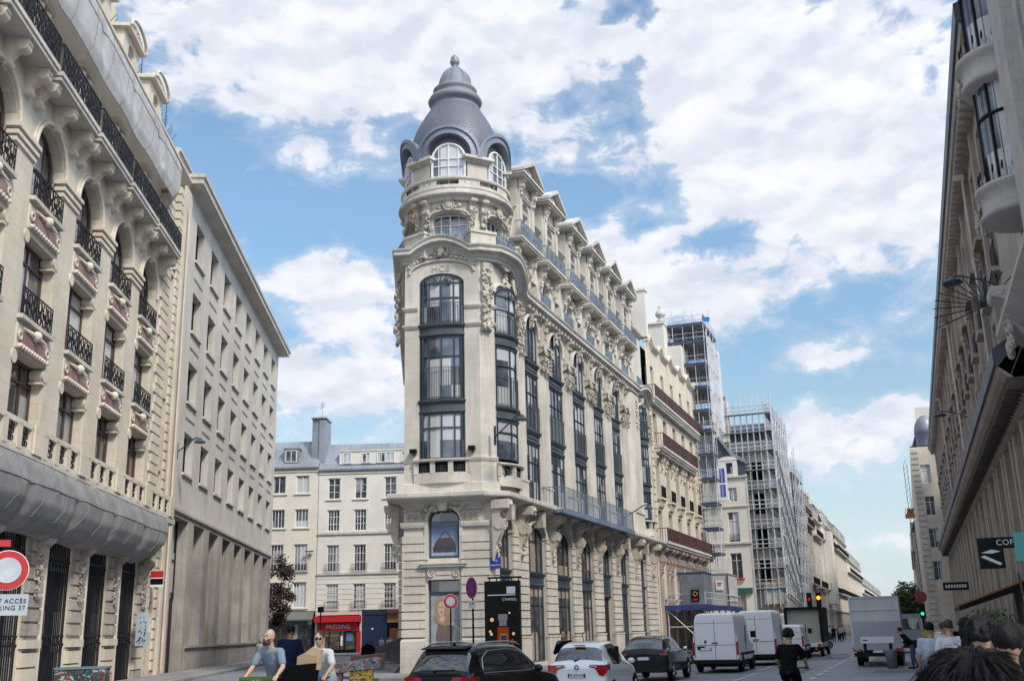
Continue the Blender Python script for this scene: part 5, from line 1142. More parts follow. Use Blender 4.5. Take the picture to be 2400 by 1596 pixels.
cb1 = cabin('site_cabin', 'grey blue corrugated site cabin nearest on the gantry', 44.0,47.5,-1.2+1.35-2.6+0.0,1.3-2.6+1.2,3.7,6.5, mat('cabin blue', (0.20,0.22,0.26), 0.5, 0.15, scale=3), G['scafblue'])
mb = MB(); mb.box(43.9,43.94,-1.9,-1.2,4.1,5.1); po = mb.build('hazard_sign', G['black'], cb1)
mb = MB(); mb.ring((43.87,-1.55,4.75),0.17,0.06,0,14,5,plane='yz'); mb.build('sign_ring', mat('amber', (0.4,0.22,0.04),0.5,bump=0), po)
mb = MB(); mb.box(43.86,43.9,-1.75,-1.35,4.2,4.35); mb.build('sign_bar', G['red'], po)
cb2 = cabin('site_cabin', 'large white site cabin with dark red corner posts on the gantry', 50.5,56.0,-3.4,-0.9,3.7,6.6, mat('cabin white', (0.55,0.56,0.57), 0.5, 0.1, scale=2), mat('cabin rim', (0.25,0.25,0.28), 0.5))
mb = MB(); mb.box(50.38,50.47,-3.46,-3.36,3.7,6.6); mb.box(50.38,50.47,-0.95,-0.86,3.7,6.6); mb.build('corner_post', mat('dark red post', (0.2,0.03,0.03), 0.5), cb2)
mb = MB(); mb.box(50.40,50.44,-3.0,-2.3,5.2,6.1); nt = mb.build('notice', G['wpaint'], cb2)
mb = MB(); mb.box(50.37,50.40,-2.85,-2.45,5.8,5.9); mb.box(50.37,50.40,-2.8,-2.5,5.62,5.70); mb.build('notice_mark', G['red'], nt)
# ---- white narrow house across the side street with the blue vertical sign
XP = PA(80,0); XF = (XP.x, XP.y, 0); XRZ = -AZA       # local x = n, outward (towards the viewer) = -y
wh = empty('narrow_house', XF, XRZ, 'narrow cream house with steep slate gable facing the viewer beside the scaffolding', 'house')
mb = MB(); panel(mb, -5.0, 1.75, 0, 19.5, [(-0.38,0.6,16.6,18.25),(-0.72,0.6,11.75,15.3),(-0.75,0.6,7.3,10.4),(-0.8,0.7,0.3,5.6)], 0.3); mb.build('wall', G['cream'], wh)
mb = MB(); mb.box(-5,1.7,0.5,10,0,19.4); mb.build('inner_core', G['dark'], wh)
mb = MB(); mb.box(1.75,1.95,-0.05,0.2,0,19.8); mb.box(-5,2.0,-0.25,0,19.45,19.65); mb.box(-5,2.0,-0.15,0,15.9,16.0); mb.box(-5,2.0,-0.2,0,11.45,11.65); mb.build('cornice', G['ledge'], wh)
mb = MB(); mb.prism([(-5,19.6),(1.9,19.6),(1.9,21.2),(0.3,22.2),(-1.3,24.6),(-5,25)], 0.15, 9, 'y'); mb.build('slate_roof', G['slate_flat'], wh)
mb = MB(); mb.prism([(0.3,22.1),(1.95,21.1),(1.95,21.6),(0.35,22.6),(-1.2,24.9),(-1.3,24.6)], -0.1, 9, 'y'); mb.build('zinc_edge', G['zinc'], wh)
mb = MB(); mb.box(-1.3,0.9,-0.1,0.8,19.65,21.6); mb.prism(arc_pts(-1.4,1.0,21.6,0.5,8),-0.15,0.8,'y'); dm = mb.build('dormer', G['white'], wh)
mb = MB(); mb.box(-0.4,0.35,-0.14,-0.1,20.0,21.3); mb.build('dormer_window', G['glass_d'], dm)
for (a,b,z0,z1) in ((-0.38,0.6,16.6,18.25),(-0.72,0.6,11.75,15.3),(-0.75,0.6,7.3,10.4)): glazing(wh, a, b, z0, z1, 0, 0.2, (0.5,), (0.72,), G['wframe'], G['glass_w'] if z0 > 11 else G['glass_d'], rail=0.9 if z0 == 11.75 else None, railm=G['iron'])
mb = MB()
for i in range(24): mb.ball((-0.85+1.6*i/23, -0.2, 7.2+0.08*(i%3)), 0.09, 0, 5, 4)
mb.build('red_flower_box', G['red'], wh)
mb = MB(); mb.box(-1.6,1.6,-0.3,0,5.7,6.3); mb.build('green_fascia', mat('green fascia', (0.02,0.12,0.09), 0.5), wh)
mb = MB(); mb.box(-0.8,0.7,0.2,0.24,0.3,5.6); mb.build('shop_window', G['glass_s'], wh)
sg = MB(); sg.box(-1.48,-0.32,-0.9,-0.78,16.75,20.9); so = sg.build('vertical_sign', G['wpaint'], None, XF, XRZ); tag(so, 'tall white hanging sign with two blue panels on the narrow cream house', 'sign')
q = MB(); q.box(-1.24,-0.56,-0.93,-0.9,18.85,20.55); q.box(-1.24,-0.56,-0.93,-0.9,17.1,18.6); q.build('blue_panel', G['bluep'], so)
q = MB(); random.seed(5)
for z0, z1 in ((18.95,20.45),(17.2,18.5)):
    z = z0
    while z < z1:
        q.box(-1.02,-0.78+0.02*random.random(),-0.945,-0.93,z,z+0.05); q.box(-1.02,-0.97,-0.945,-0.93,z,z+0.14); z += 0.2
q.build('sign_lettering', G['wpaint'], so)
# ---- scaffolded building: body, front scaffold, side scaffold with diagonal stairs
sb = empty('scaffolded_building', AP, ARZ, 'stone building hidden behind a full height silver scaffold', 'building')
mb = MB(); hs = [(x-0.7,x+0.7,z,z+2.6) for x in (83.5,87,90.5,94) for z in (2,7,11,15,19)]; panel(mb, 81.2, 97, 0, 24, hs, 0.4, y=-4.3); mb.build('side_wall', G['stone_low'], sb)
mb = MB(); hs = [(x-0.6,x+0.6,z,z+2.5) for x in (-1,1,3.1) for z in (7,11,15,19)]; panel(mb, -4, 4.3, 0, 24, hs, 0.4); o = mb.build('front_wall', G['stone_low'], sb, (81.2,0,0), radians(-90))
mb = MB(); mb.box(81.7,96.9,-3.8,8,0,24); mb.build('inner_core', G['dark'], sb)
mb = MB(); mb.prism([(81.2,24),(97,24),(97,25),(94.5,26.5),(83.5,26.5),(81.2,25)], -4.3, 4, 'y'); mb.build('mansard', G['slate_flat'], sb)
mb = MB(); mb.box(80.5,81.9,-0.2,1.8,24,29.2); mb.build('chimney', G['cream'], sb)
mb = MB()
for y in (0.2,0.7,1.2): mb.tube((81.2,y,29.2),(81.2,y,29.9),0.16,0,8)
mb.build('chimney_pots', mat('terracotta', (0.42,0.16,0.08), 0.8), sb)
sc3 = scaffold('front_scaffold', 'silver scaffold on the narrow front of the scaffolded building above the cream house', [80.35,81.05], [-5.4,-4.65,-3.9,-3.15,-2.4,-1.65,-0.9,-0.15,0.6], [4.0]+[6.2+2.35*k for k in range(9)]+[27.3], seed=5, blue=False, poles_up=2.5, r=0.05)
sc4 = scaffold('side_scaffold', 'silver scaffold with long parallel diagonals along the street side of the scaffolded building', [80.35+1.3*k for k in range(14)], [-5.4,-4.6], [4.0]+[6.2+2.35*k for k in range(9)]+[27.2], seed=6, blue=False, poles_up=1.5, r=0.055)
mb = MB()
for k in range(6): 
    z = 22.5-3.4*k
    for dy in (-5.62,-5.75): mb.tube((80.5,dy,z),(96.5,dy,z-8.6 if z-8.6 > 4 else 4.2),0.07,0,4)
mb.build('stair_stringers', G['scaf'], sc4)
mb = MB(); mb.add([(80.2,-5.5,4.2),(98,-5.5,4.2),(98,-5.5,24),(80.2,-5.5,26.8)], [(0,1,2,3)]); mb.build('thin_net', G['net_thin'], sc4)
sc5 = scaffold('far_scaffold', 'lower silver scaffold on the next house beyond the scaffolded building', [99+2.5*k for k in range(7)], [-5.6,-4.6,-2.5], [4.0]+[6.2+2.3*k for k in range(8)], seed=8, blue=False, poles_up=3.2, r=0.055)
mb = MB(); mb.add([(99,-5.7,4.2),(114,-5.7,4.2),(114,-5.7,20),(99,-5.7,21)], [(0,1,2,3)]); mb.build('thin_net', G['net_thin'], sc5)
cb3 = cabin('site_cabin', 'cream site cabin with a yellow base hung on the far scaffold', 90.0,93.0,-5.0,-2.8-0.0,4.3,6.8, mat('cabin cream', (0.55,0.55,0.50), 0.5, 0.1, scale=2), mat('cabin yellow', (0.5,0.33,0.06), 0.5))
mb = MB(); mb.box(89.93,89.96,-4.5,-4.1,6.0,6.15); mb.box(89.93,89.96,-3.7,-3.3,6.0,6.15); mb.build('green_mark', mat('green mark', (0.05,0.25,0.15), 0.5), cb3)
for o in [cb3]: o.location = PA(-9.5+0.0, 0.0)
# ---- generic far street houses
def far_house(label, x0, x1, z, yf, mwall, side=1, seed=0, frame=(AP, ARZ), roof_h=3.2, roofm=None, floors=5, nm='street_building', group=None):
    h = empty(nm, frame[0], frame[1], label, 'building', group); rnd = random.Random(seed); L = x1-x0; n = max(2, int(L/3.4)); pw = L/n
    fz = [4.6+(z-4.8)*i/floors for i in range(floors+1)]; hs = []; w_ = 1.25
    for i in range(n):
        c = x0+pw*(i+0.5); hs.append((c-pw*0.36,c+pw*0.36,0.2,3.8))
        for k in range(floors): hs.append((c-w_/2,c+w_/2,fz[k]+0.35,fz[k]+(fz[k+1]-fz[k])*0.82))
    mb = MB(); panel(mb, x0, x1, 0, z, hs, 0.16, y=yf); mb.build('wall', mwall, h)
    mb = MB(); mb.box(x0+0.05,x1-0.05,yf+0.45,yf+9,0,z); mb.build('inner_core', G['dark'], h)
    e = MB(); e.box(x0,x0+0.4,yf+0.01,yf+9,0,z); e.box(x1-0.4,x1,yf+0.01,yf+9,0,z); e.build('end_wall', mwall, h)
    mb = MB(); mb.sweep([(x0,yf),(x1,yf)], [(0,z-0.5),(0.2,z-0.4),(0.5,z-0.1),(0.5,z+0.1),(0,z+0.15)]); mb.box(x0,x1,yf-0.25,yf,4.2,4.45); mb.build('cornice', G['ledge'] if False else mwall, h)
    rm = roofm or G['slate_flat']; mb = MB(); mb.add([(x0,yf-0.3,z+0.1),(x1,yf-0.3,z+0.1),(x1,yf+0.9,z+roof_h),(x0,yf+0.9,z+roof_h)], [(0,1,2,3)]); mb.add([(x0,yf+0.9,z+roof_h),(x1,yf+0.9,z+roof_h),(x1,yf+9,z+roof_h+0.6),(x0,yf+9,z+roof_h+0.6)], [(0,1,2,3)]); mb.prism([(yf+0.2,z),(yf+9,z),(yf+9,z+roof_h+0.6),(yf+1.6,z+roof_h)], x0+0.01, x0+0.3, 'x'); mb.build('roof', rm, h)
    ch = MB(); ch.box(x0+0.2,x0+1.0,yf+1.5,yf+5,z+0.5,z+roof_h+2.2); 
    for i in range(5): ch.tube((x0+0.6,yf+1.9+0.6*i,z+roof_h+2.2),(x0+0.6,yf+1.9+0.6*i,z+roof_h+2.8),0.14,0,6)
    ch.build('chimney', G['cream'], h)
    for lv in (1, floors-1):
        b = MB(); b.box(x0+0.2,x1-0.2,yf-0.7,yf,fz[lv]+0.1,fz[lv]+0.3); bo = b.build('balcony', mwall, h); r = MB(); r.box(x0+0.2,x1-0.2,yf-0.72,yf-0.68,fz[lv]+1.2,fz[lv]+1.28)
        x = x0+0.2
        while x < x1-0.2: r.box(x,x+0.035,yf-0.72,yf-0.69,fz[lv]+0.3,fz[lv]+1.2); x += 0.3
        r.build('railing', G['iron'], bo)
    pr = None
    for i in range(n):
        c = x0+pw*(i+0.5)
        for k in range(floors):
            z0, z1 = fz[k]+0.35, fz[k]+(fz[k+1]-fz[k])*0.82
            if pr is None: pr = glazing(h, -w_/2, w_/2, 0, z1-z0, 0, 0.1, (0.5,), (0.7,), G['wframe'], G['glass_d'], loc=(c,yf,z0))
            else: dup(pr, h, loc=(c,yf,z0))
        d = MB(); d.box(c-0.7,c+0.7,yf-0.2,yf+1.0,z+0.2,z+2.0); d.box(c-0.8,c+0.8,yf-0.3,yf+1.0,z+2.0,z+2.15); do = d.build('dormer', mwall, h); g = MB(); g.box(c-0.45,c+0.45,yf-0.25,yf-0.2,z+0.4,z+1.8); g.build('pane', G['glass_d'], do)
        s = MB(); s.box(c-pw*0.36,c+pw*0.36,yf+0.12,yf+0.15,0.2,3.8); s.build('shop_window', G['glass_s'], h)
    return h
far_house('beige house behind the far scaffold with its lower storeys covered', 98, 115.5, 18.2, -4.4, G['stone_low'], seed=1)
far_house('beige stone house with dark balconies just beyond the far scaffold', 116, 128, 19.6, -5.0, G['brown'], seed=3)
far_house('grey stone house with projecting bay in the middle of the far row', 128, 142, 18.6, -5.2, G['stone_low'], seed=2)
far_house('pale bow fronted house halfway down the far left row', 142, 158, 19.0, -5.6, G['white'], seed=5)
far_house('brownish stone house in the far left row after the pale one', 158, 182, 19.5, -5.0, G['brown'], seed=4)
far_house('long pale house near the far end of the left row', 182, 222, 20.0, -5.0, G['lplain'], seed=7)
far_house('low cream building where the left row starts to drop', 222, 290, 17.0, -5.0, G['cream'], seed=6, floors=4)
far_house('farthest pale building closing the left row above the truck', 290, 480, 13.5, -5.0, G['white'], seed=9, floors=3)
# bay projecting on the pale house
mb = MB(); mb.box(143,149,-7.0,-5.65,5.2,17.5); tag(mb.build('oriel_tower', G['white'], None, AP, ARZ), 'plain white projecting bay on the pale house in the far left row', 'bay')
# ================================================================ right side of the street
CP_ = PA(0, 24.2); CF = ((CP_.x, CP_.y, 0), pi/2-AZA+pi)
cb = empty('long_building', *CF, label='long brownish stone building in shade with heavy slate edged cornices along the right', cat='building')
X0, X1 = -97.0, 11.0      # local x = -u
mb = MB(); hs = []; k = 0; x = X1-6.8
while x > X0+3:
    hs += [(x-1.0,x+1.0,0.2,9.2),(x-0.75,x+0.75,12.4,14.9),(x-0.75,x+0.75,16.0,18.6),(x-0.7,x+0.7,20.0,22.2)]; x -= 5.1
panel(mb, X0, X1, 0, 24.0, hs, 0.6); mb.build('facade_wall', mat('brown beige stone', (0.47,0.40,0.345), 0.85, 0.12, stain=0.3, course=(1.4,0.62,0.5)), cb)  # even brown base tone of the stone itself, with streaks and coursing
mb = MB(); mb.box(X0,X1,0.95,12,0,24); mb.build('inner_core', G['dark'], cb)
mb = MB(); mb.add([(X0,0,0),(X0,12,0),(X0,12,24),(X0,0,24)], [(0,1,2,3)]); mb.build('end_wall', G['brown'], cb)
mb = MB(); mb.sweep([(X0,3),(X0,0),(X1,0)], [(0,23.0),(0.15,23.1),(0.7,23.4),(0.75,23.7)]); mb.build('roof_cornice', G['brown'], cb)
mb = MB(); mb.sweep([(X0,3),(X0,0),(X1,0)], [(0.72,23.7),(0.85,23.75),(0.85,24.5),(0.3,24.7),(0,24.7)]); mb.build('slate_edge', G['slate_flat'], cb)
mb = MB(); x = X0+0.3
while x < X1: mb.box(x,x+0.32,-0.62,0,22.9,23.25); x += 0.8
mb.build('modillions', G['brown'], cb)
mb = MB(); mb.sweep([(X0+6,0),(X0+6,-0.01),(X1,-0.01)], [(0,9.3),(0.2,9.4),(1.1,10.2),(1.2,10.4)]); mb.build('canopy_cornice', G['brown'], cb)
mb = MB(); mb.sweep([(X0+6,0),(X0+6,-0.01),(X1,-0.01)], [(1.15,10.4),(1.3,10.45),(1.3,11.0),(0.2,11.7),(0,11.7)]); mb.build('canopy_slate', G['slate_flat'], cb)
mb = MB(); x = X0+6.5
while x < X1: mb.box(x,x+0.3,-1.0,0,9.55,9.95); x += 0.75
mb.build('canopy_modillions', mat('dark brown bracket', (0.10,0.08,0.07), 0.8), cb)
x = X1-6.8; pr = [None]*4
while x > X0+3:
    for j, (z0, z1) in enumerate(((12.4,14.9),(16.0,18.6),(20.0,22.2))):
        if pr[j] is None: pr[j] = glazing(cb, -0.75, 0.75, 0, z1-z0, 0, 0.35, (0.5,), (0.7,), G['wood'], G['glass_d'], loc=(x,0,z0))
        else: dup(pr[j], cb, loc=(x,0,z0))
    if pr[3] is None:
        b = MB(); railing(b, -0.85, 0.85, 0, 1.1, -0.12, 0.13, 0.02, 0, True); pr[3] = b.build('balconet', G['iron'], cb, (x,0,15.9))
    else: dup(pr[3], cb, loc=(x,0,15.9))
    p = MB(); p.box(x-2.2,x-1.3,-0.25,0,0,9.3); p.box(x+1.3,x+2.2,-0.25,0,0,9.3); p.box(x-1.15,x-1.0,-0.1,0.5,0,9.3); p.build('pilaster_pair', G['brown'], cb)
    p = MB(); p.box(x-2.0,x-1.5,-0.2,0,11.8,22.9); p.box(x-0.95,x+0.95,-0.35,0,15.6,15.8); p.box(x-1.0,x+1.0,-0.3,0,18.7,18.9); console(p,x-0.8,0.3,18.7,17.6,0.35); p.build('pier', G['brown'], cb)
    s = MB(); s.box(x-1.0,x+1.0,0.5,0.54,0.2,9.2); so = s.build('shop_window', G['glass_s'], cb); s = MB(); s.box(x-1.0,x+1.0,0.4,0.5,4.0,4.4); s.box(x-0.04,x+0.04,0.4,0.5,0.2,9.2); s.build('shop_frame', G['black'], so)
    x -= 5.1
for u in (2.0,30.0,58.0):
    p = MB(); p.tube((-u,-0.3,12.0),(-u,-0.3,22.6),0.07); p.box(-u-0.1,-u+0.1,-0.7,-0.2,22.5,22.8); p.build('downpipe', G['ledge'], cb)
# near building with round bays
nr = empty('bow_building', *CF, label='pale stone building with stacked round stone bays at top right', cat='building')
G['nearst'] = mat('grey pale stone', (0.55,0.52,0.49), 0.85, 0.10, stain=0.25, course=(1.5,0.62,0.6))
mb = MB(); hs = [(12.6,15.2,z,z+3.2) for z in (12.6,16.7,20.8)]+[(19.0,21.2,z,z+3.4) for z in (12.6,16.9,21.2)]+[(27.0,29.5,z,z+3.4) for z in (12.6,16.9,21.2)]+[(13,16,0.2,8.5),(20,23,0.2,8.5),(27,30,0.2,8.5)]
panel(mb, 11.05, 40, 0, 30, hs, 0.5); mb.build('facade_wall', G['nearst'], nr)
mb = MB(); mb.box(11.1,40,0.8,12,0,30); mb.build('inner_core', G['dark'], nr)
mb = MB(); mb.add([(11.05,0,0),(11.05,12,0),(11.05,12,30),(11.05,0,30)], [(0,1,2,3)]); mb.build('end_wall', G['nearst'], nr)
mb = MB(); mb.box(15.9,18.2,-0.35,0,11.6,30); mb.box(21.9,24.0,-0.35,0,11.6,30); mb.build('pilaster', G['nearst'], nr)
mb = MB(); mb.sweep([(11.05,2),(11.05,0),(40,0)], [(0,10.8),(0.2,10.9),(0.9,11.5),(1.0,11.6),(1.0,11.8),(0,11.9)]); mb.build('ledge', G['nearst'], nr)
for z0 in (14.5, 19.2, 23.9):
    mb = MB(); cx = 13.9; R = 1.55
    mb.lathe([(0.0,z0),(1.15,z0),(1.2,z0+0.06),(1.38,z0+0.06),(1.42,z0+0.2),(1.32,z0+0.3),(1.32,z0+0.85),(1.42,z0+0.92),(1.48,z0+1.0),(1.48,z0+1.12),(1.1,z0+1.16)], cx, 0.1, 28, 0, True, pi, 2*pi); mb.build('round_bay', G['nearst'], nr)
    mb = MB(); carve(mb, cx-0.5, z0+0.4, 1.0, 0.6, -1.32, 16, 0.08, 3); mb.build('carved_garland', G['carved'], nr)
    g = MB(); g.lathe([(1.0,z0+1.16),(1.0,z0+4.7)], cx, 0.1, 12, 0, False, pi, 2*pi); go = g.build('bay_window', G['glass_w'], nr)
    f = MB()
    for i in range(13): a = pi+pi*i/12; f.tube((cx+1.03*cos(a),0.1+1.03*sin(a),z0+1.2),(cx+1.03*cos(a),0.1+1.03*sin(a),z0+4.7),0.05 if i%3==0 else 0.01,0,5)
    for i in range(12):
        a = pi+pi*i/12; b_ = pi+pi*(i+1)/12; f.tube((cx+1.03*cos(a),0.1+1.03*sin(a),z0+3.6),(cx+1.03*cos(b_),0.1+1.03*sin(b_),z0+3.6),0.06,0,5); f.ring((cx+1.3*cos(a),0.1+1.3*sin(a),z0+1.6),0.13,0.03,0,7,3)
    f.build('window_bars', G['iron'], go)
for (a,b,z0,z1) in [(12.6,15.2,z,z+3.2) for z in (12.6,16.7,20.8)]+[(19.0,21.2,z,z+3.4) for z in (12.6,16.9,21.2)]: glazing(nr, a, b, z0, z1, 0, 0.35, (0.5,), (0.75,), G['iron'], G['glass_d'])
for (a,b) in ((13,16),(20,23),(27,30)): glazing(nr, a, b, 0.2, 8.5, 0, 0.4, (0.33,0.67), (0.4,), G['black'], G['glass_s'], name='shop_window')
# balcony bracket with a fan of spikes
mb = MB(); console(mb, 12.6, 1.3, 12.6, 9.9, 1.3); carve(mb, 12.6, 11.0, 1.3, 1.2, -0.8, 24, 0.16, 8); mb.build('corner_console', G['nearst'], nr)
mb = MB()
for i in range(13):
    a = radians(-15+12*i); mb.tube((11.7,-1.3,12.4),(11.5-0.9*abs(sin(a))-0.3,-1.3-1.7*cos(a),12.4+1.7*sin(a)),0.022,0,4)
mb.build('spike_fan', G['iron'], nr)
mb = MB(); mb.tube((15,-0.3,25.2),(14.5,-2.8,24.9),0.05)
for i in range(4): mb.tube((14.9-0.1*i,-0.8-0.55*i,25.1),(14.9-0.1*i,-0.9-0.55*i,23.9+0.2*i),0.02); mb.tube((15,-0.3,25.4+0.3*i),(14.6,-2.9,25.1+0.45*i),0.02)
mb.build('bird_spikes', G['iron'], nr)
# light building with dome further on, at the corner of the next street
fb = empty('domed_building', AP, ARZ, 'pale stone corner building with a small grey dome beyond the long shaded building', 'building')
mb = MB(); hs = [(n_-0.6,n_+0.6,z,z+2.4) for n_ in (-22.6,) for z in (7,11.2,15.4,19.6)]
panel(mb, 21.2, 45, 0, 24.5, [(22.2,23.4,z,z+2.5) for z in (7,11.2,15.4,19.6)], 0.4); mb.build('front_wall', G['lplain'], fb, (100,0,0), radians(-90))
mb = MB(); mb.add([(100,-21.2,0),(175,-21.2,0),(175,-21.2,24.5),(100,-21.2,24.5)], [(0,1,2,3)]); mb.build('side_wall', G['lplain'], fb)
mb = MB(); mb.box(100.5,175,-45,-21.6,0,24.4); mb.build('inner_core', G['dark'], fb)
for z in (5.2,10.0,14.2,18.4,24.5):
    mb = MB(); mb.sweep([(175,-21.2),(100,-21.2),(100,-45)][::-1], [(0,z-0.4),(-0.0+0.25,z-0.3),(0.55,z),(0.55,z+0.15),(0,z+0.2)]); mb.build('cornice', G['ledge'], fb)
for z in (10.0,14.2,18.4):
    mb = MB(); mb.sweep([(175,-21.2),(100,-21.2),(100,-45)][::-1], [(0.6,z+0.2),(0.6,z+1.1),(0.56,z+1.1),(0.56,z+0.2)]); mb.build('railing', G['iron'], fb)
mb = MB(); z = 0.5
while z < 24: mb.box(99.85,100.2,-22.1,-21.1,z,z+0.5); z += 0.75
mb.build('quoins', G['stone_low'], fb)
mb = MB(); mb.lathe([(1.3,24.5),(1.3,26.4),(1.45,26.5),(1.4,27.2),(1.2,28.0),(0.85,28.6),(0.4,29.0),(0.0,29.15)], 102.2, -23.4, 24); mb.build('dome', G['zincd'], fb)
mb = MB(); mb.prism([(-21.3,24.6),(-22.6,28.2),(-40,28.8),(-44,24.6)], 103.5, 174, 'x'); mb.build('mansard', G['slate_flat'], fb)
mb = MB(); mb.box(106,107.2,-26,-22.5,27,31); mb.box(125,126.2,-26,-22.5,27,30.5); mb.build('chimney', G['cream'], fb)
for z in (7,11.2,15.4,19.6): glazing(fb, 22.2, 23.4, z, z+2.5, 0, 0.25, (0.5,), (0.7,), G['wframe'], G['glass_w'], loc=(100,0,0), rz=radians(-90))
CF2 = ((PA(0,20.6).x, PA(0,20.6).y, 0), CF[1])
far_house('beige building farther down the right side past the domed one', -260, -176, 19, 0, G['stone_low'], seed=11, frame=CF2, floors=4)
far_house('last building visible on the right side above the traffic light', -480, -262, 15, 0, G['cream'], seed=12, frame=CF2, floors=3)
# ================================================================ vehicles
def carpaint(nm, c, r_=0.28, flake=0.0, coat=1.0, dirt_=0.4):
    m_ = bpy.data.materials.new(nm); m_.use_nodes = True; t = NT(m_.node_tree)
    tc = t.n('ShaderNodeTexCoord').outputs['Object']
    nz = t.n('ShaderNodeTexNoise', inp={'Vector': tc, 'Scale': 2.2, 'Detail': 6.0, 'Roughness': 0.65}).outputs[0]
    z = t.n('ShaderNodeSeparateXYZ', inp={0: tc}).outputs[2]
    dirt = t.m('MULTIPLY', t.ss(t.m('ADD', z, t.m('MULTIPLY', nz, 0.7)), 1.15, 0.3), dirt_)
    col = t.mix(dirt, c, (0.11,0.10,0.09))
    bs = t.n('ShaderNodeBsdfPrincipled', inp={'Base Color': col, 'Roughness': t.m('MULTIPLY_ADD', dirt, 0.5, r_), 'Coat Weight': coat, 'Coat Roughness': 0.06, 'Specular IOR Level': 0.5 if c[0] > 0.05 else 0.25})
    t.n('ShaderNodeOutputMaterial', inp={0: bs.outputs[0]}); return m_
G['p_black'] = carpaint('black car paint', (0.004,0.005,0.007), 0.18, coat=0.3, dirt_=0.06); G['p_white'] = carpaint('white car paint', (0.84,0.85,0.86), dirt_=0.12); G['p_van'] = carpaint('white van paint', (0.86,0.87,0.88), 0.45, coat=0.2, dirt_=0.12); G['p_grey'] = carpaint('grey car paint', (0.12,0.125,0.13))
def cglass(nm, c, rough=0.03):
    m_ = bpy.data.materials.new(nm); m_.use_nodes = True; t = NT(m_.node_tree)
    nz = t.n('ShaderNodeTexNoise', inp={'Vector': t.n('ShaderNodeTexCoord').outputs['Object'], 'Scale': 2.0, 'Detail': 3.0}).outputs[0]
    bs = t.n('ShaderNodeBsdfPrincipled', inp={'Base Color': t.mix(nz, c, tuple(x*2.5 for x in c)), 'Roughness': rough, 'IOR': 1.6, 'Specular IOR Level': 1.0, 'Coat Weight': 0.6, 'Coat Roughness': 0.02}); t.n('ShaderNodeOutputMaterial', inp={0: bs.outputs[0]}); return m_
G['cglass'] = cglass('car glass', (0.012,0.014,0.016))
G['chrome'] = mat('chrome trim', (0.6,0.62,0.65), 0.18, 0.02, bump=0, metal=1.0)
G['tail'] = mat('tail lamp red', (0.42,0.008,0.01), 0.12, 0.05, bump=0, coat=1.0); G['tailw'] = mat('lamp clear', (0.6,0.55,0.55), 0.15, 0.05, bump=0)
G['plate'] = mat('number plate', (0.7,0.71,0.72), 0.4, 0.03, bump=0)
G['plastic'] = mat('dark plastic', (0.012,0.012,0.013), 0.6, 0.1, bump=0.05, spec=0.2)
def crom(P, n):
    out = []
    for i in range(len(P)-1):
        p0, p1, p2, p3 = P[max(0,i-1)], P[i], P[i+1], P[min(len(P)-1,i+2)]
        for k in range(n):
            t = k/n; out.append(tuple(0.5*((2*b)+(-a+c)*t+(2*a-5*b+4*c-d)*t*t+(-a+3*b-3*c+d)*t**3) for a,b,c,d in zip(p0,p1,p2,p3)))
    out.append(tuple(P[-1])); return out
def shell(parent, st, paint, glass, side=(), top=(), dark=(), NS=4, NC=3, nm='body'):
    """st: stations (x, zb, zs, zr, wb, ws, wr) rear to front. side/top: lists of (x0,x1) window ranges"""
    S = crom(st, NS); rows = []
    for (x, zb, zs, zr, wb, ws, wr) in S:
        zm = zb+(zs-zb)*0.55
        P = [(0,zb),(wb*0.9,zb),(wb,zb+0.10),(wb*1.01,zm),(ws,zs),((ws*0.62+wr*0.38),zs+(zr-zs)*0.33),(ws*0.2+wr*0.8,zs+(zr-zs)*0.80),(wr*0.88,zr-0.015),(wr*0.5,zr+0.012),(0,zr+0.02)]
        rows.append([(x, p[0], p[1]) for p in crom(P, NC)])
    K = len(rows[0]); vs = []; 
    for r_ in rows: vs += r_ + [(a,-b,c) for a,b,c in r_[::-1][1:-1]]
    W_ = 2*K-2; sets = {'b': [], 's': [], 'u': [], 't': [], 'f': [], 'd': []}; xmid = sum(S[-1][:1])*0.5
    i4, i6, i7 = 4*NC, 6*NC, 7*NC
    for i in range(len(rows)-1):
        xm = (rows[i][0][0]+rows[i+1][0][0])/2
        for j in range(W_):
            jj = j if j < K-1 else 2*K-3-j
            f = (i*W_+j, i*W_+(j+1)%W_, (i+1)*W_+(j+1)%W_, (i+1)*W_+j)
            key = 'b'
            if i4 <= jj < i6+1 and any(a < xm < b for a, b in side): key = 's' if j < K-1 else 'u'
            elif jj >= i6 and any(a < xm < b for a, b in top): key = 't' if xm < xmid else 'f'
            elif jj < 2*NC: key = 'd'
            sets[key].append(f)
    def mk(name, fs, m_, par, sm=True):
        used = sorted({v for f in fs for v in f}); mp = {v:i for i,v in enumerate(used)}
        mb = MB(); mb.add([vs[v] for v in used], [tuple(mp[v] for v in f) for f in fs], 0, sm); return mb
    b = mk(nm, sets['b'], paint, parent)
    base = len(b.v)
    for i, rev in ((0, False), (len(rows)-1, True)):
        ring = [vs[i*W_+j] for j in range(W_)]; cx = ring[0][0]; zc_ = sum(p[2] for p in ring)/W_
        b.add(ring+[(cx-0.0,0,zc_)], [(j,(j+1)%W_,W_) for j in range(W_)], 0, False)
    body = b.build(nm, paint, parent)
    if sets['d']: mk('s', sets['d'], None, None).build('sill', G['plastic'], parent)
    if sets['s']: mk('s', sets['s'], None, None).build('side_window', glass, parent)
    if sets['u']: mk('s', sets['u'], None, None).build('side_window', glass, parent)
    if sets['t']: mk('s', sets['t'], None, None).build('rear_window', glass, parent)
    if sets['f']: mk('s', sets['f'], None, None).build('windscreen', glass, parent)
    return body
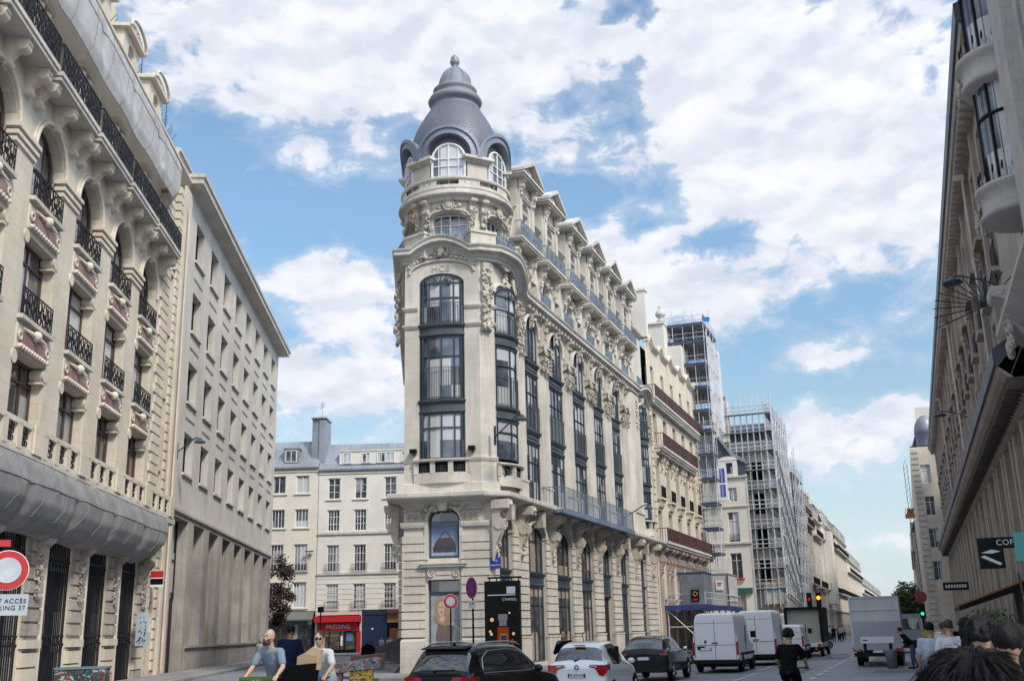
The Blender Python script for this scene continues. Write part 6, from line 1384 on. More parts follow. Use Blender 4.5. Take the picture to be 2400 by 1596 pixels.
def wheel(parent, x, y, r_, w_=0.21):
    s = 1 if y > 0 else -1; mb = MB()
    def cyl(R0_, R1_, y0, y1): 
        n = 20; vs = [(x+R0_*cos(2*pi*i/n), y0, r_+R0_*sin(2*pi*i/n)) for i in range(n)]+[(x+R1_*cos(2*pi*i/n), y1, r_+R1_*sin(2*pi*i/n)) for i in range(n)]; mb.add(vs, [(i,(i+1)%n,n+(i+1)%n,n+i) for i in range(n)], 0, True)
    cyl(r_*0.93,r_,y-s*w_/2,y-s*w_*0.35); cyl(r_,r_,y-s*w_*0.35,y+s*w_*0.35); cyl(r_,r_*0.93,y+s*w_*0.35,y+s*w_/2); cyl(r_*0.93,r_*0.64,y+s*w_/2,y+s*w_*0.46)
    t = mb.build('wheel', G['rubber'], parent); mb = MB()
    n = 20; mb.add([(x+r_*0.64*cos(2*pi*i/n), y+s*w_*0.38, r_+r_*0.64*sin(2*pi*i/n)) for i in range(n)], [tuple(range(n))])
    for i in range(5): a = 2*pi*i/5; mb.tube((x,y+s*w_*0.46,r_),(x+r_*0.62*cos(a),y+s*w_*0.42,r_+r_*0.62*sin(a)),0.045,0,5)
    mb.tube((x,y+s*w_*0.3,r_),(x,y+s*w_*0.5,r_),0.07,0,8); mb.build('rim', G['chrome'] if parent.get('rim') is None else G['plastic'], t)
def arches(parent, xs, hw, r_):
    mb = MB()
    for x in xs:
        for s in (-1,1):
            n = 16; mb.add([(x+(r_+0.07)*cos(pi*i/n), s*(hw+0.008), r_+(r_+0.07)*sin(pi*i/n)) for i in range(n+1)]+[(x-(r_+0.07),s*(hw+0.008),0.2),(x+(r_+0.07),s*(hw+0.008),0.2)], [tuple(range(n+3))])
    mb.build('wheel_arch', G['plastic'], parent)
def platetext(parent, x, y, z, s, txt, w_=0.52, blue=True):
    mb = MB(); mb.box(x-0.012,x,y-w_/2,y+w_/2,z-0.055,z+0.055); p = mb.build('number_plate', G['plate'], parent)
    if blue: mb = MB(); mb.box(x-0.014,x-0.011,y+w_/2-0.045,y+w_/2,z-0.055,z+0.055); mb.box(x-0.014,x-0.011,y-w_/2,y-w_/2+0.045,z-0.055,z+0.055); mb.build('plate_band', G['bluep'], p)
    if txt: text(txt, 0.098, 'plate_number', G['black'], p, (x-0.016,y,z), (pi/2,0,-pi/2), 0.001)
def vroot(nm, label, cat, p, az, group=None): return empty(nm, (p[0],p[1],p[2] if len(p)>2 else 0.0), pi/2-az, label, cat, group)
# --- black estate SUV, nearest
v = vroot('parked_car', 'black SUV with silver roof rails nearest the viewer, in front of the corner', 'car', (-1.88,24.8,0), radians(29))
hw = 0.93
shell(v, [(0.0,0.35,0.98,1.00,0.86,0.85,0.70),(0.06,0.33,1.0,1.09,0.90,0.90,0.74),(0.18,0.32,1.03,1.32,0.92,0.905,0.70),(0.34,0.32,1.05,1.56,0.93,0.91,0.66),(0.50,0.32,1.05,1.655,0.93,0.91,0.65),(1.1,0.32,1.04,1.71,0.93,0.91,0.66),(1.9,0.32,1.03,1.72,0.93,0.91,0.67),(2.6,0.32,1.02,1.66,0.93,0.91,0.66),(3.25,0.32,1.0,1.32,0.93,0.90,0.68),(3.6,0.32,0.98,1.10,0.93,0.89,0.72),(4.2,0.32,0.90,0.98,0.91,0.86,0.66),(4.6,0.35,0.75,0.80,0.80,0.76,0.5)], G['p_black'], G['cglass'], [(0.62,2.95)], [(0.10,0.36),(2.72,3.5)], NS=5)
mb = MB()
for s in (-1,1): mb.box(0.5,0.6,s*0.70-0.03,s*0.70+0.03,1.2,1.2)
for s in (-1,1):
    P = [(0.55,s*0.66,1.67),(0.7,s*0.67,1.735),(1.2,s*0.68,1.765),(2.0,s*0.68,1.765),(2.5,s*0.67,1.73),(2.65,s*0.665,1.68)]; mb.path(P, 0.022, 0, 6)
mb.build('roof_rail', G['chrome'], v)
mb = MB()
for s in (-1,1):
    P = [(0.62,s*0.86,1.12),(0.68,s*0.79,1.42),(1.0,s*0.74,1.575),(1.9,s*0.735,1.60),(2.5,s*0.75,1.54),(2.95,s*0.82,1.30),(3.15,s*0.88,1.12)]; mb.path(P, 0.013, 0, 4); mb.path([(0.62,s*0.905,1.10),(3.15,s*0.905,1.08)], 0.013, 0, 4)
mb.build('window_trim', G['chrome'], v)
mb = MB(); mb.box(1.35,1.40,0.84,0.85,1.1,1.5); mb.path([(0.02,-0.6,1.10),(0.0,0.6,1.10)],0.012); mb.prism([(0.28,1.62),(0.24,1.645),(0.55,1.70),(0.55,1.66)], -0.60, 0.60, 'y'); mb.build('spoiler', G['plastic'], v)
mb = MB(); mb.tube((0.085,0.1,1.16),(0.10,-0.42,1.18),0.016); mb.tube((0.05,0.12,1.13),(0.10,0.1,1.16),0.03); mb.build('rear_wiper', G['plastic'], v)
mb = MB(); mb.prism([(0.62,1.69),(0.85,1.69),(0.74,1.78)], -0.02, 0.02, 'y'); mb.build('roof_fin', G['p_black'], v)
for s in (-1,1):
    mb = MB(); mb.prism([(s*0.88,0.84),(s*0.86,1.03),(s*0.45,1.03),(s*0.40,0.96),(s*0.5,0.86)], -0.03, 0.10, 'x'); mb.box(0.05,0.34,s*0.905-0.02,s*0.905+0.02,0.9,1.03); mb.build('tail_lamp', G['tail'], v)
    mb = MB(); mb.ball((2.95,s*1.04,1.12),0.11,0,8,6,sy=1.1,sx=0.7,sz=0.8); mb.box(2.9,3.0,min(s*0.88,s*1.0),max(s*0.88,s*1.0),1.05,1.09); mb.build('mirror', G['p_black'], v)
mb = MB(); mb.box(-0.06,0.3,-0.86,0.86,0.34,0.62); mb.build('bumper', G['plastic'], v)
platetext(v, -0.01, 0, 0.80, 1, '')
arches(v, (0.95,3.75), 0.93, 0.36)
for x in (0.95,3.75):
    for y in (-0.84,0.84): wheel(v, x, y, 0.36)
# --- white hatchback
v = vroot('parked_car', 'white hatchback with red tail lamps and a blue banded number plate', 'car', (1.62,31.2,0), radians(20))
shell(v, [(0.0,0.32,0.86,0.90,0.80,0.79,0.66),(0.05,0.30,0.93,1.00,0.85,0.84,0.70),(0.16,0.28,1.0,1.10,0.86,0.85,0.70),(0.30,0.28,1.03,1.33,0.865,0.85,0.64),(0.46,0.28,1.03,1.52,0.865,0.85,0.58),(0.70,0.28,1.02,1.61,0.865,0.85,0.58),(1.3,0.28,1.0,1.655,0.865,0.85,0.60),(1.9,0.28,0.98,1.63,0.865,0.85,0.60),(2.5,0.28,0.95,1.40,0.865,0.845,0.60),(3.0,0.28,0.92,1.06,0.86,0.83,0.66),(3.5,0.28,0.84,0.93,0.84,0.79,0.6),(3.93,0.32,0.65,0.70,0.72,0.68,0.45)], G['p_white'], G['cglass'], [(0.85,2.6)], [(0.19,0.44),(1.98,2.85)], NS=5)
mb = MB()
for s in (-1,1):
    mb.box(1.45,1.53,s*0.79-0.06,s*0.79+0.06,1.02,1.5)
mb.build('door_pillar', G['plastic'], v)
for s in (-1,1):
    mb = MB(); mb.prism([(s*0.86,0.80),(s*0.86,1.02),(s*0.40,1.03),(s*0.36,0.98),(s*0.55,0.93),(s*0.66,0.74),(s*0.78,0.72)], -0.03, 0.14, 'x'); mb.box(0.05,0.42,s*0.855-0.02,s*0.855+0.02,0.88,1.03); tl = mb.build('tail_lamp', G['tail'], v)
    mb = MB(); mb.prism([(s*0.60,0.955),(s*0.60,1.0),(s*0.42,1.01),(s*0.40,0.98)], -0.036, -0.03, 'x'); mb.build('clear_lens', G['tailw'], tl)
    mb = MB(); mb.ball((2.5,s*0.97,1.06),0.10,0,8,6,sy=1.2,sx=0.7,sz=0.8); mb.box(2.46,2.54,min(s*0.84,s*0.95),max(s*0.84,s*0.95),1.0,1.04); mb.build('mirror', G['p_white'], v)
mb = MB(); mb.box(0.33,0.42,-0.16,0.16,1.535,1.565); mb.build('brake_light', G['tail'], v)
mb = MB(); mb.tube((0.16,0.12,1.12),(0.22,-0.05,1.16),0.03); mb.tube((0.19,0.1,1.14),(0.23,0.42,1.17),0.018); mb.build('rear_wiper', G['plastic'], v)
mb = MB(); mb.tube((0.85,0,1.63),(0.65,0,1.88),0.012); mb.build('antenna', G['plastic'], v)
mb = MB(); mb.ring((-0.03,0,0.96),0.055,0.016,0,14,5,plane='yz'); mb.build('badge', G['bluep'], v)
platetext(v, -0.035, 0, 0.74, 1, 'FR-074-EX')
mb = MB(); mb.box(-0.07,0.4,-0.83,0.83,0.30,0.60); mb.build('bumper', G['p_white'], v)
arches(v, (0.75,3.25), 0.865, 0.31)
for x in (0.75,3.25):
    for y in (-0.79,0.79): wheel(v, x, y, 0.31)
# --- second black SUV
v = vroot('parked_car', 'black SUV between the white hatchback and the nearest white van', 'car', (4.75,42.0,0), radians(20.5))
shell(v, [(0.0,0.38,1.0,1.02,0.88,0.87,0.70),(0.06,0.36,1.05,1.13,0.93,0.92,0.74),(0.2,0.34,1.08,1.30,0.95,0.93,0.68),(0.40,0.34,1.10,1.52,0.95,0.93,0.62),(0.62,0.34,1.10,1.62,0.95,0.93,0.62),(1.2,0.34,1.10,1.68,0.95,0.93,0.64),(2.0,0.34,1.08,1.67,0.95,0.93,0.65),(2.7,0.34,1.06,1.56,0.95,0.93,0.64),(3.2,0.34,1.04,1.24,0.95,0.92,0.68),(3.7,0.34,1.0,1.08,0.94,0.9,0.70),(4.3,0.34,0.92,0.98,0.92,0.86,0.62),(4.65,0.38,0.75,0.80,0.82,0.78,0.5)], G['p_black'], G['cglass'], [(0.75,2.95)], [(0.12,0.46),(2.75,3.3)], NS=4)
for s in (-1,1):
    mb = MB(); mb.box(-0.02,0.3,s*0.80-0.14,s*0.80+0.14,0.98,1.06); mb.build('tail_lamp', G['tail'], v)
    mb = MB(); mb.path([(0.75,s*0.92,1.12),(3.1,s*0.92,1.10)],0.014); mb.build('window_trim', G['chrome'], v)
    mb = MB(); mb.ball((2.85,s*1.06,1.16),0.12,0,8,6,sz=0.8); mb.build('mirror', G['chrome'], v)
platetext(v, -0.02, 0.0, 0.86, 1, '')
arches(v, (0.95,3.75), 0.95, 0.37)
for x in (0.95,3.75):
    for y in (-0.86,0.86): wheel(v, x, y, 0.37)
# --- panel vans
def van(label, p, H_, L_, W_, seed, small=False):
    v = vroot('delivery_van', label, 'van', p, AZA); k = W_/2; zr = H_
    v['rim'] = 1
    shell(v, [(0.0,0.50,1.3,zr-0.10,k*0.95,k*0.955,k*0.80),(0.05,0.46,1.3,zr-0.04,k*0.99,k*0.985,k*0.83),(0.3,0.42,1.3,zr,k,k*0.99,k*0.84),(1.5,0.42,1.3,zr+0.02,k,k*0.99,k*0.86),(L_*0.62,0.42,1.3,zr+0.01,k,k*0.99,k*0.86),(L_*0.70,0.42,1.25,zr-0.06,k,k*0.98,k*0.84),(L_*0.80,0.42,1.15,zr-0.55 if not small else zr-0.35,k,k*0.97,k*0.78),(L_*0.87,0.42,1.1,1.32,k*0.99,k*0.95,k*0.74),(L_*0.96,0.42,0.95,1.08,k*0.95,k*0.88,k*0.66),(L_,0.45,0.7,0.78,k*0.8,k*0.74,k*0.5)], G['p_van'], G['cglass'], [(L_*0.66,L_*0.80)], [(L_*0.75,L_*0.86)], NS=4)
    mb = MB(); mb.box(-0.012,0.0,-0.008,0.008,0.55,zr-0.25)
    mb.box(-0.012,0.0,-k*0.86,k*0.86,1.18,1.195); mb.box(-0.012,0.0,-k*0.80,k*0.80,zr-0.42,zr-0.41); mb.box(-0.012,0,-k*0.9,-k*0.885,0.6,zr-0.2); mb.box(-0.012,0,k*0.885,k*0.9,0.6,zr-0.2); mb.build('door_seam', G['plastic'], v)
    mb = MB(); mb.box(-0.05,0.02,-0.12,0.15,1.26,1.30); mb.box(-0.04,0.02,k*0.45,k*0.45+0.34,1.0-0.0,1.14); mb.build('door_handle', G['plastic'], v)
    mb = MB(); mb.prism([(0.42*k-0.06,1.33),(0.42*k,1.42),(0.42*k+0.06,1.33),(0.42*k,1.24)], -0.02, 0.0, 'x'); mb.build('badge', G['plastic'], v)
    platetext(v, -0.03, k*0.42, 1.02, 1, '')
    for s in (-1,1):
        mb = MB(); mb.box(-0.02,0.10,s*k*0.955-0.05,s*k*0.955+0.05,0.75,1.32); mb.build('tail_lamp', G['tail'], v)
        mb = MB(); mb.box(L_*0.74,L_*0.78,min(s*k,s*(k+0.22)),max(s*k,s*(k+0.22)),1.45,1.75); mb.build('mirror', G['plastic'], v)
        mb = MB(); mb.box(0.4,L_*0.9,s*(k+0.0)-0.015,s*(k+0.0)+0.015,0.72,0.84); mb.box(L_*0.42,L_*0.423,s*k-0.02,s*k+0.02,0.6,2.0); mb.build('rub_strip', G['plastic'], v)
    mb = MB(); mb.box(-0.10,0.2,-k*0.97,k*0.97,0.40,0.56); mb.box(0.2,L_-0.3,-k*0.9,k*0.9,0.25,0.42); mb.build('bumper', G['plastic'], v)
    mb = MB(); mb.box(0.02,0.1,-0.16,0.16,zr-0.10,zr-0.06); mb.build('brake_light', G['tail'], v)
    arches(v, (L_*0.2,L_*0.82), k+0.005, 0.35)
    for x in (L_*0.2,L_*0.82):
        for y in (-k+0.1,k-0.1): wheel(v, x, y, 0.35)
    return v
van('nearest white panel van with black bumper and closed rear doors', PA(-0.9,10.85), 2.55, 5.3, 2.05, 1)
van('taller white van directly ahead of the nearest white van', PA(7.2,11.55), 2.72, 5.6, 2.05, 2)
van('small white van third in the row of vans', PA(15.6,12.2), 1.95, 4.4, 1.8, 3, True)
v = vroot('open_truck', 'truck with a dark framed canvas box open at the back, ahead of the small van', 'truck', PA(21.5,12.6), AZA)
mb = MB(); mb.box(0,0.12,-1.15,-1.0,0.9,3.0); mb.box(0,0.12,1.0,1.15,0.9,3.0); mb.box(0,0.12,-1.15,1.15,2.85,3.05); mb.box(0,5,-1.15,-1.1,0.9,3.0); mb.box(0,5,1.1,1.15,0.9,3.0); mb.box(0,5,-1.15,1.15,2.98,3.04); mb.build('box_frame', G['plastic'], v)
mb = MB(); mb.box(0.3,0.35,-1.0,1.0,0.95,2.85); mb.box(0,5,-1.05,1.05,0.85,0.95); mb.build('cargo_wall', mat('cream canvas', (0.55,0.52,0.45), 0.8), v)
mb = MB(); mb.box(5.1,6.6,-1.0,1.0,0.5,2.3); mb.box(-0.05,5,-1.05,1.05,0.6,0.85); mb.build('cab', G['p_van'], v)
for x in (1.1,5.8):
    for y in (-0.95,0.95): wheel(v, x, y, 0.42)
for s in (-1,1): mb = MB(); mb.box(-0.06,0,s*0.9-0.12,s*0.9+0.12,0.62,0.78); mb.build('tail_lamp', G['tail'], v)
v = van('white van with its roof rounded, behind the open canvas truck', PA(29.5,11.0), 2.75, 5.4, 2.0, 7)
mb = MB(); mb.box(0,4.5,-1.1,1.1,0.5,2.3)
for i in range(12): mb.box(0.2+0.36*i,0.3+0.36*i,-1.13,1.13,0.5,2.3)
rc = mb.build('red_skip', mat('red container', (0.35,0.03,0.035), 0.5, 0.2), None, (*PA(38.5,9.7)[:2],0), pi/2-AZA); tag(rc, 'red ribbed container standing on the roadside behind the vans', 'container')
# --- box truck
v = vroot('box_truck', 'light grey box truck with a raised tail lift driving away', 'truck', PA(4.6,17.55), AZA)
G['p_truck'] = mat('truck panel', (0.66,0.67,0.68), 0.45, 0.08, stain=0.15, bump=0.02); k = 1.10
mb = MB(); mb.box(0,5.6,-k,k,0.95,3.16); mb.build('cargo_box', G['p_truck'], v)
mb = MB(); mb.box(-0.05,5.65,-k-0.03,-k+0.05,0.9,3.2); mb.box(-0.05,5.65,k-0.05,k+0.03,0.9,3.2); mb.box(-0.05,0.05,-k,k,3.13,3.2); mb.box(-0.04,0.0,-k,k,2.55,2.60); mb.build('corner_trim', G['p_truck'], v)
mb = MB(); mb.box(-0.12,-0.04,-k+0.05,k-0.05,0.75,2.05); 
for i in range(9): mb.box(-0.135,-0.12,-k+0.1,k-0.1,0.85+0.14*i,0.87+0.14*i)
mb.build('tail_lift', mat('tail lift grey', (0.42,0.44,0.48), 0.4, 0.1, metal=0.2), v)
mb = MB(); mb.box(-0.17,-0.13,-0.75,0.75,1.05,1.35); sp = mb.build('white_panel', G['wpaint'], v); mb = MB(); mb.box(-0.18,-0.17,0.42,0.66,1.17,1.22); mb.build('panel_mark', G['plastic'], sp)
mb = MB(); mb.box(-0.05,5,-0.5,-0.4,0.55,0.9); mb.box(-0.05,5,0.4,0.5,0.55,0.9); mb.box(-0.08,0.1,-k,k,0.45,0.62); mb.box(-0.14,0,-0.65,-0.5,0.4,1.1); mb.box(-0.14,0,0.5,0.65,0.4,1.1); mb.build('chassis', G['plastic'], v)
for s in (-1,1): mb = MB(); mb.box(-0.12,-0.02,s*0.95-0.18,s*0.95+0.18,0.68,0.82); mb.build('tail_lamp', G['tail'], v)
platetext(v, -0.12, 0.0, 0.68, 1, '')
mb = MB(); mb.box(5.75,7.4,-1.05,1.05,0.5,2.4); mb.box(5.8,7.0,-1.0,1.0,2.4,2.75); mb.build('cab', G['p_van'], v)
for x in (1.3,6.6):
    for y in (-0.9,0.9): wheel(v, x, y, 0.40, 0.28)
# --- far traffic
v = vroot('box_truck', 'small blue grey truck far down the street to the right of the box truck', 'truck', PA(28,18.6), AZA)
mb = MB(); mb.box(0,4,-1.05,1.05,0.8,2.5); mb.build('cargo_box', mat('blue grey panel', (0.30,0.36,0.42), 0.4), v); mb = MB(); mb.box(0,4,-1.0,1.0,0.3,0.8); mb.build('chassis', G['plastic'], v)
mb = MB(); mb.box(-0.03,0,-0.9,0.9,1.5,2.2); mb.build('rear_window', G['cglass'], v)
for x in (0.8,3.4):
    for y in (-0.85,0.85): wheel(v, x, y, 0.38)
# --- motorcycles and bicycles parked in a row
def bicycle(nm, label, p, az, frame, group=None, basket=None):
    b = empty(nm, (p[0],p[1],p[2] if len(p)>2 else 0), pi/2-az, label, 'bicycle', group); R = 0.34
    for x in (-0.52, 0.54):
        w_ = MB(); w_.ring((x,0,R), R-0.02, 0.02, 0, 22, 5); t = w_.build('wheel', G['rubber'], b); s = MB()
        for i in range(10): a = 2*pi*i/10; s.tube((x,0,R),(x+(R-0.03)*cos(a),0,R+(R-0.03)*sin(a)),0.003,0,3)
        s.tube((x,-0.05,R),(x,0.05,R),0.025,0,6); s.build('spokes', G['chrome'], t)
    f = MB(); bb_, st_, hd, ht = (-0.08,0,0.30), (-0.22,0,0.82), (0.36,0,0.62), (0.32,0,0.88)
    for a, c_ in ((bb_,st_),(bb_,hd),(st_,ht),(st_,(-0.52,0,R)),(bb_,(-0.52,0,R)),(hd,ht),(hd,(0.54,0,R))): f.tube(a,c_,0.017,0,6)
    f.build('frame', frame, b)
    h = MB(); h.tube(ht,(0.30,0,1.04),0.014); h.path([(0.22,-0.29,1.06),(0.32,-0.2,1.06),(0.32,0,1.05),(0.32,0.2,1.06),(0.22,0.29,1.06)],0.013); h.build('handlebar', G['plastic'], b)
    h = MB(); h.ball((-0.26,0,0.98),0.13,0,8,5,sx=1.1,sy=0.6,sz=0.35); h.tube(st_,(-0.25,0,0.95),0.014); h.build('saddle', G['plastic'], b)
    if basket:
        h = MB(); x0,x1,y0,y1,z0,z1 = 0.36,0.66,-0.2,0.2,0.84,1.08
        h.box(x0,x1,y0,y1,z0,z0+0.02)
        for z in (z0+0.07,z1-0.03): h.box(x0-0.01,x1+0.01,y0-0.01,y0+0.01,z,z+0.04); h.box(x0-0.01,x1+0.01,y1-0.01,y1+0.01,z,z+0.04); h.box(x0-0.01,x0+0.01,y0,y1,z,z+0.04); h.box(x1-0.01,x1+0.01,y0,y1,z,z+0.04)
        for i in range(7):
            t = i/6; h.box(x0+(x1-x0)*t-0.012,x0+(x1-x0)*t+0.012,y0-0.008,y0+0.008,z0,z1); h.box(x0+(x1-x0)*t-0.012,x0+(x1-x0)*t+0.012,y1-0.008,y1+0.008,z0,z1); h.box(x1-0.008,x1+0.008,y0+(y1-y0)*t-0.012,y0+(y1-y0)*t+0.012,z0,z1)
        h.build('crate', basket, b)
    return b
def scooter(label, p, az, paint):
    b = empty('parked_scooter', (p[0],p[1],0), pi/2-az, label, 'scooter', 'motor scooters parked in a row')
    for x in (-0.55,0.62): 
        w_ = MB(); w_.ring((x,0,0.28), 0.21, 0.07, 0, 16, 6); w_.build('wheel', G['rubber'], b)
    m_ = MB(); m_.ball((-0.38,0,0.62),0.3,0,10,7,sx=1.3,sy=0.55,sz=0.7); m_.prism([(0.35,0.35),(0.52,0.4),(0.40,1.0),(0.28,0.98)],-0.2,0.2,'y'); m_.box(-0.2,0.4,-0.15,0.15,0.28,0.36); m_.ball((0.6,0,0.52),0.2,0,8,6,sy=0.5,sz=0.6); m_.build('body', paint, b)
    m_ = MB(); m_.ball((-0.3,0,0.84),0.2,0,8,5,sx=1.9,sy=0.8,sz=0.35); m_.build('saddle', G['plastic'], b)
    m_ = MB(); m_.path([(0.2,-0.33,1.08),(0.32,-0.1,1.05),(0.32,0.1,1.05),(0.2,0.33,1.08)],0.02); m_.tube((0.34,0,0.9),(0.32,0,1.05),0.03); m_.ball((0.2,0.38,1.25),0.06,0,6,4); m_.ball((0.2,-0.38,1.25),0.06,0,6,4); m_.build('handlebar', G['plastic'], b)
    if random.random() < 0.6: m_ = MB(); m_.box(-0.9,-0.55,-0.2,0.2,0.9,1.2); m_.build('top_box', G['plastic'], b)
    return b
cols = [G['p_black'], G['p_grey'], G['p_white'], G['p_black'], mat('beige scooter', (0.4,0.33,0.22), 0.4), G['p_grey'], G['p_black'], G['p_grey'], mat('blue scooter', (0.03,0.08,0.25), 0.3), G['p_black']]
for i in range(10):
    scooter('parked motor scooter in the row by the kerb beyond the vans', PA(27+2.1*i, 11.6+random.uniform(-0.25,0.25)), AZA+radians(78+random.uniform(-8,8)), cols[i])
for i in range(6):
    bicycle('parked_bicycle', 'dark bicycle leaning in the rack between the wedge building and the nearest van', PA(8+0.75*i, 7.9+random.uniform(-0.1,0.1)), AZA+radians(80+random.uniform(-9,9)), mat('bike frame %d' % i, (0.02+0.02*(i%2),0.04,0.08*(1+i%3)), 0.4), 'bicycles in the kerbside rack')
# ================================================================ people
def skinmat(nm, c): return mat(nm, c, 0.5, 0.05, bump=0)
def clothm(nm, c): return mat(nm, c, 0.9, 0.08, scale=3, bump=0.3, bdist=0.01, spec=0.1)
SK = [skinmat('skin a', (0.48,0.30,0.22)), skinmat('skin b', (0.36,0.22,0.15)), skinmat('skin c', (0.16,0.09,0.06))]
HR = [mat('dark hair', (0.006,0.005,0.006), 0.6, 0.2, scale=6, bump=0.4, spec=0.2), mat('brown hair', (0.05,0.03,0.018), 0.6, 0.2, scale=6, bump=0.4), mat('grey hair', (0.25,0.23,0.21), 0.7, 0.2, scale=6, bump=0.3)]
TMP = bpy.data.scenes.new('workbench')
def fuse(mb, name, m_, parent, vox=0.016, smooth=4):
    """join overlapping volumes into one continuous surface"""
    o = mb.build(name, m_, None, link=False); TMP.collection.objects.link(o); md = o.modifiers.new('r', 'REMESH'); md.mode = 'VOXEL'; md.voxel_size = vox; md.use_smooth_shade = True
    if smooth: s = o.modifiers.new('s', 'SMOOTH'); s.factor = 0.5; s.iterations = smooth
    vl = TMP.view_layers[0]; vl.update(); dg = vl.depsgraph; me = bpy.data.meshes.new_from_object(o.evaluated_get(dg)); me.name = name
    TMP.collection.objects.unlink(o); COL.objects.link(o); o.modifiers.clear(); old = o.data; o.data = me; bpy.data.meshes.remove(old)
    if not me.materials: me.materials.append(m_)
    o.parent = parent; return o
def fold(o, vox):
    from mathutils import noise
    if vox > 0.024: return o
    me = o.data; off = random.random()*50
    for v in me.vertices:
        c = v.co; n = noise.noise(Vector((c.x*9+off, c.y*9, c.z*5))) + 0.6*noise.noise(Vector(((c.x+c.z)*16, c.y*14+off, (c.z-c.x)*13)))
        v.co = c + v.normal*0.011*n
    me.update(); return o
def limb(mb, pts, rad):
    for i, (p, r_) in enumerate(zip(pts, rad)):
        mb.ball(p, r_, 0, 10, 7)
        if i: mb.tube(pts[i-1], p, rad[i-1], 0, 10, r_)
def ellip_stack(mb, C, n=14):
    # C: list of (center, rx, ry) stacked; yaw aligned
    vs = []; k = len(C)
    for c, rx, ry in C:
        for i in range(n): a = 2*pi*i/n; vs.append((c[0]+rx*cos(a), c[1]+ry*sin(a), c[2]))
    fs = [(j*n+i, j*n+(i+1)%n, (j+1)*n+(i+1)%n, (j+1)*n+i) for j in range(k-1) for i in range(n)] + [tuple(range(n-1,-1,-1)), tuple((k-1)*n+i for i in range(n))]
    mb.add(vs, fs, 0, True)
def L3(a, b, t): return tuple(x*(1-t)+y*t for x, y in zip(a, b))
def pose_stand(step=0.0, lean=0.0, arms='down', w_=1.0):
    J = dict(pel=(0,0,0.96), chest=(0,0.02+lean*0.35,1.28), neck=(0,0.03+lean*0.55,1.50), head=(0,0.06+lean*0.62,1.635))
    for s, n in ((-1,'L'),(1,'R')):
        st = step*s
        J['hip'+n] = (s*0.09,0,0.93); J['kne'+n] = (s*0.095,0.04+st*0.22,0.50); J['ank'+n] = (s*0.095,-0.02+st*0.34-(0.06 if st<0 else 0),0.09+(0.05 if st<0 else 0)); J['toe'+n] = (s*0.11,0.13+st*0.36,0.035)
        J['sho'+n] = (s*0.172*w_,0.02+lean*0.48,1.415)
        J['elb'+n] = (s*0.235*w_,0.0+lean*0.4-st*0.14,1.14); J['wri'+n] = (s*0.235*w_,0.08+lean*0.4-st*0.22,0.90)
    if arms == 'phone': J['elbR'] = (0.25,0.1,1.18); J['wriR'] = (0.10,0.28,1.40)
    if arms == 'carry': J['elbR'] = (0.25,0.12,1.15); J['wriR'] = (0.15,0.36,1.12); J['elbL'] = (-0.25,0.12,1.15); J['wriL'] = (-0.15,0.36,1.12)
    return J
def pose_cycle(lean=0.35):
    J = dict(pel=(0,-0.22,1.02), chest=(0,-0.06,1.33), neck=(0,0.06,1.55), head=(0,0.12,1.68))
    for s, n in ((-1,'L'),(1,'R')):
        J['hip'+n] = (s*0.10,-0.20,1.0); J['kne'+n] = (s*0.12,0.18,0.80 if s<0 else 0.66); J['ank'+n] = (s*0.11,0.02,0.42 if s<0 else 0.26); J['toe'+n] = (s*0.11,0.16,0.36 if s<0 else 0.20)
        J['sho'+n] = (s*0.172,0.03,1.455); J['elb'+n] = (s*0.27,0.12,1.22); J['wri'+n] = (s*0.27,0.32,1.10)
    return J
def hand(mb, w_, e, scale=1.0, grip=False, side=1):
    d = (Vector(w_)-Vector(e)).normalized(); up = Vector((0,0,1)) if abs(d.z) < 0.8 else Vector((0,1,0)); lat = d.cross(up).normalized(); nn = lat.cross(d).normalized()
    c = Vector(w_)+d*0.045*scale
    for i in range(5): mb.ball(c+lat*(0.014*(i-2))*scale+d*0.004*i*0, 0.019*scale, 0, 7, 5)
    mb.tube(w_, c, 0.024*scale, 0, 8, 0.030*scale)
    for i in range(4):
        b = c+lat*(0.021*(i-1.5))*scale+d*0.03*scale; ln = (0.036,0.042,0.040,0.031)[i]*scale
        if grip: m1 = b+d*ln*0.8-nn*ln*0.4; m2 = m1-nn*ln*0.9-d*ln*0.3
        else: m1 = b+d*ln-nn*ln*0.15; m2 = m1+d*ln*0.8-nn*ln*0.45
        mb.tube(b, m1, 0.0095*scale, 0, 6); mb.ball(m1,0.0095*scale,0,6,4); mb.tube(m1, m2, 0.009*scale, 0, 6, 0.0075*scale); mb.ball(m2,0.0075*scale,0,6,4)
    t0 = c-lat*0.030*side*scale-d*0.01*scale; t1 = t0-lat*0.022*side*scale+d*0.03*scale-nn*0.01*scale; t2 = t1+d*0.028*scale-nn*0.012*scale
    mb.tube(t0,t1,0.012*scale,0,6,0.0105*scale); mb.tube(t1,t2,0.0105*scale,0,6,0.009*scale); mb.ball(t1,0.0105*scale,0,6,4); mb.ball(t2,0.009*scale,0,6,4)
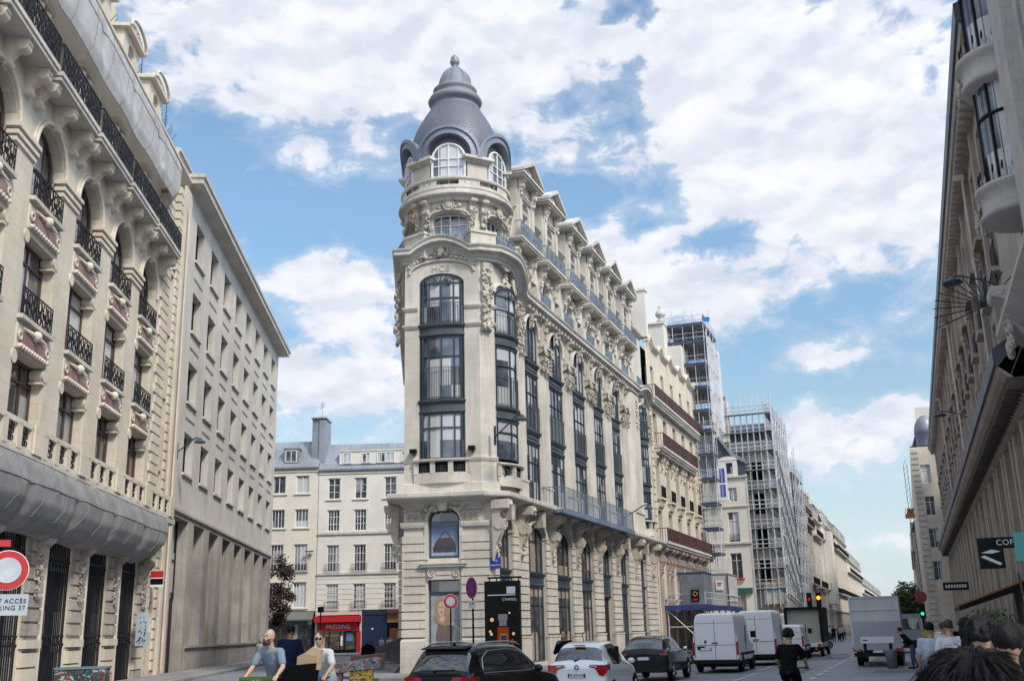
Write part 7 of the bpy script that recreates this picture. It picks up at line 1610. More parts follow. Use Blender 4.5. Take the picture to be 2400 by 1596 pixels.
def person(label, p, az, J, top, bottom, skin, hair, group=None, scale=1.0, sleeves='short', legs='long', vox=0.02, hairstyle='short', turn=0.0, beard=None, glasses=False, w_=1.0, z=0.0, shoe=None, jacket=False, grip=False, face=True, extra=None, skirt=False, coat=0.0):
    o = empty('person', (p[0],p[1],z), -az, label, 'person', group); o.scale = (scale,)*3
    HC = Vector(J['head']); nk = Vector(J['neck'])
    def H(dx, dy, dz): return (HC.x+dx*cos(turn)-dy*sin(turn), HC.y+dx*sin(turn)+dy*cos(turn), HC.z+dz)
    b = MB(); fine = vox < 0.018
    ellip_stack(b, [(J['pel'],0.14,0.10),(L3(J['pel'],J['chest'],0.4),0.125,0.09),(L3(J['pel'],J['chest'],0.8),0.145,0.10),(J['chest'],0.155,0.105),(L3(J['chest'],J['neck'],0.55),0.15,0.09),(L3(J['chest'],J['neck'],0.85),0.09,0.06)])
    limb(b, [J['neck'], L3(J['neck'],J['head'],0.5), H(0,-0.01,-0.02)], [0.062,0.054,0.06])
    for s, n in ((-1,'L'),(1,'R')):
        limb(b, [L3(J['chest'],J['neck'],0.6), J['sho'+n], L3(J['sho'+n],J['elb'+n],0.45), J['elb'+n], L3(J['elb'+n],J['wri'+n],0.35), J['wri'+n]], [0.07,0.062,0.05,0.040,0.041,0.026])
        limb(b, [J['hip'+n], L3(J['hip'+n],J['kne'+n],0.4), J['kne'+n], L3(J['kne'+n],J['ank'+n],0.35), J['ank'+n]], [0.09,0.078,0.055,0.056,0.036]); limb(b, [J['ank'+n], J['toe'+n]], [0.04,0.03])
        hand(b, J['wri'+n], J['elb'+n], 1.05, grip, s)
    # skull, jaw, features
    b.ball(H(0,-0.012,0.02), 0.1, 0, 16, 12, sx=0.79, sy=0.98, sz=1.08); b.ball(H(0,0.025,-0.055), 0.07, 0, 12, 8, sx=0.82, sy=0.9, sz=0.9); b.ball(H(0,0.065,-0.095), 0.026, 0, 8, 6)
    b.ball(H(0,0.098,-0.022), 0.017, 0, 8, 6, sx=0.9, sz=1.5); b.ball(H(0,0.086,0.012), 0.013, 0, 6, 5, sz=2.0); b.ball(H(0,0.090,-0.066), 0.014, 0, 8, 5, sx=1.8, sz=0.6)
    b.ball(H(0,0.076,0.038), 0.025, 0, 8, 5, sx=2.2, sz=0.5)
    for s in (-1,1): b.ball(H(s*0.078,-0.005,-0.01), 0.024, 0, 6, 6, sx=0.45, sy=0.8, sz=1.3); b.ball(H(s*0.045,0.055,-0.03),0.022,0,6,5)
    body = fuse(b, 'body', skin, o, min(vox, 0.014) if fine else vox, 3)
    if face:
        e = MB()
        for s in (-1,1): e.ball(H(s*0.031,0.0815,0.012), 0.0105, 0, 8, 6, sz=0.6)
        e.build('eyes', G['wpaint'] if not glasses else G['black'], body); e = MB()
        for s in (-1,1): e.ball(H(s*0.031,0.0925,0.012), 0.0055, 0, 6, 5); e.box(*[0,0,0,0,0,0])
        e.build('pupils', G['black'], body)
        e = MB()
        for s in (-1,1): e.tube(H(s*0.018,0.092,0.033), H(s*0.05,0.080,0.034), 0.0045, 0, 5)
        e.build('eyebrows', hair or HR[1], body)
        e = MB(); e.tube(H(-0.02,0.096,-0.066), H(0.02,0.096,-0.066), 0.005, 0, 6); e.build('lips', mat('lips', (0.30,0.12,0.10), 0.5, bump=0), body)
    if glasses:
        e = MB()
        for s in (-1,1): e.ball(H(s*0.033,0.103,0.010), 0.026, 0, 12, 6, sy=0.25, sz=0.85); e.tube(H(s*0.058,0.1,0.014), H(s*0.08,0.0,0.012), 0.003)
        e.tube(H(-0.012,0.108,0.016),H(0.012,0.108,0.016),0.003); e.build('sunglasses', G['black'], body)
    if beard:
        e = MB()
        for i in range(60):
            a = random.uniform(-1.25,1.25); t = random.random(); e.ball(H(0.068*sin(a),0.022+0.066*cos(a)*(1-0.12*t),-0.052-0.075*t+0.02*abs(a)), random.uniform(0.013,0.022), 0, 6, 4)
        fuse(e, 'beard', beard, body, 0.008, 2)
    if hairstyle != 'bald':
        h = MB()
        h.ball(H(0,-0.028,0.042), 0.1, 0, 16, 10, sx=0.86, sy=0.98, sz=0.98)
        if hairstyle == 'long':
            h.ball(H(0,-0.06,-0.05), 0.1, 0, 12, 8, sx=0.92, sy=0.6, sz=1.5); h.ball(H(0,-0.085,-0.2), 0.09, 0, 12, 8, sx=1.0, sy=0.45, sz=1.5)
        if hairstyle == 'bun': h.ball(H(0,-0.10,0.10), 0.05, 0, 10, 7)
        if hairstyle == 'curly':
            for i in range(70):
                a, c_ = random.uniform(0,2*pi), random.uniform(-0.3,1.0); r_ = sqrt(max(0,1-c_*c_)); h.ball(H(0.098*r_*cos(a),-0.03+0.105*r_*sin(a)-(0.02 if sin(a)>0 else 0),0.03+0.115*c_), 0.03, 0, 6, 4)
        ho = fuse(h, 'hair', hair, body, 0.012, 2)
        from mathutils import noise
        for v in ho.data.vertices: c = v.co; v.co = c + v.normal*0.012*noise.noise(Vector((c.x*38, c.y*38, c.z*16)))
    # clothes
    t = MB(); g_ = 0.018+0.02*jacket
    low = L3(J['pel'],J['chest'],-0.12-coat)
    ellip_stack(t, [(low,0.155+g_,0.115+g_),(J['pel'],0.15+g_,0.112+g_),(L3(J['pel'],J['chest'],0.4),0.14+g_,0.105+g_),(L3(J['pel'],J['chest'],0.8),0.155+g_,0.11+g_),(J['chest'],0.165+g_,0.112+g_),(L3(J['chest'],J['neck'],0.55),0.16+g_*0.6,0.098+g_*0.6),(L3(J['chest'],J['neck'],0.9),0.08,0.065)])
    for n in 'LR':
        E_ = L3(J['sho'+n],J['elb'+n],0.72) if sleeves == 'short' else J['elb'+n]
        P = [L3(J['chest'],J['neck'],0.55), J['sho'+n], E_]; R_ = [0.078,0.064+g_*0.4,0.058+g_*0.4 if sleeves=='short' else 0.05+g_*0.4]
        if sleeves == 'long': P.append(L3(J['elb'+n],J['wri'+n],0.95)); R_.append(0.038+g_*0.3)
        limb(t, P, R_)
    fold(fuse(t, 'jacket' if jacket else 'shirt', top, o, vox, 4), vox)
    if not jacket and vox < 0.018:
        nb = MB(); c0 = L3(J['chest'],J['neck'],0.80); nb.ring((c0[0],c0[1],c0[2]+0.005), 0.078, 0.008, 0, 20, 6, plane='xy'); nb.build('neckband', top, o)
    t = MB(); ellip_stack(t, [(L3(J['pel'],J['chest'],-0.22),0.13,0.11),(J['pel'],0.155,0.118),(L3(J['pel'],J['chest'],0.2),0.14,0.108)])
    for n in 'LR':
        P = [J['hip'+n], L3(J['hip'+n],J['kne'+n],0.5), L3(J['hip'+n],J['kne'+n],0.92)]; R_ = [0.105,0.095,0.08]
        if legs == 'long': P += [J['kne'+n], L3(J['kne'+n],J['ank'+n],0.5), L3(J['kne'+n],J['ank'+n],0.95)]; R_ += [0.074,0.066,0.056]
        limb(t, P, R_)
    fold(fuse(t, 'shorts' if legs != 'long' else 'trousers', bottom, o, vox, 4), vox)
    if not skirt:
        for n in 'LR':
            t = MB(); limb(t, [(J['ank'+n][0],J['ank'+n][1]-0.03,J['ank'+n][2]-0.03), J['toe'+n], (J['toe'+n][0],J['toe'+n][1]+0.07,J['toe'+n][2])], [0.05,0.045,0.038]); fuse(t, 'shoe', shoe or G['plastic'], o, 0.016, 2)
    return o
CL = {k: clothm(k+' cloth', c) for k, c in dict(white=(0.62,0.63,0.64), skyblue=(0.20,0.25,0.32), navy=(0.006,0.010,0.032), black=(0.005,0.005,0.006), grey=(0.16,0.16,0.17), jeans=(0.06,0.09,0.15), denim=(0.25,0.33,0.42), beige=(0.35,0.30,0.23), pale=(0.42,0.47,0.55), red=(0.3,0.03,0.03), cream=(0.55,0.52,0.45)).items()}
# raised crossing under the cyclists, in front of the left-hand street
pl = ground('raised_crossing', [PB(-62,3.3), PB(-62,14.3), PB(-31,14.3), PB(-31,3.3)], 0.22, G['pave'], thick=0.25)
ZR = 0.22
def cyc_root(px, py): return (px, py)
# bald bearded cyclist
azc = radians(194)
J = pose_cycle(); J['head'] = (0.0,0.10,1.69)
person('bald bearded man in a blue grey t-shirt riding a bicycle with a green crate', (-4.26,18.75), azc, J, CL['skyblue'], CL['black'], SK[0], HR[1], scale=1.05, vox=0.013, hairstyle='bald', beard=HR[1], z=ZR, turn=radians(-20), grip=True)
def bike_for(p, az, label, fm, crate, sc=1.05):
    b = bicycle('bicycle', label, (p[0],p[1],ZR), az, fm, None, crate); b.scale = (sc,)*3; return b
bike_for((-4.26,18.75), azc, 'bicycle with a green plastic crate ridden by the bald bearded man', G['plastic'], mat('green crate', (0.06,0.13,0.02), 0.5, bump=0))
# cyclist in white with sunglasses
azc2 = radians(200)
J = pose_cycle(); J['elbR'] = (0.30,0.14,1.22); J['wriR'] = (0.24,0.36,1.12)
person('cyclist in a white t-shirt and round sunglasses riding with a blue crate of parcels', (-3.50,19.35), azc2, J, CL['white'], CL['denim'], SK[0], HR[1], scale=1.02, vox=0.014, hairstyle='bun', glasses=True, legs='short', z=ZR, turn=radians(25), grip=True)
pw = bpy.data.objects[[o_.name for o_ in bpy.data.objects if o_.name.startswith('person')][-1]]
lg = MB(); lg.box(0.055,0.10,0.105,0.118,1.30,1.36); lg.build('shirt_logo', G['black'], pw)
bike_for((-3.50,19.35), azc2, 'bicycle with a blue plastic crate and parcels ridden by the cyclist in white', mat('blue bike', (0.03,0.10,0.2), 0.4), mat('blue crate', (0.03,0.13,0.25), 0.5, bump=0), 1.02)
c = empty('parcel_bag', (-3.75,18.70,ZR), -azc2, 'black bag with tan cardboard parcels sticking out in the blue crate', 'bag')
mb = MB(); mb.prism([(-0.25,1.0),(0.27,1.0),(0.30,1.28),(-0.28,1.33)], -0.16, 0.14, 'y'); mb.build('bag', CL['black'], c)
mb = MB(); mb.prism([(-0.26,1.2),(0.02,1.2),(0.04,1.44),(-0.10,1.50),(-0.26,1.46)], -0.05, 0.05, 'y'); mb.build('parcel', mat('cardboard', (0.42,0.30,0.19), 0.85, 0.08), c)
mb = MB(); mb.prism([(-0.32,1.22),(0.14,1.22),(0.10,1.40),(-0.2,1.60),(-0.36,1.55)], -0.14, -0.06, 'y'); mb.build('parcel', mat('light cardboard', (0.50,0.38,0.25), 0.85, 0.08), c)
# man in navy overalls seen from behind
person('man in a dark navy work suit standing with his back turned behind the bald cyclist', (-5.15,24.2), radians(10), pose_stand(0.1, 0.15, 'carry'), CL['navy'], CL['navy'], SK[2], HR[0], scale=1.16, vox=0.018, sleeves='long', jacket=True, z=ZR)
# pedestrian in a suit beside the wall
person('man in a dark suit walking between the shop windows and the white hatchback', (1.42,33.9), radians(200), pose_stand(0.5, 0.0, 'phone'), CL['navy'], CL['navy'], SK[0], HR[1], scale=1.13, vox=0.018, sleeves='long', jacket=True, z=0.0, turn=radians(-15))
# cyclist in black in the road
azb = AZA+radians(3)
pb_ = (5.70,23.1)
person('person in black riding a bicycle away down the road behind the vans', pb_, azb, pose_cycle(), CL['black'], CL['black'], SK[1], HR[0], scale=1.05, vox=0.018, sleeves='short', hairstyle='curly', z=0.0, grip=True)
b = bicycle('bicycle', 'bicycle ridden by the person in black in the middle of the road', (*pb_,0), azb, G['plastic']); b.scale = (1.05,)*3
mb = MB(); mb.tube((-0.62,0,0.7),(-0.62,0,0.78),0.04,0,8); mb.build('rear_lamp', G['tail'], b)
# mover bending behind the truck
person('mover in black bending forward at the right rear corner of the box truck', PA(1.5,19.1), AZA-radians(70), pose_stand(0.3, 0.75, 'carry'), CL['black'], CL['jeans'], SK[1], HR[0], vox=0.025, sleeves='long', z=0.0, face=False)
mb = MB(); mb.lathe([(0.0,0.0),(0.22,0.0),(0.26,0.75),(0.24,0.8),(0,0.8)], 0, 0, 14); bo = mb.build('rubbish_bin', mat('grey bin', (0.16,0.18,0.22), 0.6), None, PA(2.4,18.15)); tag(bo, 'round grey bin standing behind the right wheel of the box truck', 'bin')
# head of the passer-by right in front of the viewer
J = pose_stand(0.2); pp = person('passer-by with thick dark hair close in front of the viewer at bottom right', (0.88,2.13), radians(15), J, CL['black'], CL['black'], SK[0], HR[0], scale=1.02, vox=0.012, sleeves='long', hairstyle='short', z=0.13, face=False)
mb = MB(); rnd = random.Random(4)
for i in range(2600):
    a, c_ = rnd.uniform(0,2*pi), rnd.uniform(-0.7,1.0); r_ = sqrt(max(0,1-c_*c_)); nrm = Vector((r_*cos(a), r_*sin(a), c_)); crown = Vector((0.02,-0.25,0.97))
    q = Vector((0.094*nrm.x,0.032+0.106*nrm.y,1.675+0.105*nrm.z)); d = (nrm-crown); d = (d-nrm*d.dot(nrm)); d = d.normalized() if d.length > 1e-4 else Vector((1,0,0)); d = (d+nrm*rnd.uniform(0.0,0.28)+Vector((rnd.uniform(-.35,.35),rnd.uniform(-.35,.35),-0.25))).normalized(); L_ = rnd.uniform(0.04,0.085)
    m_ = q+d*L_*0.5+nrm*0.004; mb.tube(q, m_, 0.0020, 0, 3, 0.0018, False); mb.tube(m_, m_+(d-nrm*0.25)*L_*0.5, 0.0018, 0, 3, 0.0006, False)
mb.build('hair_strands', HR[0], pp)
# pedestrians on the right-hand pavement
RP = [ # label, u, n, facing, top, bottom, hair, hairstyle, scale, sleeves
 ('man in a loose white shirt walking away on the right pavement, taller than his neighbours', -27.65,19.95,0,'white','jeans',1,'short',1.07,'short'),
 ('person in a pale blue top beside the man in the loose white shirt', -27.0,19.62,0,'pale','grey',0,'short',1.05,'short'),
 ('woman with long dark hair in a white top ahead of the people dressed in black', -35.2,19.97,0,'white','white',0,'long',1.08,'short'),
 ('person in a blue shirt between the long haired woman and the black dressed group', -30.2,20.25,0,'pale','jeans',1,'short',1.06,'short'),
 ('person in black with curly hair at the left of the black dressed group', -40.66,19.86,5,'black','black',0,'curly',1.06,'long'),
 ('person in black at the right edge of the frame holding a pale bag', -42.5,19.90,-5,'black','black',0,'short',1.05,'long'),
 ('person in black between the curly haired one and the one at the right edge', -40.0,20.15,0,'black','black',0,'long',1.04,'long'),
 ('person in black with short hair at the far right of the pavement', -38.2,20.45,0,'black','black',0,'short',1.06,'long'),
 ('person in dark grey behind the black dressed group', -36.5,20.35,0,'black','grey',0,'short',1.02,'long'),
 ('person in a cream jacket farther along the right pavement', -20.5,20.0,0,'cream','beige',1,'short',1.04,'long'),
 ('person in grey near the green bin on the right pavement', -18.5,20.8,0,'grey','black',0,'short',1.0,'short'),
 ('person in a white top approaching beyond the truck mover', -8,20.2,180,'white','jeans',1,'short',1.02,'short'),
 ('person in dark clothes just beyond the white topped pedestrian', -4,20.9,180,'black','jeans',0,'short',1.0,'short'),
 ('person in a yellow safety vest far along the right pavement', 4,19.9,0,'beige','navy',0,'short',1.0,'short'),
]
for i, (lb, u, n, f, tp, bt, hr, hs_, sc_, sl) in enumerate(RP):
    q = PA(u, n); tpm = CL[tp] if 'yellow' not in lb else clothm('hi vis', (0.55,0.5,0.05))
    person(lb, (q.x,q.y), AZA+radians(f), pose_stand(0.45*(1 if i%2 else -1)), tpm, CL[bt], SK[i%2], HR[hr], scale=sc_, vox=0.02 if u < -25 else 0.03, sleeves=sl, hairstyle=hs_, z=0.13, face=False)
q = PA(-42.0,19.72,0.13); mb = MB(); mb.prism([(-0.16,0.75),(0.16,0.75),(0.13,1.12),(-0.13,1.12)], -0.05, 0.05, 'y'); mb.ring((0,0,1.12),0.09,0.008); bo = mb.build('tote_bag', CL['cream'], None, q, -AZA); tag(bo, 'cream tote bag carried by the group in black', 'bag')
q = PA(-34.3,20.02,0.13); mb = MB(); mb.ball((0,0,0.95),0.2,0,12,8,sx=1.1,sy=0.6,sz=1.0); mb.ring((0,0,1.15),0.12,0.01); bo = mb.build('shoulder_bag', CL['cream'], None, q, -AZA); tag(bo, 'rounded pale shoulder bag behind the long haired woman', 'bag')
# small figures by the scooters and in the square
base = []
for k, (tp, bt, hs_) in enumerate((('white','jeans','short'),('black','black','long'),('pale','navy','short'),('grey','black','short'))):
    base.append((tp, bt, hs_))
far_lab = ['pedestrian in a white top on the far left pavement beyond the scooters','pedestrian in black on the far left pavement beyond the scooters','pedestrian in pale blue on the far left pavement beyond the scooters','pedestrian in grey on the far left pavement beyond the scooters']
protos = []
k = 0
for i in range(16):
    u = 44+3.2*i+random.uniform(-1,1); n = 9.0+random.uniform(-1.2,2.6)+0.02*i; q = PA(u,n)
    if i < 4:
        o = person(far_lab[i], (q.x,q.y), AZA+pi*(i%2), pose_stand(0.4), CL[base[i][0]], CL[base[i][1]], SK[i%2], HR[i%2], group='far pedestrians in %s' % base[i][0], vox=0.035, hairstyle='short', face=False); protos.append(o)
    else:
        c = dup(protos[i%4], None, (q.x,q.y,0.0), -AZA+pi*((i//2)%2))
sq = [((-12.1,103.0),'person in a white shirt with a yellow bag in front of the blue doorway','white','black'),((-13.1,103.5),'person in black and white in front of the blue doorway','cream','black'),((-12.7,106),'person in blue farther back by the blue doorway','pale','jeans'),((-21.0,88),'person in white farther back beside the navy suited man','white','jeans'),((-10.6,108.5),'person in green standing by the orange shop','grey','black')]
for i, (q, lb, tp, bt) in enumerate(sq): person(lb, q, radians(170), pose_stand(0.3), CL[tp], CL[bt], SK[i%2], HR[i%2], scale=1.0, vox=0.035, z=0.0 if i < 3 else 0.0, face=False, hairstyle='short')
# ================================================================ street furniture and signs
def disc(mb, c, R, y, m=0, n=28, t_=0.012): mb.prism([(c[0]+R*cos(2*pi*i/n), c[1]+R*sin(2*pi*i/n)) for i in range(n)], y-t_, y, 'y', m)
def roundsign(nm, label, p, az, R, kind, pole=True, zc=0, sx=1.0, below=None):
    s = empty(nm, (p[0],p[1],0), -az, label, 'road sign'); z = zc
    mb = MB(); disc(mb, (0,z), R*1.04, 0.0, 0, t_=0.02); mb.build('back_plate', G['wpaint'], s)
    if kind == 'noentry': mb = MB(); disc(mb, (0,z), R, -0.022); r = mb.build('red_ring', G['red'], s); mb = MB(); disc(mb, (0,z), R*0.66, -0.036); mb.build('white_centre', mat('weathered white enamel', (0.50,0.54,0.58), 0.4, 0.12, scale=4, bump=0), r)
    else:
        mb = MB(); disc(mb, (0,z), R, -0.022); r = mb.build('red_ring', G['red'], s); mb = MB(); disc(mb, (0,z), R*0.82, -0.036); mb.build('blue_centre', G['bluep'], r)
        mb = MB()
        for a in (pi/4,-pi/4): d = (cos(a),sin(a)); q = (-d[1]*R*0.09, d[0]*R*0.09); mb.prism([(-d[0]*R*0.8+q[0],z-d[1]*R*0.8+q[1]),(d[0]*R*0.8+q[0],z+d[1]*R*0.8+q[1]),(d[0]*R*0.8-q[0],z+d[1]*R*0.8-q[1]),(-d[0]*R*0.8-q[0],z-d[1]*R*0.8-q[1])], -0.055 if a>0 else -0.052, -0.04, 'y')
        mb.build('red_cross', G['red'], r)
    if pole: mb = MB(); mb.tube((0,0.03,0),(0,0.03,z+R),0.035,0,8); mb.build('pole', G['black'], s)
    if below:
        mb = MB(); mb.box(-below[0],below[0],-0.02,0.0,z-R-0.12-below[1],z-R-0.08); pl_ = mb.build('lower_plate', below[2], s)
        if len(below) > 3:
            for i, tx in enumerate(below[3]): text(tx, below[4], 'plate_lettering', below[5], pl_, (below[6] if len(below)>6 else 0,-0.03,z-R-0.12-below[1]*(0.26+0.36*i)), (pi/2,0,0), 0.002)
    return s
roundsign('no_entry_sign', 'large red ringed no entry sign with a plate below at the left edge', (-9.92,20.75), radians(-26), 0.37, 'noentry', True, 3.36, below=(0.42,0.36,mat('grey plate', (0.45,0.5,0.56), 0.4, bump=0),['SAUF ACCÈS','PARKING 37'],0.12,G['plastic'],0.02))
mb = MB(); mb.box(-0.40,0.02,-0.02,0.02,3.82,3.95); rp = mb.build('warning_sign', G['red'], None, (-9.97,20.83,0.0), radians(26)); tag(rp, 'small red panel above the large no entry sign', 'sign')
roundsign('no_entry_sign', 'small red ringed no entry sign on a thin pole before the woman poster', (-2.88,45.9), radians(-3), 0.29, 'noentry', True, 3.27)
roundsign('no_stopping_sign', 'blue and red no stopping sign on a black pole left of the perfume advertisement', (-1.62,37.9), radians(56), 0.36, 'nostop', True, 3.50, below=(0.2,0.24,G['plate'],['[G]RNX'[0:0] or '17 M'],0.14,G['bluep'],0))
# illuminated advertising column with a perfume bottle
az_ = radians(12); ad = empty('advertising_panel', (-0.62,43.3,0), -az_, 'black framed street advertisement lettered CHANEL showing an amber perfume bottle', 'advertisement')
mb = MB(); mb.box(-0.72,0.72,-0.15,0.15,0.35,3.95); mb.box(-0.3,0.3,-0.12,0.12,0,0.35); mb.box(-0.6,0.78,-0.1,0.1,4.05,4.12)
for i in range(5): mb.box(-0.55+0.3*i,-0.52+0.3*i,-0.05,0.05,3.95,4.05)
mb.build('frame', G['black'], ad)
mb = MB(); mb.box(-0.58,0.56,-0.17,-0.15,0.6,3.4); pn = mb.build('poster', mat('poster black', (0.006,0.004,0.004), 0.35, bump=0, spec=0.15), ad)
text('CHANEL', 0.15, 'advert_lettering', G['wpaint'], pn, (0.32,-0.175,3.22), (pi/2,0,0), 0.002)
mb = MB(); mb.box(-0.58,0.56,-0.18,-0.17,3.38,3.42); mb.box(0.2,0.56,-0.172,-0.168,3.45,3.72); mb.build('white_rule', G['plate'], pn)
amb = emit('amber glow', (0.45,0.08,0.015), 0.35); amb2 = emit('pale spark', (0.9,0.6,0.25), 0.6)
mb = MB(); mb.box(-0.20,0.26,-0.178,-0.172,0.9,2.15); mb.box(-0.5,-0.35,-0.176,-0.172,0.7,1.6); mb.box(0.36,0.44,-0.176,-0.172,0.8,1.7); mb.build('amber_bottle', amb, pn)
mb = MB(); mb.box(-0.08,0.18,-0.182,-0.178,1.3,1.85); mb.build('bottle_label', mat('label black', (0.02,0.015,0.015), 0.3, bump=0), pn)
mb = MB(); mb.box(-0.09,0.19,-0.181,-0.179,1.86,1.88); mb.box(-0.09,0.19,-0.181,-0.179,1.27,1.29); mb.box(-0.09,-0.08,-0.181,-0.179,1.27,1.88); mb.box(0.18,0.19,-0.181,-0.179,1.27,1.88); mb.build('label_edge', G['plate'], pn)
mb = MB(); mb.box(-0.12,0.18,-0.18,-0.174,2.2,2.42); mb.box(-0.16,0.22,-0.18,-0.174,2.42,2.66); mb.build('bottle_cap', mat('glass cap', (0.28,0.26,0.26), 0.1, bump=0), pn)
mb = MB(); rnd = random.Random(2)
for (x,z,r_) in ((-0.42,2.45,0.08),(-0.45,1.9,0.06),(-0.4,1.5,0.07),(0.45,1.9,0.06),(0.4,1.35,0.05),(-0.3,1.1,0.05),(0.3,2.7,0.04),(0.42,0.95,0.05),(-0.5,2.0,0.05)): mb.ball((x,-0.174,z),r_,0,10,6,sy=0.05)
mb.build('spark_light', amb2, pn)
# street name plate on the corner
mb = MB(); mb.box(-0.28,0.28,-0.03,0,5.0,5.55); mb.box(-0.12,0.12,-0.03,0,5.55,5.72); pq = PA(0.02,0.16); o = mb.build('street_name_plate', G['bluep'], None, (pq.x-0.1,pq.y-0.15,0), -radians(20)); tag(o, 'blue enamel street name plate high on the corner of the wedge building', 'sign')
text('RUE', 0.13, 'plate_lettering', G['wpaint'], o, (0,-0.035,5.38), (pi/2,0,0), 0.001); text('MONTMARTRE'[:0] or 'REAUMUR', 0.11, 'plate_lettering', G['wpaint'], o, (0,-0.035,5.17), (pi/2,0,0), 0.001)
# wall lamps on long arms
def arm_lamp(label, p, rz, L_=1.7, r_=0.36, up=0.75):
    l = empty('wall_lamp', p, rz, label, 'street lamp'); mb = MB(); mb.box(-0.05,0.05,-0.08,0,-0.5,0.5); mb.path([(0,-0.05,-0.05),(0.0,-L_*0.35,0.25),(0,-L_*0.85,up),(0,-L_,up+0.03),(0,-L_-0.12,up-0.06)],0.04,0,6); mb.build('arm', G['steel'], l)
    mb = MB(); mb.lathe([(0.05,0.02),(0.10,-0.02),(0.14,-0.08),(r_*0.8,-0.18),(r_,-0.27),(r_*0.97,-0.28),(0,-0.24)], 0, -L_-0.12, 20); mb.v = [(x,y,z+up) for x,y,z in mb.v]; mb.build('shade', G['steel'], l)
    return l
q = PA(0.0,0.12); arm_lamp('grey wall lamp on the corner pier of the wedge building', (q.x,q.y,11.7), pi/2-AZA-radians(28), 2.0)
q = PA(25.3,0.15); arm_lamp('grey wall lamp above the right end of the blue balcony', (q.x,q.y,9.75), pi/2-AZA-radians(10), 2.0)
q = PB(-3.2,0.1); arm_lamp('brown grey wall lamp where the ornate and plain buildings meet', (q.x,q.y,12.9), pi/2-AZB-radians(5), 1.25)
q = PA(-4.5,24.1); arm_lamp('dark wall lamp on the right below the round bays', (q.x,q.y,15.2), pi/2-AZA+pi+radians(5), 1.6, 0.42, 0.5)
q = PA(24.0,24.1); arm_lamp('dark wall lamp farther along the right side', (q.x,q.y,14.8), pi/2-AZA+pi, 1.6, 0.42, 0.5)
for i, (s_, z_) in enumerate(((0.55,10.95),(3.62,11.0))):
    mb = MB(); mb.box(s_-0.2,s_+0.15,-0.35,-0.05,z_,z_+0.2); mb.tube((s_,0,z_-0.1),(s_,-0.2,z_),0.03)
    o = mb.build('floodlight', G['black'], None, AP, ARZ); o.matrix_world = main.matrix_world if False else o.matrix_world
    w0 = PA(*[0,0]); bx = FP(0,0); lw = lambda x, y: PA(x, -y)
    a_ = lw(*FP(0,0)); o.location = (a_.x, a_.y, 0); o.rotation_euler = (0,0,ARZ+FRZ); tag(o, ('small black floodlight left of the corner windows','small black floodlight right of the corner windows')[i], 'floodlight')
# bank sign and poster on the ornate building
mb = MB(); mb.box(-7.3,-7.22,-0.75,-0.05,5.25,5.6); o = mb.build('bank_sign', G['red'], None, LBP, LRZ); tag(o, 'small red over black hanging sign on the ornate building', 'sign')
mb = MB(); mb.box(-7.3,-7.22,-0.75,-0.05,4.88,5.2); mb.build('black_half', G['black'], o); mb = MB(); mb.box(-7.3,-7.22,-0.75,-0.05,5.2,5.25); mb.box(-7.29,-7.23,-0.8,-0.04,4.75,4.88); mb.build('white_band', G['wpaint'], o)
mb = MB(); mb.box(-10.6,-10.55,-0.95,-0.35,1.7,3.35); o = mb.build('paper_poster', mat('pale poster', (0.45,0.52,0.58), 0.7, bump=0), None, LBP, LRZ); tag(o, 'tall pale poster hanging at a gate of the ornate building', 'poster')
mb = MB(); rnd = random.Random(9)
for i in range(26): x, z = rnd.uniform(-0.88,-0.42), rnd.uniform(1.8,3.1); mb.box(-10.615,-10.6,x,x+rnd.uniform(0.02,0.1),z,z+rnd.uniform(0.02,0.12))
mb.build('drawing_marks', mat('poster ink', (0.05,0.10,0.16), 0.7, bump=0), o)
# utility cabinet covered with graffiti
def graffiti(nm, base, cols_, sc=3.0):
    m_ = bpy.data.materials.new(nm); m_.use_nodes = True; t = NT(m_.node_tree); tc = t.n('ShaderNodeTexCoord').outputs['Object']; col = base
    for i, c_ in enumerate(cols_):
        mp = t.n('ShaderNodeMapping', inp={'Vector': tc, 'Location': (i*3.1,i*1.7,i*2.3)}).outputs[0]
        nz = t.n('ShaderNodeTexNoise', inp={'Vector': mp, 'Scale': sc*(1+0.4*i), 'Detail': 1.5, 'Distortion': 2.2}).outputs[0]
        band = t.m('ABSOLUTE', t.m('SUBTRACT', nz, 0.5+0.03*(i%3))); col = t.mix(t.ss(band, 0.045, 0.02), col, c_)
    bs = t.n('ShaderNodeBsdfPrincipled', inp={'Base Color': col, 'Roughness': 0.6}); t.n('ShaderNodeOutputMaterial', inp={0: bs.outputs[0]}); return m_
gq = (-8.9,22.2,0); cab = empty('utility_cabinet', gq, radians(8), 'dark green utility cabinet covered in painted graffiti in front of the iron gates', 'cabinet')
mb = MB(); mb.box(-0.46,0.52,-0.2,0.2,0.13,1.46); mb.build('body', graffiti('cabinet graffiti', (0.02,0.05,0.04), [(0.30,0.36,0.38),(0.01,0.01,0.015),(0.25,0.03,0.03),(0.01,0.03,0.025)], 1.6), cab)
mb = MB(); mb.box(-0.48,0.54,-0.22,0.22,1.46,1.50); mb.build('lid', mat('teal lid', (0.10,0.20,0.22), 0.5), cab)
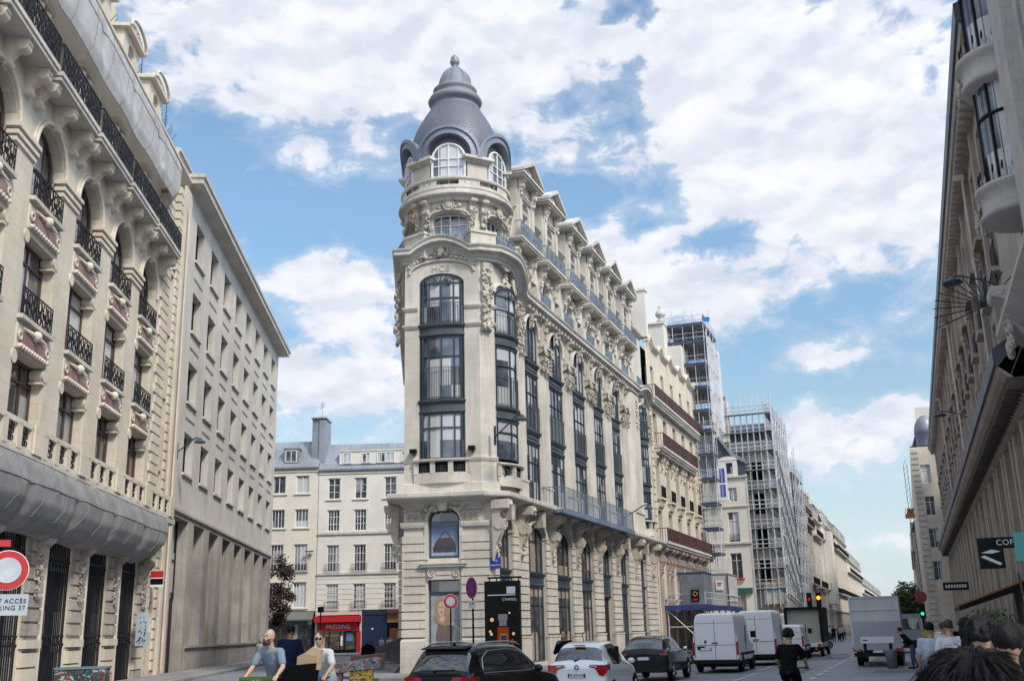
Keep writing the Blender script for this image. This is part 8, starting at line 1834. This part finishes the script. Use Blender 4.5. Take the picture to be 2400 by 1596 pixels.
# concrete benches with graffiti
def bench(label, p, rz, pts, w_, m_):
    mb = MB(); mb.prism(pts, -w_/2, w_/2, 'y'); o = mb.build('concrete_bench', m_, None, p, rz); return tag(o, label, 'bench')
gr1 = graffiti('bench graffiti', (0.16,0.155,0.15), [(0.35,0.03,0.03)], 2.2); gr2 = graffiti('yellow bench graffiti', (0.13,0.14,0.145), [(0.28,0.05,0.05),(0.26,0.28,0.29),(0.03,0.04,0.06)], 2.6)
bench('low concrete block bench with red graffiti near the corner', (-8.35,60.2,0.13), radians(8), [(-0.95,0),(0.9,0),(0.95,0.85),(-0.95,0.75)], 1.3, gr1)
bench('tilted concrete slab bench rising to the right behind the low block', (-8.6,72.5,0.13), radians(10), [(-1.6,0.3),(0.9,0),(1.9,0.0),(2.1,2.0),(1.85,2.05),(-1.7,0.75)], 1.2, mat('bench concrete', (0.17,0.16,0.155), 0.85, 0.2, stain=0.3))
yb = bench('concrete slab bench covered in coloured graffiti right of the cyclist in white', (-3.45,22.6,ZR), radians(6), [(-0.9,0.98),(0.55,1.12),(0.60,1.28),(0.5,1.32),(-0.9,1.14)], 0.7, gr2)
mb = MB(); mb.prism([(-0.1,0),(0.45,0),(0.42,1.1),(-0.05,1.05)], -0.3, 0.3, 'y'); mb.build('yellow_leg', graffiti('yellow leg', (0.5,0.30,0.02), [(0.05,0.05,0.04)], 4.0), yb)
mb = MB(); mb.prism([(-0.75,0),(-0.25,0),(-0.2,1.03),(-0.8,0.98)], -0.3, 0.3, 'y'); mb.build('painted_leg', gr2, yb)
mb = MB(); mb.prism([(-0.38,0),(0.36,0),(0.4,0.3),(0.25,0.52),(-0.05,0.62),(-0.35,0.4)], -0.2, 0.2, 'y'); mb.ring((0.1,0,0.6),0.14,0.02,a1=pi); mb.prism([(-0.3,0.05),(0.25,0.05),(0.2,0.3),(-0.25,0.28)], -0.28, -0.2, 'y'); o = mb.build('black_backpack', CL['black'], None, (-8.5,61.2,0.9)); tag(o, 'black backpack lying on the low concrete bench', 'bag')
mb = MB(); mb.lathe([(0,0),(0.35,0),(0.38,0.9),(0.3,1.5),(0.34,2.0),(0.2,2.2),(0,2.25)], 0, 0, 12); o = mb.build('painted_post', graffiti('green post', (0.03,0.22,0.06), [(0.4,0.05,0.05),(0.3,0.35,0.35)], 3.0), None, (-10.6,97,0.0)); tag(o, 'thick post painted green and red before the orange shop', 'post')
mb = MB(); mb.tube((0,0,0),(0,0,4.2),0.07); mb.box(-0.3,0.3,-0.1,0.1,4.2,4.75); o = mb.build('lamp_post', G['black'], None, (-19.6,107,0)); tag(o, 'slim black post with a lantern in front of the grey awning', 'lamp')
# traffic lights
tlp = PA(30,12.7); tl = empty('traffic_light', (*tlp[:2],0), -AZA, 'pair of traffic light heads with one amber lamp lit above the far scooters', 'traffic light')
mb = MB(); mb.tube((0.25,0.1,0),(0.25,0.1,3.4),0.06); mb.build('pole', G['black'], tl)
for x, cm in ((-0.32, emit('red lamp', (0.5,0.01,0.01), 0.8)), (0.32, emit('amber lamp', (1.0,0.32,0.02), 2.2))):
    mb = MB(); mb.box(x-0.17,x+0.17,-0.1,0.1,3.15,4.15); hd = mb.build('signal_head', G['black'], tl); mb = MB(); mb.ball((x,-0.1,3.7 if x<0 else 3.78),0.14 if x > 0 else 0.10,0,12,8,sy=0.4); mb.build('signal_lamp', cm, hd)
mb = MB(); disc(mb,(0.3,2.75),0.28,0.0); mb.build('round_back_sign', G['plate'], tl)
tp2 = PA(11,19.75); t2 = empty('traffic_light', (*tp2[:2],0.13), -AZA, 'green traffic light under a round red sign right of the trees', 'traffic light')
mb = MB(); mb.tube((0,0.1,0),(0,0.1,3.2),0.05); mb.box(-0.14,0.14,-0.1,0.1,2.0,2.75); mb.build('signal_head', G['black'], t2); mb = MB(); mb.ball((-0.02,-0.1,2.25),0.09,0,10,6,sy=0.4); mb.build('signal_lamp', emit('green lamp', (0.03,0.7,0.4), 1.2), t2)
mb = MB(); disc(mb,(0,3.1),0.3,0.05); r = mb.build('red_disc', mat('dull red', (0.25,0.03,0.04), 0.5), t2)
# signs on the right-hand fronts
sq_ = PA(-25.7,20.95); o = empty('hanging_sign', (*sq_[:2],0), -radians(18), 'black hanging cafe sign lettered COFFEE on the right', 'sign')
mb = MB(); mb.box(-0.2,0.85,-0.06,0.06,3.40,3.62); mb.box(-0.2,0.28,-0.06,0.06,3.0,3.40); mb.build('board', G['black'], o)
text('COFFEE', 0.16, 'sign_lettering', G['plate'], o, (0.45,-0.07,3.51), (pi/2,0,0), 0.002)
mb = MB(); mb.prism([(-0.17,3.24),(-0.10,3.27),(0.22,3.10),(0.18,3.06)],-0.075,-0.065,'y'); mb.prism([(-0.15,3.32),(0.05,3.38),(0.22,3.34),(0.05,3.30)],-0.075,-0.065,'y'); mb.build('sign_drawing', G['plate'], o)
sq_ = PA(-31.6,20.95); mb = MB(); mb.box(0.0,0.7,-0.05,0.05,2.85,3.28); o = mb.build('hanging_sign', mat('turquoise sign', (0.08,0.42,0.40), 0.5, bump=0), None, (*sq_[:2],0), -radians(20)); tag(o, 'turquoise sign with a black letter E cut by the right edge', 'sign')
text('E', 0.38, 'sign_lettering', G['black'], o, (0.28,-0.06,3.065), (pi/2,0,0), 0.002, sx=1.3)
sq_ = PA(10.3,21.5); mb = MB(); mb.box(-0.62,0.62,-0.06,0.06,3.5,3.9); o = mb.build('hanging_sign', G['black'], None, (*sq_[:2],0), -AZA); tag(o, 'small black sign with pale lettering farther along the right pavement', 'sign'); mb = MB()
for i in range(8): mb.box(-0.5+0.13*i,-0.42+0.13*i,-0.075,-0.065,3.62,3.78)
mb.build('sign_lettering', G['plate'], o)
o = empty('cafe_awning', (*PA(4.5,24.1)[:2],0), pi/2-AZA+pi, 'dark terrace awning with an orange edge on the right', 'awning')
mb = MB(); mb.prism([(0,3.6),(-2.9,2.6),(-2.9,2.4),(0,3.3)], -3.5, 3.5, 'x'); mb.build('canvas', G['black'], o); mb = MB(); mb.prism([(0.02,3.68),(-3.0,2.64),(-3.0,2.57),(0.02,3.6)], 3.5, 3.58, 'x'); mb.build('orange_edge', mat('orange trim', (0.40,0.12,0.05), 0.6), o)
o = empty('feather_flag', (*PA(-27.7,21.3)[:2],0.13), pi/2-AZA+pi, 'dark feather flag with pale blue marks standing on the right pavement', 'flag')
mb = MB(); P = [(0,0),(0.05,1.3),(-0.02,2.1),(-0.25,2.7)]; mb.path([(x,0,z) for x,z in P],0.02); mb.prism([(0.03,0.8),(0.45,0.85),(0.42,1.8),(0.15,2.5),(-0.25,2.72),(0.0,2.1),(0.06,1.3)], -0.01, 0.01, 'y'); mb.build('flag_cloth', G['black'], o)
mb = MB(); rnd = random.Random(3)
for i in range(9): z = 1.0+0.15*i; mb.box(0.15,0.32,0.012,0.016,z,z+0.07); mb.box(0.15,0.32,-0.016,-0.012,z,z+0.07)
mb.build('flag_marks', mat('flag marks', (0.25,0.3,0.5), 0.6, bump=0), o)
bn = MB(); bn.box(-0.3,0.3,-0.35,0.35,0.1,1.0); bn.box(-0.33,0.33,-0.38,0.38,1.0,1.08); o = bn.build('rubbish_bin', mat('bin green', (0.02,0.16,0.07), 0.5, bump=0), None, (*PA(-15.5,19.95)[:2],0.13), -AZA); tag(o, 'green wheeled rubbish bin at the kerb by the right pavement', 'bin')
# crane hook with orange basket far away
o = empty('orange_hoist', (*PA(150,20.6)[:2],0), -AZA, 'orange hoist hanging from a lattice mast beside the far right buildings', 'hoist'); mb = MB()
for x in (-0.5,0.5): mb.tube((x*0.6,0,0),(x*0.6,0,29),0.06,0,4)
for i in range(30): mb.tube((-0.3,0,i),(0.3,0,i+1),0.035,0,4)
mb.build('mast', G['steel'], o); mb = MB(); mb.box(-1.0,0.9,-0.7,0.7,19.6,20.3); mb.box(-0.6,0.5,-0.5,0.5,20.3,21.2); mb.box(0.9,2.4,-0.2,0.2,20.3,20.6)
for i in range(6): mb.tube((-1.0+0.35*i,-0.7,20.3),(-0.8+0.35*i,-0.7,21.4),0.06,0,4)
mb.build('basket', mat('hoist orange', (0.42,0.16,0.03), 0.6), o)
# ================================================================ trees
def tree(nm, label, p, trunk_h, cr, cz, crz, leaf, n, ls, seed, barkm, hue=0.35):
    t = empty(nm, p, 0, label, 'tree'); rnd = random.Random(seed); mb = MB(); mb.tube((0,0,0),(0.05,0,trunk_h*0.6),0.16,0,8,0.12); mb.tube((0.05,0,trunk_h*0.6),(0,0.05,cz+crz*0.4),0.12,0,7,0.04)
    for i in range(9): a = rnd.uniform(0,2*pi); z = trunk_h*0.6+rnd.random()*crz; mb.tube((0.03,0,z),(cr*0.7*cos(a),cr*0.7*sin(a),z+crz*0.5),0.05,0,5,0.015)
    mb.build('trunk', barkm, t); lf = MB(); cl = []
    for i in range(26):
        a = rnd.uniform(0,2*pi); r_ = cr*rnd.uniform(0.15,0.95); z = cz+rnd.uniform(-crz,crz); f = sqrt(max(0.05,1-((z-cz)/crz)**2)); cl.append((r_*f*cos(a),r_*f*sin(a),z,rnd.uniform(0.25,0.5)*cr))
    for i in range(n):
        c = cl[i%26]; d = Vector((rnd.gauss(0,1),rnd.gauss(0,1),rnd.gauss(0,1))).normalized()*c[3]*rnd.uniform(0.3,1.0); q = Vector(c[:3])+d
        a = Vector((rnd.gauss(0,1),rnd.gauss(0,1),rnd.gauss(0,0.6))).normalized()*ls; b = a.orthogonal().normalized()*ls*0.55
        lf.add([q-a,q+b,q+a,q-b], [(0,1,2,3)], rnd.choice((0,0,1)))
    lf.build('crown', leaf, t); return t
bark = mat('bark', (0.07,0.055,0.045), 0.9, 0.2, scale=3)
dr = [mat('dark red leaf', (0.045,0.016,0.02), 0.5, 0.1, bump=0), mat('darker red leaf', (0.025,0.010,0.014), 0.5, 0.1, bump=0)]
gr = [mat('green leaf', (0.06,0.11,0.03), 0.5, 0.1, bump=0), mat('dark green leaf', (0.035,0.07,0.02), 0.5, 0.1, bump=0)]
q = PB(40.2,0.9); tree('plum_tree', 'dark red leaved tree at the far end of the plain building', (q.x,q.y,0.0), 5, 1.75, 6.3, 3.0, dr, 2600, 0.16, 1, bark)
for i, (u, n, s) in enumerate(((215,17.2,0),(235,19.4,1),(258,16.6,2),(285,18.8,3))):
    q = PA(u,n); tree('plane_tree', ('green tree at the far end of the street just right of the truck roof','green tree farther back at the end of the street, nearer the right side','green tree at the end of the street partly behind the truck','small green tree farthest down the street')[i], (q.x,q.y,0), 6, 3.6, 6.6, 3.2, gr, 1500, 0.42, i+10, bark)
# plants by the terrace
o = MB(); rnd = random.Random(6)
for i in range(500):
    q = Vector((rnd.gauss(0,0.35),rnd.gauss(0,0.35),rnd.uniform(0.5,2.2))); a = Vector((rnd.gauss(0,1),rnd.gauss(0,1),rnd.gauss(0,1))).normalized()*0.12; b = a.orthogonal().normalized()*0.05; o.add([q-a,q+b,q+a,q-b], [(0,1,2,3)])
o.box(-0.3,0.3,-0.3,0.3,0,0.5); o = o.build('terrace_plant', gr[0], None, (*PA(-9,21.8)[:2],0.13)); tag(o, 'leafy green potted shrub beside the dark terrace awning', 'plant')

bpy.data.scenes.remove(TMP)
# lettering becomes real mesh
dg = bpy.context.evaluated_depsgraph_get()
for o in TEXTS:
    me = bpy.data.meshes.new_from_object(o.evaluated_get(dg)); me.name = o.name; nm = o.name
    n = bpy.data.objects.new('lettering', me); COL.objects.link(n); n.parent = o.parent; n.location = o.location; n.rotation_euler = o.rotation_euler; n.scale = o.scale
for o in TEXTS:
    cd = o.data; nm = o.name.split('.')[0]; bpy.data.objects.remove(o); bpy.data.curves.remove(cd)
